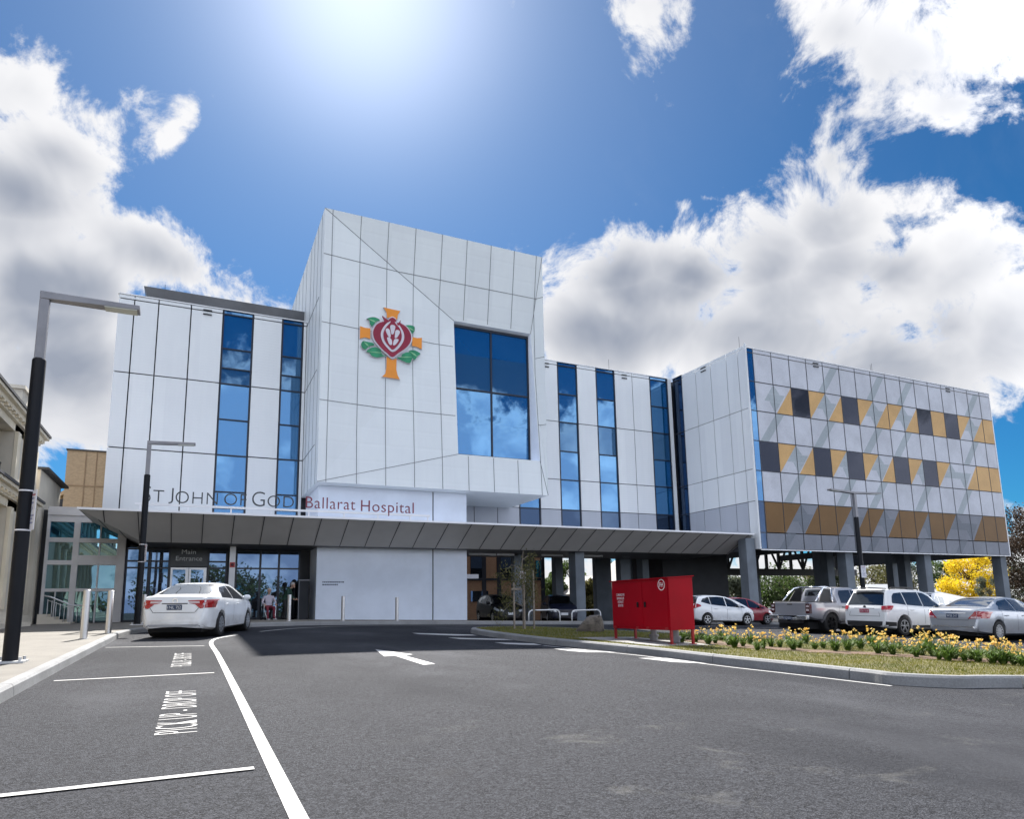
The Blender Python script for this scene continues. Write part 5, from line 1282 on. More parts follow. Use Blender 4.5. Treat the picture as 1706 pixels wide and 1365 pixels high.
# ------------------------------------------------------------------ neighbouring buildings
m_cream = M('cream_stucco', (.70, .61, .45), .8, var=.10, scale=.6, bump=.1, bscale=20); m_cream2 = M('cream_trim', (.74, .66, .51), .7, var=.06); m_slate = M('slate_edge', (.05, .05, .055), .6); m_greyst = M('grey_stucco', (.60, .55, .46), .85, var=.12, scale=.5)
m_void = M('window_dark', (.015, .016, .02), .25)
def heritage():
    r = empty('heritage_building', (-8, 24, gz(-6, 24))); tag(r, 'cream two-storey classical building with colonnaded balcony and stepped plinth', 'building')
    X = -6.0; g0 = gz(-6, 24) + .1
    bd = lambda b, n, m, **k: b.build(n, m, r, world=True, **k)
    b = MB(); b.box(-16, 8, g0 - .4, -8.3, 34.8, 7.5); bd(b, 'wall', m_cream)
    b = MB(); b.box(-8.29, 31.0, g0 - .4, -6.05, 34.8, 7.2); bd(b, 'end_pavilion', m_greyst)
    # floors of the verandah and balcony, cornices with stepped mouldings
    b = MB(); b.box(-8.3, 8, g0 - .4, -5.75, 30.98, .10); b.box(-5.75, 8, g0 - .4, -5.35, 30.9, -.12); b.box(-5.35, 8, g0 - .4, -4.95, 30.8, -.28); b.box(-6.0, 31, g0 - .4, -5.6, 34.7, -.02); bd(b, 'plinth', m_greyst)
    for z, nm, h in ((4.28, 'balcony_cornice', 0), (7.2, 'eaves_cornice', 1)):
        b = MB()
        for k, (o, a, c) in enumerate(((-.05, -.30, 0.0), (.08, 0.001, .14), (.20, .141, .30), (.34, .301, .42))): b.box(-8.3, 8, z + a, X + o, 34.8 + o, z + c)
        for y in frange(8.4, 34.6, .55): b.box(X + .081, y - .07, z + .05, X + .21, y + .07, z + .14)
        bd(b, nm, m_cream2)
        b = MB(); b.box(-8.3, 8, z + .421, X + .40, 35.2, z + .52); bd(b, nm.replace('cornice', 'gutter'), m_slate)
    b = MB(); b.hexa([(-16, 8, 7.73), (X + .3, 8, 7.73), (X + .3, 35, 7.73), (-16, 35, 7.73)], [(-12.5, 11, 9.0), (-11, 11, 9.0), (-11, 31, 9.0), (-12.5, 31, 9.0)]); bd(b, 'roof', m_slate)
    b = MB(); b.box(-7.4, 33.2, 7.6, -6.4, 34.3, 9.2); b.box(-7.5, 33.1, 9.2, -6.3, 34.4, 9.35); bd(b, 'chimney', m_greyst)
    # columns
    for lv, (za, zb) in enumerate(((.10, 3.98), (4.70, 6.9))):
        for i in range(9):
            y = 28.55 - 2.35 * i; b = MB(); w = .19 if lv == 0 else .165
            b.box(X - .62, y - w * 1.5, za, X - .62 + w * 3, y + w * 1.5, za + .14); b.box(X - .62, y - w * 1.5, zb - .12, X - .62 + w * 3, y + w * 1.5, zb)
            cxx = X - .62 + w * 1.5
            b.lathe([(w * 1.35, za + .14), (w * 1.35, za + .2), (w * 1.08, za + .26), (w * 1.05, za + 1.2), (w * .9, zb - .42), (w * 1.05, zb - .38), (w * .92, zb - .34), (w * 1.0, zb - .26), (w * 1.4, zb - .13)], (cxx, y, 0), 'z', 16)
            for s_ in (-1, 1): b.lathe([(.001, -.1), (w * .5, -.1), (w * .5, .1), (.001, .1)], (cxx + w * .9, y + s_ * w * 1.0, zb - .2), 'x', 10)
            bd(b, 'column', m_cream2, smooth=True, sharp=35)
    # balcony balustrade of iron panels
    for i in range(9):
        y0 = 28.55 - 2.35 * i + .25; y1 = 30.9 if i == 0 else 28.55 - 2.35 * (i - 1) - .25
        b = MB(); xx = X - .38; b.bar((xx, y0, 5.62), (xx, y1, 5.62), .06, .05); b.bar((xx, y0, 4.82), (xx, y1, 4.82), .04, .04)
        n = int((y1 - y0) / .13)
        for k in range(n + 1):
            y = lerp(y0, y1, k / n); b.tube([(xx, y, 4.82), (xx + .05, y + .04, 5.0), (xx + .09, y, 5.2), (xx, y - .04, 5.42), (xx, y, 5.62)], .014, 5)
        bd(b, 'balustrade', m_slate)
    for lv, (za, zb) in enumerate(((.5, 3.2), (4.8, 6.6))):
        for i in range(7):
            y = 27.4 - 2.9 * i; b = MB(); f = MB(); b.box(-8.29, y - .55, za, -8.24, y + .55, zb)
            for (ya, yb, z0, z1) in ((y - .68, y - .55, za, zb), (y + .55, y + .68, za, zb), (y - .68, y + .68, zb, zb + .14), (y - .72, y + .72, za - .1, za)): f.box(-8.29, ya, z0, -8.15, yb, z1)
            f.box(-8.235, y - .03, za, -8.19, y + .03, zb); f.box(-8.235, y - .55, (za + zb) / 2 - .03, -8.19, y + .55, (za + zb) / 2 + .03)
            w = bd(f, 'window', m_cream2); bd(b, 'pane', m_glassdk, ) .parent = w
    for i in range(3):
        b = MB(); y = 31.9 + i * 1.05; 
    for ya, yb, za, zb in ((31.0, 31.45, .2, 4.0), (34.3, 34.75, .2, 4.0), (31.0, 31.5, 4.75, 6.9), (34.25, 34.75, 4.75, 6.9)): b = MB(); b.box(-6.06, ya, za, -5.93, yb, zb); bd(b, 'pilaster', m_cream2)
    b = MB(); b.tube([(-5.86, 31.7, -.2), (-5.86, 31.7, 7.1)], .045, 8); bd(b, 'downpipe', m_cream)
    r.location.x -= .42; r.location.y -= .5
    return r
heritage()
# rear bay of the old building
r = empty('rear_wing', (-8, 38, gz(-6, 38))); tag(r, 'small cream rear wing with thin dark eave behind the classical building', 'building')
b = MB(); b.box(-12, 35.0, -.6, -6.35, 40, 6.3); b.build('wall', m_greyst, r, world=True)
b = MB(); b.box(-12, 34.9, 6.3, -6.05, 40.2, 6.40); b.build('roof', m_slate, r, world=True)
# glazed link
lk = empty('glazed_link', (-4.5, 36, gz(-4, 36))); tag(lk, 'pale framed glass link between the old building and the new canopy', 'building')
YL = 36.0; g0 = gz(-4, 36)
m_lframe = M('link_frame', (.50, .49, .49), .6, var=.06)
f = MB()
XL0, XL1 = -6.1, -2.98
vx = [(-6.1, -5.98), (-5.06, -4.82), (-3.32, -2.98)]
zz = [(.98, 1.12), (2.18, 2.38), (3.2, 3.40), (4.12, 4.42)]
for a, c in vx: f.box(a, YL - .08, g0, c, YL + .2, 4.75)
for a, c in zz: 
    for (x0, x1) in ((-5.98, -5.06), (-4.82, -3.32)): f.box(x0, YL - .06, a, x1, YL + .18, c)
f.box(-4.05, YL - .04, g0, -3.99, YL + .15, 4.12); f.box(-4.82, YL - .05, 2.38, -3.32, YL + .1, 2.62)
f.box(XL0, YL - .12, 4.42, -2.6, YL + .3, 4.80); f.box(-5.6, YL - .05, g0, -5.56, YL + .1, .98)
fo = f.build('frame', m_lframe, lk, world=True)
g = MB(); 
for x0, x1 in ((-5.98, -5.06), (-4.82, -4.05), (-3.99, -3.32)):
    for z0, z1, mi in ((g0, .98, 1), (1.12, 2.18, 1), (2.38, 3.2, 0), (3.4, 4.12, 2)):
        e = random.uniform(-.006, .006); 
        if x0 == -5.98 and z0 == 1.12: mi = 0
        g.face([(x0, YL + .05 + e, z0), (x1, YL + .05 - e, z0), (x1, YL + .05 - e, z1), (x0, YL + .05 + e, z1)], mi)
g.build('glass', [m_glassgr, glass_mat('link_glass_dark', tint=(.22, .42, .52), deep=(.004, .012, .018), fac=.25), glass_mat('link_glass_blue', tint=(.10, .36, .55), deep=(.0, .03, .06), fac=.5)], lk, world=True, fix=False)
b = MB(); b.box(-8, YL + .4, g0, -3.0, 41, 4.7); b.build('wall', m_darkwall, lk, world=True)
# handrail beside the steps
hr = empty('handrail', (-5, 34.9, g0)); tag(hr, 'silver metal handrail with balusters beside the old building steps', 'handrail')
b = MB(); ya = 34.6; 
b.tube([(-5.75, ya, .78), (-5.5, ya, .72), (-4.75, ya, .36), (-4.2, ya, .34), (-4.12, ya, .28), (-4.2, ya, .2)], .03, 8)
for i in range(10):
    x = -5.6 + i * .155; zt = interp([(-5.75, .78), (-5.5, .72), (-4.75, .36), (-4.0, .34)], x) - .12; b.tube([(x, ya, g0 + .1), (x, ya, zt)], .014, 6)
b.bar((-5.6, ya, .58), (-4.75, ya, .24), .025, .025)
b.build('rail', m_alu, hr, world=True, smooth=True)
b = MB(); 
for k in range(4): b.box(-5.9 + .3 * k, 34.4, g0 - .1, -5.6 + .3 * k, 35.7, .0 - .12 * k)
tag(b.build('stone_steps', m_greyst), 'short flight of grey stone steps behind the handrail', 'steps')
# tan brick block behind
def brickmat(name, col, mort):
    m, t, b = newmat(name); br = t.n.new('ShaderNodeTexBrick'); p = pos(t); x, y, z = t.sep(p)
    cmb = t.n.new('ShaderNodeCombineXYZ'); t.l.new(t.add(x, y), cmb.inputs[0]); t.l.new(z, cmb.inputs[1]); t.l.new(cmb.outputs[0], br.inputs['Vector'])
    br.inputs['Scale'].default_value = 4.2; br.inputs['Color1'].default_value = col + (1,); br.inputs['Color2'].default_value = tuple(c * .8 for c in col) + (1,); br.inputs['Mortar'].default_value = mort + (1,); br.inputs['Mortar Size'].default_value = .012
    n = t.noise(p, .4, 4); c = t.mix(t.mul(t.smooth(n, .3, .7), .3), br.outputs['Color'], tuple(c * .6 for c in col)); t.l.new(c, b.inputs['Base Color']); b.inputs['Roughness'].default_value = .85; return m
m_tan = brickmat('tan_brick', (.60, .43, .27), (.50, .40, .29)); m_redbrick = brickmat('red_brick', (.24, .05, .035), (.3, .24, .2)); m_tanlow = brickmat('brown_brick', (.34, .20, .125), (.28, .2, .15))
tb = empty('brick_block', (-7, 56, gz(-7, 56))); tag(tb, 'tan brick stair tower rising behind the glazed link', 'building')
b = MB(); b.box(-8.55, 55, -1, -3, 62, 11.4); b.build('wall', m_tan, tb, world=True)
b = MB(); b.box(-8.6, 54.96, 8.86, -3, 55.0, 8.94); b.box(-7.44, 54.965, -1, -7.37, 54.999, 11.4); b.box(-6.78, 54.965, -1, -6.72, 54.999, 11.4); b.build('joint', M('brick_joint', (.36, .25, .155), .8), tb, world=True)
b = MB(); b.box(-8.62, 54.93, 11.4, -2.9, 62.1, 11.5); b.build('coping', m_slate, tb, world=True)
q = onY(110, 790, 55); b = MB(); b.hexa([(-9.1, 55.3, 8.0), (-8.551, 55.3, 8.3), (-8.551, 56.5, 8.3), (-9.1, 56.5, 8.0)], [(-9.1, 55.3, 8.2), (-8.551, 55.3, 8.6), (-8.551, 56.5, 8.6), (-9.1, 56.5, 8.2)]); b.build('side_hood', m_tan, tb, world=True)
q0, q1 = onY(80, 858, 60), onY(106, 832, 60)
b = MB(); b.box(q0.x, 60, 0, -8.8, 66, q1.z); b.box(q0.x + .6, 60.5, q1.z, -9.4, 65, q1.z + .35); tag(b.build('plant_room', m_steel_dark), 'dark flat-topped plant room beyond the rear wing', 'building')
# brick wing seen through the undercroft
bw = empty('brick_wing', (22, 53, gz(22, 53))); tag(bw, 'brown brick building with dark framed windows seen under the hospital', 'building')
YB = 52.0
xa, xb = onY(776, 960, YB).x, onY(906, 960, YB).x; zb = gz(22, YB) - .2
b = MB(); b.box(xa - 4, YB, zb, xb, YB + 8, 5.4); b.build('wall', m_tanlow, bw, world=True)
f = MB(); zz1, zz2 = onY(835, 964, YB).z, onY(835, 967.5, YB).z
f.box(xa - 4, YB - .08, zz2, xb, YB - .001, zz1); f.box(xb - .3, YB - .1, zb, xb + .05, YB - .0015, 5.4)
for px in (806, 831): x = onY(px, 960, YB).x; f.box(x - .18, YB - .09, zb, x + .18, YB - .0012, 5.4)
f.build('dark_frame', m_frame, bw, world=True)
for (x0, x1, y0, y1, mm) in ((833, 858, 927, 963.5, m_glassdk), (784, 804, 927, 964, m_glassdk), (861, 889, 926, 1000, m_darkwall), (893, 902.5, 935, 962.5, None), (784, 813, 985, 1003, m_glassdk)):
    A, C = onY(x0, y1, YB), onY(x1, y0, YB); b = MB(); b.box(A.x, YB - .07, A.z, C.x, YB - .002, C.z)
    if mm is None:
        mm = glass_mat('teal_glass', tint=(.05, .5, .7), deep=(.0, .12, .2), fac=.35); fr = MB()
        for (u0, u1) in ((A.x - .12, A.x), (C.x, C.x + .12), ((A.x + C.x) / 2 - .05, (A.x + C.x) / 2 + .05)): fr.box(u0, YB - .1, A.z, u1, YB - .003, C.z)
        b.build('window', mm, bw, world=True); fr.build('window_frame', m_frame, bw, world=True)
    else: b.build('window', mm, bw, world=True)
# houses beyond the car park
m_tile = M('roof_tiles', (.21, .20, .19), .8, var=.25, scale=3); m_iron = M('pale_iron_roof', (.36, .375, .39), .45, var=.08, scale=1)
def house(name, label, x, y, w, d, hw, hr, wallm, roofm, rz=0.0, gable=False):
    z = gz(x, y) - .2; r = empty(name, (x, y, z), rz); tag(r, label, 'house')
    b = MB(); b.box(-w / 2, -d / 2, 0, w / 2, d / 2, hw)
    if gable: b.hexa([(-w / 2, -d / 2, hw), (w / 2, -d / 2, hw), (0, -d / 2, hw + hr - .2)], [(-w / 2, d / 2, hw), (w / 2, d / 2, hw), (0, d / 2, hw + hr - .2)])
    b.build('wall', wallm, r)
    b = MB(); e = .5
    if gable:
        for s in (-1, 1): b.hexa([(s * (w / 2 + e), -d / 2 - e, hw - .25), (0, -d / 2 - e, hw + hr), (0, d / 2 + e, hw + hr), (s * (w / 2 + e), d / 2 + e, hw - .25)], [(s * (w / 2 + e), -d / 2 - e, hw - .1), (0, -d / 2 - e, hw + hr + .18), (0, d / 2 + e, hw + hr + .18), (s * (w / 2 + e), d / 2 + e, hw - .1)])
    else: b.hexa([(-w / 2 - e, -d / 2 - e, hw), (w / 2 + e, -d / 2 - e, hw), (w / 2 + e, d / 2 + e, hw), (-w / 2 - e, d / 2 + e, hw)], [(-w * .22, -.06, hw + hr), (w * .22, -.06, hw + hr), (w * .22, .06, hw + hr), (-w * .22, .06, hw + hr)])
    b.build('roof', roofm, r)
    b = MB(); b.box(-w / 2 - e, -d / 2 - e - .06, hw - .16, w / 2 + e, -d / 2 - e, hw + .02)
    if gable:
        b = MB()
        for s in (-1, 1): b.bar((s * (w / 2 + e), -d / 2 - e - .05, hw - .12), (0, -d / 2 - e - .05, hw + hr + .12), .06, .16)
    b.build('fascia', m_trim, r)
    for s in (-.28, .25):
        b = MB(); b.box(w * s - .7, -d / 2 - .06, .9, w * s + .7, -d / 2 - .001, 2.1); b.build('window', m_glassdk, r)
q = onY(1062, 960, 62); house('brick_house', 'red brick house with grey tiled gable roof behind the undercroft', q.x + 1, 64, 9, 9, 3.6, 3.4, m_redbrick, m_tile, rad(-8), True)
q = onY(1100, 960, 72); house('brick_house', 'red brick house with a low hipped tile roof beyond the columns', q.x + 1, 76, 14, 9, 4.6, 2.4, m_redbrick, m_tile)
q = onY(1010, 975, 60); house('brick_house', 'small brown brick house with gable roof among the trees', q.x, 66, 5, 7, 3.0, 1.7, m_tanlow, m_tile, 0, True)
q = onY(1545, 1000, 52); house('iron_roof_house', 'red brick house with a pale iron roof beside the yellow tree', q.x + 1.0, 53.5, 10, 8, 1.75, 1.5, m_redbrick, m_iron, rad(8))
q = onY(1485, 1000, 60); house('iron_roof_house', 'pale iron roofed house seen between the columns over the wagon', q.x, 62, 9, 8, 2.3, 1.9, m_cream, m_iron, rad(-6))

# ------------------------------------------------------------------ trees
def leaf_mat(name, c0, c1, c2, trans=.25):
    m, t, b = newmat(name); p = objc(t); n = t.noise(p, 1.1, 3); n2 = t.noise(p, 9, 3)
    c = t.mix(t.smooth(n, .35, .65), c0, c1); c = t.mix(t.smooth(n2, .45, .75), c, c2); t.l.new(c, b.inputs['Base Color']); b.inputs['Roughness'].default_value = .6; b.inputs['Specular IOR Level'].default_value = .3
    tr = t.n.new('ShaderNodeBsdfTranslucent'); t.l.new(c, tr.inputs[0]); mx = t.n.new('ShaderNodeMixShader'); mx.inputs[0].default_value = trans
    o = [k for k in t.n if k.type == 'OUTPUT_MATERIAL'][0]; t.l.new(b.outputs[0], mx.inputs[1]); t.l.new(tr.outputs[0], mx.inputs[2]); t.l.new(mx.outputs[0], o.inputs[0]); return m
lf_green = leaf_mat('green_leaves', (.035, .06, .015), (.075, .12, .03), (.12, .17, .05), .35); lf_dark = leaf_mat('dark_leaves', (.018, .028, .012), (.035, .05, .02), (.06, .07, .03)); lf_yellow = leaf_mat('yellow_leaves', (.55, .38, .01), (.78, .60, .02), (.85, .72, .08), .45); lf_brown = leaf_mat('bronze_leaves', (.035, .022, .014), (.065, .04, .025), (.09, .06, .04)); lf_olive = leaf_mat('olive_leaves', (.07, .075, .025), (.12, .12, .04), (.17, .14, .06), .35); lf_grey = leaf_mat('grey_green_leaves', (.07, .085, .055), (.12, .14, .09), (.2, .22, .15), .3)
m_bark = M('bark', (.06, .045, .035), .9, var=.35, scale=4, bump=.5, bscale=12); m_barkp = M('pale_bark', (.20, .17, .14), .85, var=.25, scale=3)
def tree(name, label, x, y, h, r, leafm, n=2600, seed=1, trunk=.28, base=.25, leaf=.22, group='trees beyond the hospital', barkm=None, blobs=16, zoff=0.0, flat=1.0):
    rnd = random.Random(seed); z0 = gz(x, y) - .1 + zoff; root = empty(name, (x, y, z0)); tag(root, label, 'tree', group)
    tb = MB(); cl = []
    top = Vector((rnd.uniform(-.2, .2) * r, rnd.uniform(-.2, .2) * r, h * .72))
    pts = [Vector((0, 0, 0)), Vector((rnd.uniform(-.05, .05) * h, 0, h * .2)), Vector((rnd.uniform(-.06, .06) * h, rnd.uniform(-.04, .04) * h, h * .45)), top]
    tb.tube(pts, [trunk, trunk * .8, trunk * .55, trunk * .15], 8)
    for i in range(blobs):
        a = rnd.uniform(0, 2 * PI); zz = h * rnd.uniform(base, .93); k = (zz / h - base) / (1 - base)
        rr = r * math.sin(PI * clamp(.18 + .72 * k)) ** .8 * rnd.uniform(.45, .95); c = Vector((math.cos(a) * rr, math.sin(a) * rr, zz))
        cl.append((c, r * rnd.uniform(.26, .46)))
        s = pts[1].lerp(pts[2], rnd.uniform(.2, 1)) if zz < h * .6 else pts[2].lerp(pts[3], rnd.uniform(0, .7))
        mid = s.lerp(c, .5) + Vector((0, 0, -.05 * h)); tb.tube([s, mid, c], [trunk * .35, trunk * .22, trunk * .06], 5)
    tb.build('trunk', barkm or m_bark, root, smooth=True)
    P_ = []; F = []
    for i in range(n):
        c, br = cl[rnd.randrange(len(cl))]
        d = Vector((rnd.gauss(0, 1), rnd.gauss(0, 1), rnd.gauss(0, .8))); d.normalize(); p = c + d * br * (rnd.random() ** .45)
        p.z = c.z + (p.z - c.z) * flat
        u = Vector((rnd.gauss(0, 1), rnd.gauss(0, 1), rnd.gauss(0, 1))).normalized(); v = u.cross(Vector((rnd.gauss(0, 1), rnd.gauss(0, 1), rnd.gauss(0, 1)))).normalized()
        s = leaf * rnd.uniform(.6, 1.35); o = len(P_); w = u.cross(v) * s * .15
        P_ += [p - u * s * .5, p + v * s * .30 + w, p + u * s * .6, p - v * s * .30 + w]; F.append((o, o + 1, o + 2, o + 3))
    b = MB(); b.v = [tuple(p) for p in P_]; b.f = F; b.m = [0] * len(F); b.build('crown', leafm, root, fix=False)
    return root
def tree_px(name, label, px, Y, top_y, wpx, leafm, **k):
    q = onY(px, top_y, Y); gg = gz(q.x, Y); dep = Vector((q.x, Y, 0)).dot(CF); tree(name, label, q.x, Y, q.z - gg + .1, wpx / 2 * dep / FPX, leafm, **k)
tree_px('yellow_tree', 'bright golden yellow tree behind the end of the screened wing', 1612, 58, 917, 100, lf_yellow, n=9000, seed=3, base=.12, leaf=.30, blobs=40)
tree_px('shrub', 'grey green rounded shrub in front of the golden tree', 1644, 50, 958, 36, lf_grey, n=2200, seed=4, base=.05, trunk=.1, leaf=.2)
tree_px('bronze_tree', 'dark bronze leaved tree rising past the far end of the screened wing', 1722, 46, 845, 125, lf_brown, n=22000, seed=5, base=.05, leaf=.26, blobs=60)
k = 0
for px, Y, ty, w, mt, lab in ((920, 66, 962, 44, lf_green, 'pale green tree low in the gap beside the brick wing'), (948, 74, 935, 62, lf_green, 'tall pale green tree with open branches between the undercroft columns'), (985, 60, 968, 46, lf_olive, 'olive green bush behind the lit column'), (1020, 80, 930, 50, lf_dark, 'dark tree behind the small gabled house'), (1085, 88, 925, 60, lf_dark, 'dark tree above the tiled roof'),
        (1222, 66, 962, 40, lf_grey, 'grey green tree between the core wall and the corner column'), (1290, 64, 945, 90, lf_green, 'broad green tree below the steel truss'), (1335, 72, 950, 80, lf_olive, 'olive tree behind the ute roof'), (1380, 66, 952, 70, lf_dark, 'dark tree between two columns behind the ute'), (1455, 70, 938, 90, lf_olive, 'olive green tree behind the double lamp'), (1500, 78, 935, 70, lf_dark, 'dark tree above the pale iron roof'), (1565, 75, 935, 60, lf_green, 'green tree between the golden tree and the iron roof'), (1700, 75, 930, 80, lf_dark, 'dark tree far behind the bronze tree'), (860, 90, 940, 60, lf_dark, 'dark tree beyond the brick wing roof')):
    k += 1; tree_px('tree', lab, px, Y, ty, w * 1.12, mt, n=5200, seed=20 + k, base=.05, leaf=.34, blobs=34)
# trees and a pole across the street behind the viewer, which the entrance glass mirrors
for i, (x, y, h, r) in enumerate(((-3, -42, 7.5, 4.5), (6, -46, 8.5, 5), (14, -40, 7, 4.2), (-14, -44, 8, 4.5))): tree('street_tree', ('round green street tree across the road, second from the drive', 'largest green street tree across the road', 'smaller green street tree across the road', 'green street tree farthest down the road')[i], x, y, h, r, lf_green, n=1500, seed=50 + i, leaf=.5, group='street trees across the road')
# ------------------------------------------------------------------ street furniture
m_black = M('black_pole', (.005, .006, .009), .5, var=.15, spec=.2); m_greyp = M('grey_pole', (.23, .23, .25), .45, metal=.3); m_stain = M('stainless', (.55, .55, .56), .32, metal=.9, var=.06); m_galv = M('galvanised', (.48, .49, .50), .5, metal=.5)
m_lens = M('lamp_lens', (.55, .57, .52), .2); m_sign = M('sign_white', (.62, .62, .66), .5, var=.03); m_signtx = M('sign_text', (.16, .17, .30), .5); m_signred = M('sign_red', (.35, .05, .08), .5)
def sign_plate(name, label, c, ux, w, h, cat='sign', rows=5):
    """parking plate hung on a pole: c centre, ux horizontal unit vector; facing ux x up"""
    r = empty(name, c); tag(r, label, cat); ux = Vector(ux).normalized(); nrm = ux.cross(Vector((0, 0, 1))).normalized()
    P = lambda u, v, d: ux * u + Vector((0, 0, v)) + nrm * d
    b = MB(); b.hexa([P(-w / 2, -h / 2, 0), P(w / 2, -h / 2, 0), P(w / 2, h / 2, 0), P(-w / 2, h / 2, 0)], [P(-w / 2, -h / 2, .012), P(w / 2, -h / 2, .012), P(w / 2, h / 2, .012), P(-w / 2, h / 2, .012)]); b.build('plate', m_sign, r, bevel=.003)
    b = MB()
    fit_text(b, 'P', lambda x, y, d: P(-w * .12 + x, -h * .05 + y, .0125), w * .24, h * .13)
    for i, (v, ww) in enumerate(((.36, .8), (.27, .66), (.16, .5), (-.16, .74), (-.24, .5), (-.34, .6))):
        x = -w * ww / 2
        while x < w * ww / 2 - .02: q = min(w * .12, w * ww / 2 - x); b.hexa([P(x, h * v, .0122), P(x + q, h * v, .0122), P(x + q, h * v + h * .045, .0122), P(x, h * v + h * .045, .0122)], [P(x, h * v, .0135), P(x + q, h * v, .0135), P(x + q, h * v + h * .045, .0135), P(x, h * v + h * .045, .0135)], 1 if i == 0 else 0); x += q + w * .04
    b.build('lettering', [m_signtx, m_signred], r, fix=False)
    return r
def lamp(label, x, y, zsplit, ztop, arms, w=.19, off=.137):
    z0 = gz(x, y) + off; r = empty('street_lamp', (x, y, z0)); tag(r, label, 'street lamp', 'street lamps'); H = ztop - z0; S = zsplit - z0
    b = MB(); b.box(-.2, -.2, 0, .2, .2, .03)
    for sx in (-1, 1):
        for sy in (-1, 1): b.lathe([(.022, .03), (.022, .085), (.001, .085)], (sx * .15, sy * .15, 0), 'z', 8)
    b.build('base_plate', m_galv, r)
    b = MB(); b.lathe([(w * .50, .03), (w * .48, S - .03), (w * .40, S)], (0, 0, 0), 'z', 20); b.lathe([(w * .40, S), (.001, S)], (0, 0, 0), 'z', 20); b.build('pole', m_black, r, smooth=True, sharp=40)
    b = MB(); v = w * .33; b.box(-v, -v, S - .1, v, v, H - .001); b.build('upper_pole', m_greyp, r, bevel=.01)
    for (L, hz) in arms:
        b = MB(); sg = 1 if L > 0 else -1; t0, t1 = .13 if len(arms) == 1 else .10, .075
        b.hexa([(-v * sg, -v, H), (-v * sg, v, H), (-v * sg, v, H + t0), (-v * sg, -v, H + t0)], [(L, -.13, H + hz), (L, .13, H + hz), (L, .13, H + hz + t1), (L, -.13, H + hz + t1)]); a = b.build('arm', m_greyp, r, bevel=.008)
        b = MB(); k = .62; b.hexa([(lerp(0, L, k), -.10, H + hz * k - .014), (L * .97, -.115, H + hz * .97 - .014), (L * .97, .115, H + hz * .97 - .014), (lerp(0, L, k), .10, H + hz * k - .014)], [(lerp(0, L, k), -.10, H + hz * k + .01), (L * .97, -.115, H + hz + .01), (L * .97, .115, H + hz + .01), (lerp(0, L, k), .10, H + hz * k + .01)]); b.build('lamp_head', m_lens, a)
    return r
q = G(16, 1105, .137); za, zb_ = onY(64, 598, q.y).z, onY(68, 493, q.y).z
e = onY(234, 512, q.y)
lamp('tall street lamp with black lower pole standing alone on the sunlit pale path', q.x, q.y, za, zb_ - .06, [(e.x - q.x, .02)], .20)
zc = onY(49, 851, q.y).z
sign_plate('parking_sign', 'white parking plate strapped to the lamp pole on the sunlit path', (q.x + .115, q.y - .06, zc), (.5, -.87, 0), .22, .62)
for dz in (.30, -.31):
    b = MB(); b.lathe([(.101, -.012), (.104, -.012), (.104, .012), (.101, .012)], (q.x, q.y, zc + dz), 'z', 20); tag(b.build('strap', m_sign), 'thin white strap round the lamp pole on the sunlit path, ' + ('above its plate' if dz > 0 else 'below its plate'), 'strap')
q = G(228, 1042, .137); za, zb_ = onY(243, 791, q.y).z, onY(246, 738, q.y).z; e = onY(326, 738, q.y)
lamp('street lamp standing by the kerb behind the white sedan', q.x, q.y, za, zb_ - .06, [(e.x - q.x, .10)], .21)
zc = onY(237, 922, q.y).z; sign_plate('parking_sign', 'white parking plate strapped to the lamp pole behind the white sedan', (q.x + .10, q.y - .06, zc), (.5, -.87, 0), .22, .62)
for dz in (.30, -.31):
    b = MB(); b.lathe([(.106, -.012), (.109, -.012), (.109, .012), (.106, .012)], (q.x, q.y, zc + dz), 'z', 20); tag(b.build('strap', m_sign), 'thin white strap round the pole behind the sedan, ' + ('above its plate' if dz > 0 else 'below its plate'), 'strap')
Y3 = 23.2; q = onY(1440, 1000, Y3); za, zb_ = onY(1427, 862, Y3).z, onY(1424, 822, Y3).z; a0, a1 = onY(1381, 816, Y3), onY(1465, 822, Y3)
lamp('double armed street lamp in front of the patterned screens', q.x, Y3, za, zb_ - .05, [(a0.x - q.x, .10), (a1.x - q.x, .10)], .24, 0)
zc = onY(1433, 953, Y3).z; sign_plate('parking_sign', 'white parking plate on the double armed lamp pole', (q.x - .02, Y3 - .13, zc), (1, -.15, 0), .30, .60)
# bollards
def bollard(x, y, label, h=1.12, off=.137):
    r = empty('bollard', (x, y, gz(x, y) + off)); tag(r, label, 'bollard', 'stainless bollards')
    b = MB(); R = .075; b.lathe([(R, 0), (R, h - .05), (R + .004, h - .05), (R + .004, h - .012), (R - .01, h), (.001, h)], (0, 0, 0), 'z', 20); b.build('post', m_stain, r, smooth=True, sharp=40)
    b = MB(); b.lathe([(R + .03, 0), (R + .03, .012), (R, .014)], (0, 0, 0), 'z', 20); b.build('base_ring', m_galv, r)
q = G(139, 1065, .137); bollard(q.x, q.y, 'stainless bollard on the sunlit path beside the free standing lamp'); q = G(180, 1056, .137); bollard(q.x, q.y, 'stainless bollard on the sunlit path nearer the white sedan')
for px, lab in ((481, 'stainless bollard by the dark kiosk at the entrance'), (571, 'stainless bollard in front of the rendered wall, nearer the kiosk'), (661, 'stainless bollard in front of the rendered wall, nearer its dark joint')):
    yy = {481: 28.4, 571: 29.9, 661: 30.4}[px]; q = onY(px, 1034, yy); bollard(q.x, yy, lab, 1.05)
q = onY(238, 1040, 30.0); bollard(q.x, 30.0, 'stainless bollard half hidden behind the lamp by the sedan')
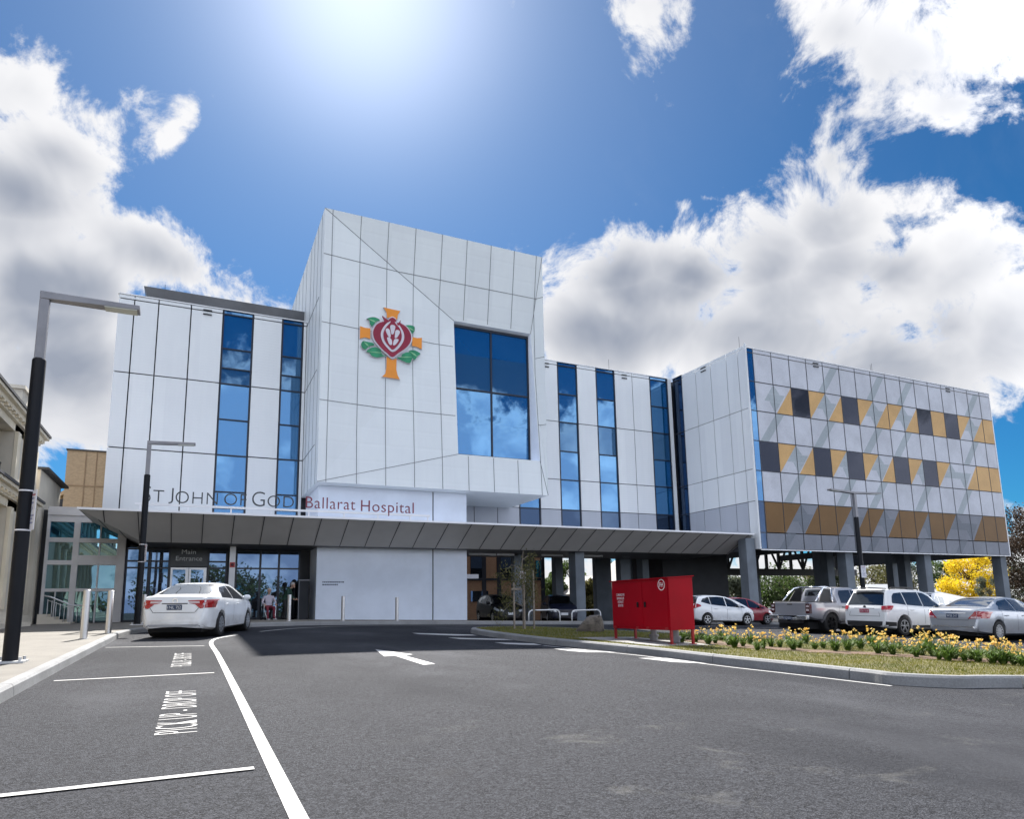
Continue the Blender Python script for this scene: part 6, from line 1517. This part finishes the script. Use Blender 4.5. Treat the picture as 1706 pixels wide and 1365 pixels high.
# hoop rails
def hoop(px0, px1, py_t, Y, label):
    A, C = onY(px0, 1036, Y), onY(px1, 1036, Y); zt = onY((px0 + px1) / 2, py_t, Y).z; z0 = gz(A.x, Y) + .137; w = C.x - A.x; z1 = gz(C.x, Y) + .137 - z0
    r = empty('hoop_rail', (A.x, Y, z0)); tag(r, label, 'hoop rail', 'white hoop rails'); h = zt - z0; c = .22
    arc = lambda cx_, a0, a1: [(cx_ + c * math.cos(a), 0, h - c + c * math.sin(a)) for a in [lerp(a0, a1, i / 6) for i in range(7)]]
    b = MB(); b.tube([(0, 0, -.02)] + arc(c, PI, PI / 2) + arc(w - c, PI / 2, 0) + [(w, 0, z1 - .02)], .034, 10); b.build('tube', m_galv if False else MATS['hoop_white'], r, smooth=True)
M('hoop_white', (.62, .63, .64), .4, var=.05)
hoop(881, 933, 1017, 30.3, 'white hoop rail in front of the navy car under the building'); hoop(953, 1001, 1017, 30.3, 'white hoop rail behind the rock'); hoop(1236, 1304, 1015, 30.6, 'white hoop rail in front of the dark red hatchback')
# fire booster cabinet
m_fire = M('fire_red', (.30, .0, .008), .42, var=.10, scale=1.2, spec=.14); m_firedk = M('fire_red_legs', (.30, .008, .012), .4); m_fwhite = M('decal_white', (.72, .66, .68), .5)
Fp = G(1119, 1074, .155); FX, FY = Fp.x, Fp.y; LEN, DEP = 2.22, .66
zt = onY(1117.5, 960, FY).z; zl = onY(1118.5, 1051, FY).z; zg = gz(FX, FY) + .15
cb = empty('fire_booster_cabinet', (FX + DEP / 2, FY + LEN / 2, zg)); tag(cb, 'red metal fire booster cabinet on legs standing on the island', 'cabinet')
b = MB(); b.hexa([(FX, FY, zl), (FX + DEP, FY, zl), (FX + DEP, FY + LEN, zl), (FX, FY + LEN, zl)], [(FX, FY, zt - .04), (FX + DEP, FY, zt - .01), (FX + DEP, FY + LEN, zt - .01), (FX, FY + LEN, zt - .04)]); b.build('body', m_fire, cb, world=True, bevel=.006)
b = MB(); b.hexa([(FX - .05, FY - .03, zt - .045), (FX + DEP + .03, FY - .03, zt - .009), (FX + DEP + .03, FY + LEN + .03, zt - .009), (FX - .05, FY + LEN + .03, zt - .045)], [(FX - .05, FY - .03, zt - .025), (FX + DEP + .03, FY - .03, zt + .012), (FX + DEP + .03, FY + LEN + .03, zt + .012), (FX - .05, FY + LEN + .03, zt - .025)]); b.build('lid', m_fire, cb, world=True)
for y0, y1 in ((FY + .05, FY + .96), (FY + .975, FY + LEN - .05)):
    b = MB(); b.box(FX - .012, y0, zl + .06, FX - .0005, y1, zt - .09); d = b.build('door', m_fire, cb, world=True, bevel=.004)
for dx, dy in ((.04, .04), (DEP - .04, .04), (.04, LEN - .04), (DEP - .04, LEN - .04)):
    b = MB(); z = gz(FX + dx, FY + dy) + .15; b.box(FX + dx - .025, FY + dy - .025, z, FX + dx + .025, FY + dy + .025, zl); b.box(FX + dx - .06, FY + dy - .06, z, FX + dx + .06, FY + dy + .06, z + .012); b.build('leg', m_firedk, cb, world=True)
for y in (FY + .86, FY + 1.14):
    b = MB(); b.box(FX - .035, y - .03, zl + .50, FX - .012, y + .03, zl + .62); b.build('latch', m_black, cb, world=True, bevel=.006)
for y in (FY + .12, FY + .8, FY + 1.2, FY + LEN - .12):
    b = MB(); b.box(FX - .02, y - .05, zl + .01, FX - .0004, y + .05, zl + .06); b.build('hinge', m_firedk, cb, world=True)
b = MB()
for k, (s, w) in enumerate((('COMBINED FIRE', .34), ('SPRINKLER', .31), ('HYDRANT', .24), ('BOOSTER', .21))):
    fit_text(b, s, lambda x, y, d, k=k, w=w: (FX - .014, FY + LEN - .38 + w / 2 - x + 0.0, zt - .40 - .085 * k + y), w, .058, thin=.012)
V_, F2 = text_faces('FH', 1.0, .02)
fit_text(b, 'FH', lambda x, y, d: (FX - .0145, FY + .30 - x, zt - .235 + y), .13, .10, thin=.01)
n = 32; P_ = []
for rr in (.105, .125):
    for i in range(n): a = 2 * PI * i / n; P_.append((FX - .0145, FY + .235 + rr * math.cos(a), zt - .185 + rr * math.sin(a)))
b.add(P_, [(i, (i + 1) % n, n + (i + 1) % n, n + i) for i in range(n)])
b.build('lettering', m_fwhite, cb, world=True, fix=False)
for y, rr in ((FY + .55, .10), (FY + 1.35, .09)):
    b = MB(); z = gz(FX + .5, y) + .12; b.lathe([(rr, z), (rr, z + .12), (rr * 1.3, z + .12), (rr * 1.3, z + .17), (rr * .8, z + .17), (rr * .8, zl)], (FX + .55, y, 0), 'z', 16); b.build('riser_pipe', m_greyp, cb, world=True)
b = MB(); pad = [(FX - .65, FY - .35), (FX + DEP + .3, FY - .3), (FX + DEP + .3, FY + LEN + .55), (FX - .75, FY + LEN + .6)]
b.hexa([(x, y, gz(x, y) + .05) for x, y in pad], [(x, y, gz(x, y) + .152) for x, y in pad]); struct(b.build('concrete_pad', m_pad))
# rock
rb = bmesh.new(); rnd = random.Random(5)
for (x, y, z) in ((-.42, -.25, 0), (.40, -.3, 0), (.42, .3, 0), (-.40, .3, 0), (-.40, -.28, .16), (-.30, .22, .2), (-.05, -.25, .44), (.0, .2, .50), (.36, -.28, .50), (.40, .26, .52), (.2, -.31, .3), (-.2, -.3, .28), (.43, 0, .3)): rb.verts.new((x + rnd.uniform(-.03, .03), y + rnd.uniform(-.03, .03), z))
bmesh.ops.convex_hull(rb, input=rb.verts); bmesh.ops.bevel(rb, geom=rb.edges[:], offset=.03, segments=2, affect='EDGES')
me = bpy.data.meshes.new('rock'); rb.to_mesh(me); rb.free(); me.materials.append(M('basalt', (.11, .095, .08), .9, var=.4, scale=5, bump=.6, bscale=18))
o = bpy.data.objects.new('rock', me); COL.objects.link(o); q = G(982, 1053, .14); o.location = (q.x, q.y, gz(q.x, q.y) + .12); o.rotation_euler = (0, 0, rad(-25)); tag(o, 'squared brown boulder with a sloping side at the back of the island', 'rock')
# staked young tree
q = G(872, 1047, .14); tx, ty = 9.7, 19.6; q = onY(872, 1047, ty); tx = q.x
yt = empty('young_tree', (tx, ty, gz(tx, ty) + .14)); tag(yt, 'thin young olive tree tied between timber stakes at the tip of the island', 'tree')
rnd = random.Random(9); b = MB(); tips = []
b.tube([(0, 0, 0), (.03, 0, .9), (-.02, .03, 1.8), (.05, 0, 2.5)], [.03, .025, .018, .008], 7)
for i in range(16):
    z = rnd.uniform(.7, 2.4); a = rnd.uniform(0, 2 * PI); L = rnd.uniform(.35, .8); e = Vector((math.cos(a) * L, math.sin(a) * L, z + rnd.uniform(-.25, .3))); b.tube([(0, 0, z), (e.x * .5, e.y * .5, z + .15), tuple(e)], [.012, .008, .004], 5); tips.append(e); tips.append(Vector((e.x * .55, e.y * .55, z + .1)))
b.build('trunk', m_barkp, yt)
P_ = []; F = []
for i in range(2300):
    c = tips[rnd.randrange(len(tips))]; p = c + Vector((rnd.gauss(0, .13), rnd.gauss(0, .13), rnd.gauss(-.08, .16))); u = Vector((rnd.gauss(0, .5), rnd.gauss(0, .5), rnd.gauss(-.7, .4))).normalized(); v = u.cross(Vector((rnd.gauss(0, 1), rnd.gauss(0, 1), .3))).normalized(); s = rnd.uniform(.05, .11); o_ = len(P_); P_ += [p - u * s * .6, p + v * s * .14, p + u * s * .6, p - v * s * .14]; F.append((o_, o_ + 1, o_ + 2, o_ + 3))
b = MB(); b.v = [tuple(p) for p in P_]; b.f = F; b.m = [0] * len(F); b.build('crown', lf_olive, yt, fix=False)
m_timber = M('stake_timber', (.20, .17, .14), .85, var=.2, scale=4)
for px, hh, lab in ((857, 1.5, 'shortest timber stake beside the young tree'), (874, 1.75, 'timber stake between two others beside the young tree'), (890, 1.9, 'tallest timber stake beside the young tree')):
    q = onY(px, 1047, ty - .1); z = gz(q.x, ty) + .1; b = MB(); b.box(q.x - .025, ty - .13, z, q.x + .025, ty - .08, z + hh); tag(b.build('tree_stake', m_timber, bevel=.004), lab, 'stake', 'stakes round the young tree')
b = MB(); A, C = onY(852, 982, ty - .15), onY(869, 983, ty - .15); b.box(A.x, ty - .17, A.z - .03, C.x, ty - .135, A.z + .03); tag(b.build('tree_tie', m_timber), 'short horizontal timber tie fixed to the stakes of the young tree', 'tree tie')
sy = 25.5; q = onY(872, 1040, sy); z = gz(q.x, sy); b = MB(); zc = onY(869.5, 962, sy).z
ps = empty('sign_pole', (q.x, sy, z)); tag(ps, 'thin grey pole carrying a parking plate behind the young tree', 'pole')
b.tube([(0, 0, 0), (0, 0, zc + .35 - z)], .03, 8); b.build('post', m_greyp, ps)
sign_plate('parking_sign', 'white parking plate on the thin pole behind the young tree', (q.x - .02, sy - .05, zc), (1, -.1, 0), .26, .46)
# kiosk and notice in the entrance
kz = gz(5, 33) + .137
kk = empty('entrance_kiosk', (5.0, 35.2, kz)); tag(kk, 'dark metal cabinet with pale edge beside the rendered wall at the entrance', 'cabinet')
A, C = onY(497, 1030, 34.9), onY(515, 968, 34.9)
b = MB(); b.box(A.x, 34.9, kz, C.x, 35.6, C.z); b.build('body', m_darkwall, kk, world=True, bevel=.01); b = MB(); b.box(A.x - .02, 34.88, C.z, C.x + .03, 35.62, C.z + .05); b.box(A.x - .03, 34.87, kz, A.x, 34.93, C.z); b.build('edge_trim', m_greyp, kk, world=True)
b = MB(); b.tube([(A.x - .28, 34.7, kz), (A.x - .28, 34.7, C.z - .05)], .05, 10); b.ell((A.x - .28, 34.7, C.z - .1), (.13, .13, .16)); tag(b.build('post_lamp', m_black, smooth=True), 'short black post with rounded top beside the entrance kiosk', 'post')
q = onY(784, 961, 35.5); b = MB(); b.box(q.x - .35, 35.4, q.z - .12, q.x + .45, 35.44, q.z + .12); tag(b.build('wall_sign', m_sign), 'small pale sign fixed beside the edge of the rendered wall', 'sign')
# ------------------------------------------------------------------ people in the entrance
def skin_body(name, joints, edges, mat, parent):
    me = bpy.data.meshes.new(name); names = list(joints); me.from_pydata([joints[n][0] for n in names], [(names.index(a), names.index(c)) for a, c in edges], []); me.materials.append(mat)
    o = bpy.data.objects.new(name, me); COL.objects.link(o)
    sk = o.modifiers.new('skin', 'SKIN'); sk.use_smooth_shade = True
    for i, n in enumerate(names): me.skin_vertices[0].data[i].radius = (joints[n][1], joints[n][2] if len(joints[n]) > 2 else joints[n][1])
    me.skin_vertices[0].data[0].use_root = True
    ss = o.modifiers.new('sub', 'SUBSURF'); ss.levels = 2; ss.render_levels = 2
    o.parent = parent; return o
def cloth_mat(name, skin, top, legs, zt, zl, extra=None):
    """one body, coloured by height in its own space: trousers below zl, top up to zt, skin above"""
    m, t, b = newmat(name); x, y, z = t.sep(objc(t)); n = t.noise(objc(t), 14, 3)
    c = t.mix(t.math('GREATER_THAN', z, zl), legs, top); c = t.mix(t.math('GREATER_THAN', z, zt), c, skin); c = t.mix(t.mul(n, .25), c, (.02, .02, .02)); t.l.new(c, b.inputs['Base Color']); b.inputs['Roughness'].default_value = .85; return m
m_skin = M('skin', (.42, .25, .18), .6); m_hairw = M('grey_hair', (.40, .38, .37), .8); m_hairb = M('dark_hair', (.02, .015, .012), .7); m_shoe = M('dark_shoe', (.01, .01, .01), .6)
def head(parent, c, fwd, hairm, tilt=0):
    c = Vector(c); f = Vector(fwd).normalized(); s = f.cross(Vector((0, 0, 1))).normalized()
    b = MB(); b.ell(c, (.078, .092, .115), 16, 12); b.ell(c + f * .085 + Vector((0, 0, -.005)), (.018, .018, .024), 8, 6)
    for k in (-1, 1): b.ell(c + s * .08 * k, (.018, .018, .03), 8, 6)
    b.ell(c + f * .055 + Vector((0, 0, -.08)), (.045, .045, .04), 10, 8)
    h = b.build('head', m_skin, parent, smooth=True)
    b = MB(); b.ell(c - f * .022 + Vector((0, 0, .035)), (.092, .10, .10), 16, 10); b.build('hair', hairm, parent, smooth=True)
    b = MB()
    for k in (-1, 1): b.ell(c + f * .083 + s * .032 * k + Vector((0, 0, .018)), (.011, .011, .008), 8, 6)
    b.bar(c + f * .088 - s * .025 + Vector((0, 0, -.055)), c + f * .088 + s * .025 + Vector((0, 0, -.055)), .008, .008); b.build('face_features', m_hairb, parent)
def hand(parent, c, d, side=1):
    c = Vector(c); d = Vector(d).normalized(); s = d.cross(Vector((0, 0, 1))).normalized() if abs(d.z) < .95 else Vector((1, 0, 0)); b = MB(); b.ell(c, (.035, .035, .045), 10, 8)
    n = s.cross(d).normalized()
    for i, L in enumerate((.068, .078, .073, .058)):
        p = c + s * (.024 - .016 * i) * side + d * .035; b.tube([p, p + d * L * .55 - n * .012, p + d * L * .8 - n * .035], [.009, .0085, .007], 6)
    p = c + s * .03 * side; b.tube([p, p + s * .025 * side + d * .025, p + s * .025 * side + d * .055], [.010, .009, .008], 6); b.build('hand', m_skin, parent, smooth=True)
def seated():
    x, y = onY(447, 1033, 33.2).x, 33.2; z = gz(x, y) + .137; r = empty('person', (x, y, z), rad(8)); tag(r, 'seated person in a pale top and dark red trousers outside the entrance doors', 'person')
    J = {'pelvis': ((0, .1, .56), .155, .12), 'waist': ((0, .12, .76), .15, .11), 'chest': ((0, .10, .98), .17, .115), 'neck0': ((0, .08, 1.12), .085, .07), 'neck': ((0, .06, 1.19), .05), 'skull': ((0, .04, 1.25), .05),
         'shL': ((-.19, .09, 1.06), .065), 'elL': ((-.30, .0, .80), .048), 'wrL': ((-.24, -.24, .70), .034), 'shR': ((.19, .09, 1.06), .065), 'elR': ((.30, .0, .80), .048), 'wrR': ((.24, -.24, .70), .034),
         'hipL': ((-.10, .05, .55), .095), 'knL': ((-.14, -.38, .56), .07), 'anL': ((-.14, -.42, .13), .045), 'toL': ((-.15, -.60, .07), .04), 'hipR': ((.10, .05, .55), .095), 'knR': ((.14, -.38, .56), .07), 'anR': ((.14, -.42, .13), .045), 'toR': ((.15, -.60, .07), .04)}
    E = [('pelvis', 'waist'), ('waist', 'chest'), ('chest', 'neck0'), ('neck0', 'neck'), ('neck', 'skull')]
    for s in 'LR': E += [('chest', 'sh' + s), ('sh' + s, 'el' + s), ('el' + s, 'wr' + s), ('pelvis', 'hip' + s), ('hip' + s, 'kn' + s), ('kn' + s, 'an' + s), ('an' + s, 'to' + s)]
    skin_body('body', J, E, cloth_mat('seated_clothes', (.42, .25, .18), (.50, .47, .55), (.16, .012, .03), 1.16, .665), r)
    head(r, (0, .02, 1.34), (0, -1, -.1), m_hairw)
    for k, s in ((-1, 'L'), (1, 'R')): hand(r, (.24 * k, -.29, .69), (0, -1, -.2), -k)
    ch = empty('wheelchair', (x, y, z), rad(8)); tag(ch, 'wheelchair under the seated person at the entrance', 'wheelchair')
    b = MB(); b.box(-.22, -.20, .42, .22, .26, .47); b.build('seat', m_black, ch); b = MB(); b.box(-.22, .25, .5, .22, .29, .95); b.build('backrest', m_black, ch)
    for k in (-1, 1):
        b = MB(); b.lathe([(.29, -.015), (.31, -.015), (.31, .015), (.29, .015), (.29, -.015)], (.29 * k, .15, .31), 'x', 24)
        for i in range(8): a = PI * i / 4; b.bar((.29 * k, .15, .31), (.29 * k, .15 + .29 * math.cos(a), .31 + .29 * math.sin(a)), .006)
        b.build('wheel', m_black, ch)
        b = MB(); b.tube([(.25 * k, .28, 1.0), (.25 * k, .28, .45), (.25 * k, -.25, .45), (.2 * k, -.42, .16), (.2 * k, -.55, .06)], .014, 6); b.tube([(.25 * k, .28, 1.0), (.25 * k, .40, 1.0)], .018, 6); b.tube([(.26 * k, .26, .68), (.26 * k, -.2, .68), (.26 * k, -.22, .45)], .013, 6); b.build('frame', m_alu, ch)
        b = MB(); b.lathe([(.001, -.015), (.075, -.015), (.075, .015), (.001, .015)], (.22 * k, -.32, .076), 'x', 14); b.build('front_wheel', m_tyre, ch); b = MB(); b.box(.07 * k, -.66, .025, .22 * k, -.48, .045); b.build('footrest', m_alu, ch)
def standing():
    x, y = onY(473, 1033, 33.4).x, 33.4; z = gz(x, y) + .137; r = empty('person', (x, y, z), rad(65)); tag(r, 'stooping person in a dark green jacket standing by the entrance bollard', 'person')
    J = {'pelvis': ((0, 0, .92), .15, .12), 'waist': ((0, -.04, 1.08), .145, .11), 'chest': ((0, -.16, 1.29), .18, .125), 'neck0': ((0, -.24, 1.41), .085, .07), 'neck': ((0, -.30, 1.47), .052), 'skull': ((0, -.34, 1.53), .05),
         'shL': ((-.19, -.19, 1.37), .07), 'elL': ((-.24, -.24, 1.09), .052), 'wrL': ((-.20, -.44, .96), .036), 'shR': ((.19, -.19, 1.37), .07), 'elR': ((.24, -.24, 1.09), .052), 'wrR': ((.20, -.44, .96), .036),
         'hipL': ((-.10, 0, .88), .10), 'knL': ((-.11, -.10, .49), .07), 'anL': ((-.11, -.02, .09), .048), 'toL': ((-.12, -.19, .05), .042), 'hipR': ((.10, 0, .88), .10), 'knR': ((.11, .04, .49), .07), 'anR': ((.11, .16, .09), .048), 'toR': ((.12, .0, .05), .042)}
    E = [('pelvis', 'waist'), ('waist', 'chest'), ('chest', 'neck0'), ('neck0', 'neck'), ('neck', 'skull')]
    for s in 'LR': E += [('chest', 'sh' + s), ('sh' + s, 'el' + s), ('el' + s, 'wr' + s), ('pelvis', 'hip' + s), ('hip' + s, 'kn' + s), ('kn' + s, 'an' + s), ('an' + s, 'to' + s)]
    skin_body('body', J, E, cloth_mat('standing_clothes', (.42, .25, .18), (.008, .045, .028), (.008, .008, .010), 1.455, .93), r)
    head(r, (0, -.37, 1.61), (0, -1, -.25), m_hairw)
    for k in (-1, 1): hand(r, (.20 * k, -.49, .95), (0, -1, -.25), -k)
seated(); standing()
# ------------------------------------------------------------------ planting
m_blade = leaf_mat('lily_leaves', (.05, .10, .015), (.10, .17, .025), (.17, .24, .05), .4); m_petal = leaf_mat('lily_petals', (.72, .42, .07), (.80, .60, .17), (.84, .74, .42), .35); m_stem = M('lily_stems', (.10, .16, .04), .7)
def lily(seed):
    rnd = random.Random(seed); r = empty('flowering_plant')
    b = MB()
    for i in range(75):
        a = rnd.uniform(0, 2 * PI); L = rnd.uniform(.18, .42); out = rnd.uniform(.08, .34); w = rnd.uniform(.012, .022); d = Vector((math.cos(a), math.sin(a), 0)); s = Vector((-d.y, d.x, 0)) * w; o = d * rnd.uniform(0, .07)
        pts = [o, o + d * out * .35 + Vector((0, 0, L * .65)), o + d * out * .75 + Vector((0, 0, L * .92)), o + d * out * 1.15 + Vector((0, 0, L * rnd.uniform(.6, .95)))]
        ws = [1, .9, .6, .08]; P_ = []
        for p, k in zip(pts, ws): P_ += [p - s * k, p + s * k]
        b.add(P_, [(0, 1, 3, 2), (2, 3, 5, 4), (4, 5, 7, 6)])
    b.build('foliage', m_blade, r, fix=False)
    st = fl = MB()
    for i in range(rnd.randint(6, 10)):
        a = rnd.uniform(0, 2 * PI); L = rnd.uniform(.40, .66); e = Vector((math.cos(a) * rnd.uniform(.03, .24), math.sin(a) * rnd.uniform(.03, .24), L)); st.tube([(0, 0, .02), (e.x * .5, e.y * .5, L * .6), tuple(e)], .006, 4)
        for j in range(rnd.randint(1, 3)):
            c = e + Vector((rnd.uniform(-.06, .06), rnd.uniform(-.06, .06), rnd.uniform(-.06, .03))); ax = Vector((rnd.uniform(-1, 1), rnd.uniform(-1, 1), rnd.uniform(.1, 1))).normalized(); u = ax.orthogonal().normalized(); v = ax.cross(u); R = rnd.uniform(.032, .052)
            for k in range(6):
                an = 2 * PI * k / 6; dd = u * math.cos(an) + v * math.sin(an); ss = ax.cross(dd) * R * .33
                fl.add([c, c + dd * R * .55 + ax * R * .45 - ss, c + dd * R * 1.1 + ax * R * .55, c + dd * R * .55 + ax * R * .45 + ss], [(0, 1, 2, 3)], 1)
    st.build('blooms', [m_stem, m_petal], r, fix=False)
    return r
protos = [lily(s) for s in (1, 2, 3, 4)]
spots = []; rnd = random.Random(11)
for px, py in ((1128, 1067), (1146, 1066), (1170, 1066), (1180, 1074), (1202, 1067), (1224, 1079), (1250, 1073), (1262, 1084), (1285, 1078), (1315, 1076), (1322, 1083), (1343, 1073), (1372, 1081), (1413, 1084), (1420, 1077), (1452, 1077), (1463, 1089), (1498, 1082), (1520, 1090), (1527, 1095), (1545, 1083), (1565, 1099), (1580, 1101), (1600, 1093), (1607, 1102), (1630, 1103), (1645, 1095), (1655, 1106), (1672, 1107), (1690, 1108), (1704, 1110)):
    q = G(px, py, .15); spots.append((q.x, q.y))
for px, py in ((1136, 1071), (1160, 1070), (1192, 1072), (1214, 1075), (1238, 1077), (1272, 1081), (1300, 1079), (1332, 1080), (1358, 1082), (1392, 1085), (1434, 1082), (1474, 1086), (1488, 1091), (1510, 1087), (1536, 1092), (1556, 1094), (1590, 1098), (1618, 1099), (1664, 1101), (1682, 1103), (1698, 1105)):
    q = G(px, py, .15); spots.append((q.x, q.y))
e = Vector((spots[30][0], spots[30][1]))
for i in range(6): spots.append((e.x + .35 * i + .2, e.y - .42 * i - .2))
for i, (x, y) in enumerate(spots):
    o = protos[i] if i < 4 else copy_tree(protos[rnd.randrange(4)])
    tag(o, 'clump of yellow orange day lilies in the flower row of the island', 'flower', 'day lilies along the island')
    o.location = (x, y, gz(x, y) + .148); s = rnd.uniform(.42, .70); o.scale = (s, s, s * rnd.uniform(.85, 1.05)); o.rotation_euler = (0, 0, rnd.uniform(0, 6.28))
# grass on the island: one sheet of blades
rng = np.random.default_rng(3)
poly = [(p.x, p.y) for p in KI2]
xs0, xs1 = min(p[0] for p in poly), max(p[0] for p in poly); ys0, ys1 = min(p[1] for p in poly), max(p[1] for p in poly)
N = 170000
X_ = rng.uniform(xs0, min(xs1, 15.5), N); Yy = rng.uniform(max(ys0, 3.2), ys1, N)
ins = np.zeros(N, bool); n = len(poly)
for i in range(n):
    ax, ay = poly[i]; bx, by = poly[(i + 1) % n]
    c = ((ay > Yy) != (by > Yy)); 
    with np.errstate(divide='ignore', invalid='ignore'): ins ^= c & (X_ < (bx - ax) * (Yy - ay) / (by - ay) + ax)
blp = np.array([(p.x, p.y) for p in bl]); dmin = np.full(N, 9.0)
for p in blp: dmin = np.minimum(dmin, np.hypot(X_ - p[0], Yy - p[1]))
padm = (X_ > FX - .72) & (X_ < FX + DEP + .3) & (Yy > FY - .33) & (Yy < FY + LEN + .57)
keep = ins & (dmin > .38 + .18 * rng.random(N)) & ~padm & (rng.random(N) < np.clip(9.0 / np.hypot(X_, Yy), .12, 1))
X_, Yy = X_[keep], Yy[keep]; n = len(X_)
Zz = np.array([gz(a, c) for a, c in zip(X_, Yy)]) + .135
an = rng.uniform(0, 2 * np.pi, n); L = rng.uniform(.02, .06, n); lean = rng.uniform(.2, 1.1, n); w = rng.uniform(.003, .006, n)
la = rng.uniform(0, 2 * np.pi, n)
co = np.empty((n, 3, 3), np.float32)
co[:, 0] = np.stack([X_ - np.cos(an) * w, Yy - np.sin(an) * w, Zz], 1); co[:, 1] = np.stack([X_ + np.cos(an) * w, Yy + np.sin(an) * w, Zz], 1); co[:, 2] = np.stack([X_ + np.cos(la) * L * lean, Yy + np.sin(la) * L * lean, Zz + L], 1)
me = bpy.data.meshes.new('grass'); me.vertices.add(n * 3); me.loops.add(n * 3); me.polygons.add(n)
me.vertices.foreach_set('co', co.ravel()); me.loops.foreach_set('vertex_index', np.arange(n * 3, dtype=np.int32)); me.polygons.foreach_set('loop_start', np.arange(0, n * 3, 3, dtype=np.int32)); me.update()
m_grass = leaf_mat('grass_blades', (.075, .098, .006), (.150, .148, .010), (.22, .19, .028), .3); me.materials.append(m_grass)
o = bpy.data.objects.new('grass', me); COL.objects.link(o); tag(o, 'short yellowing grass on the island', 'grass', kind='stuff')
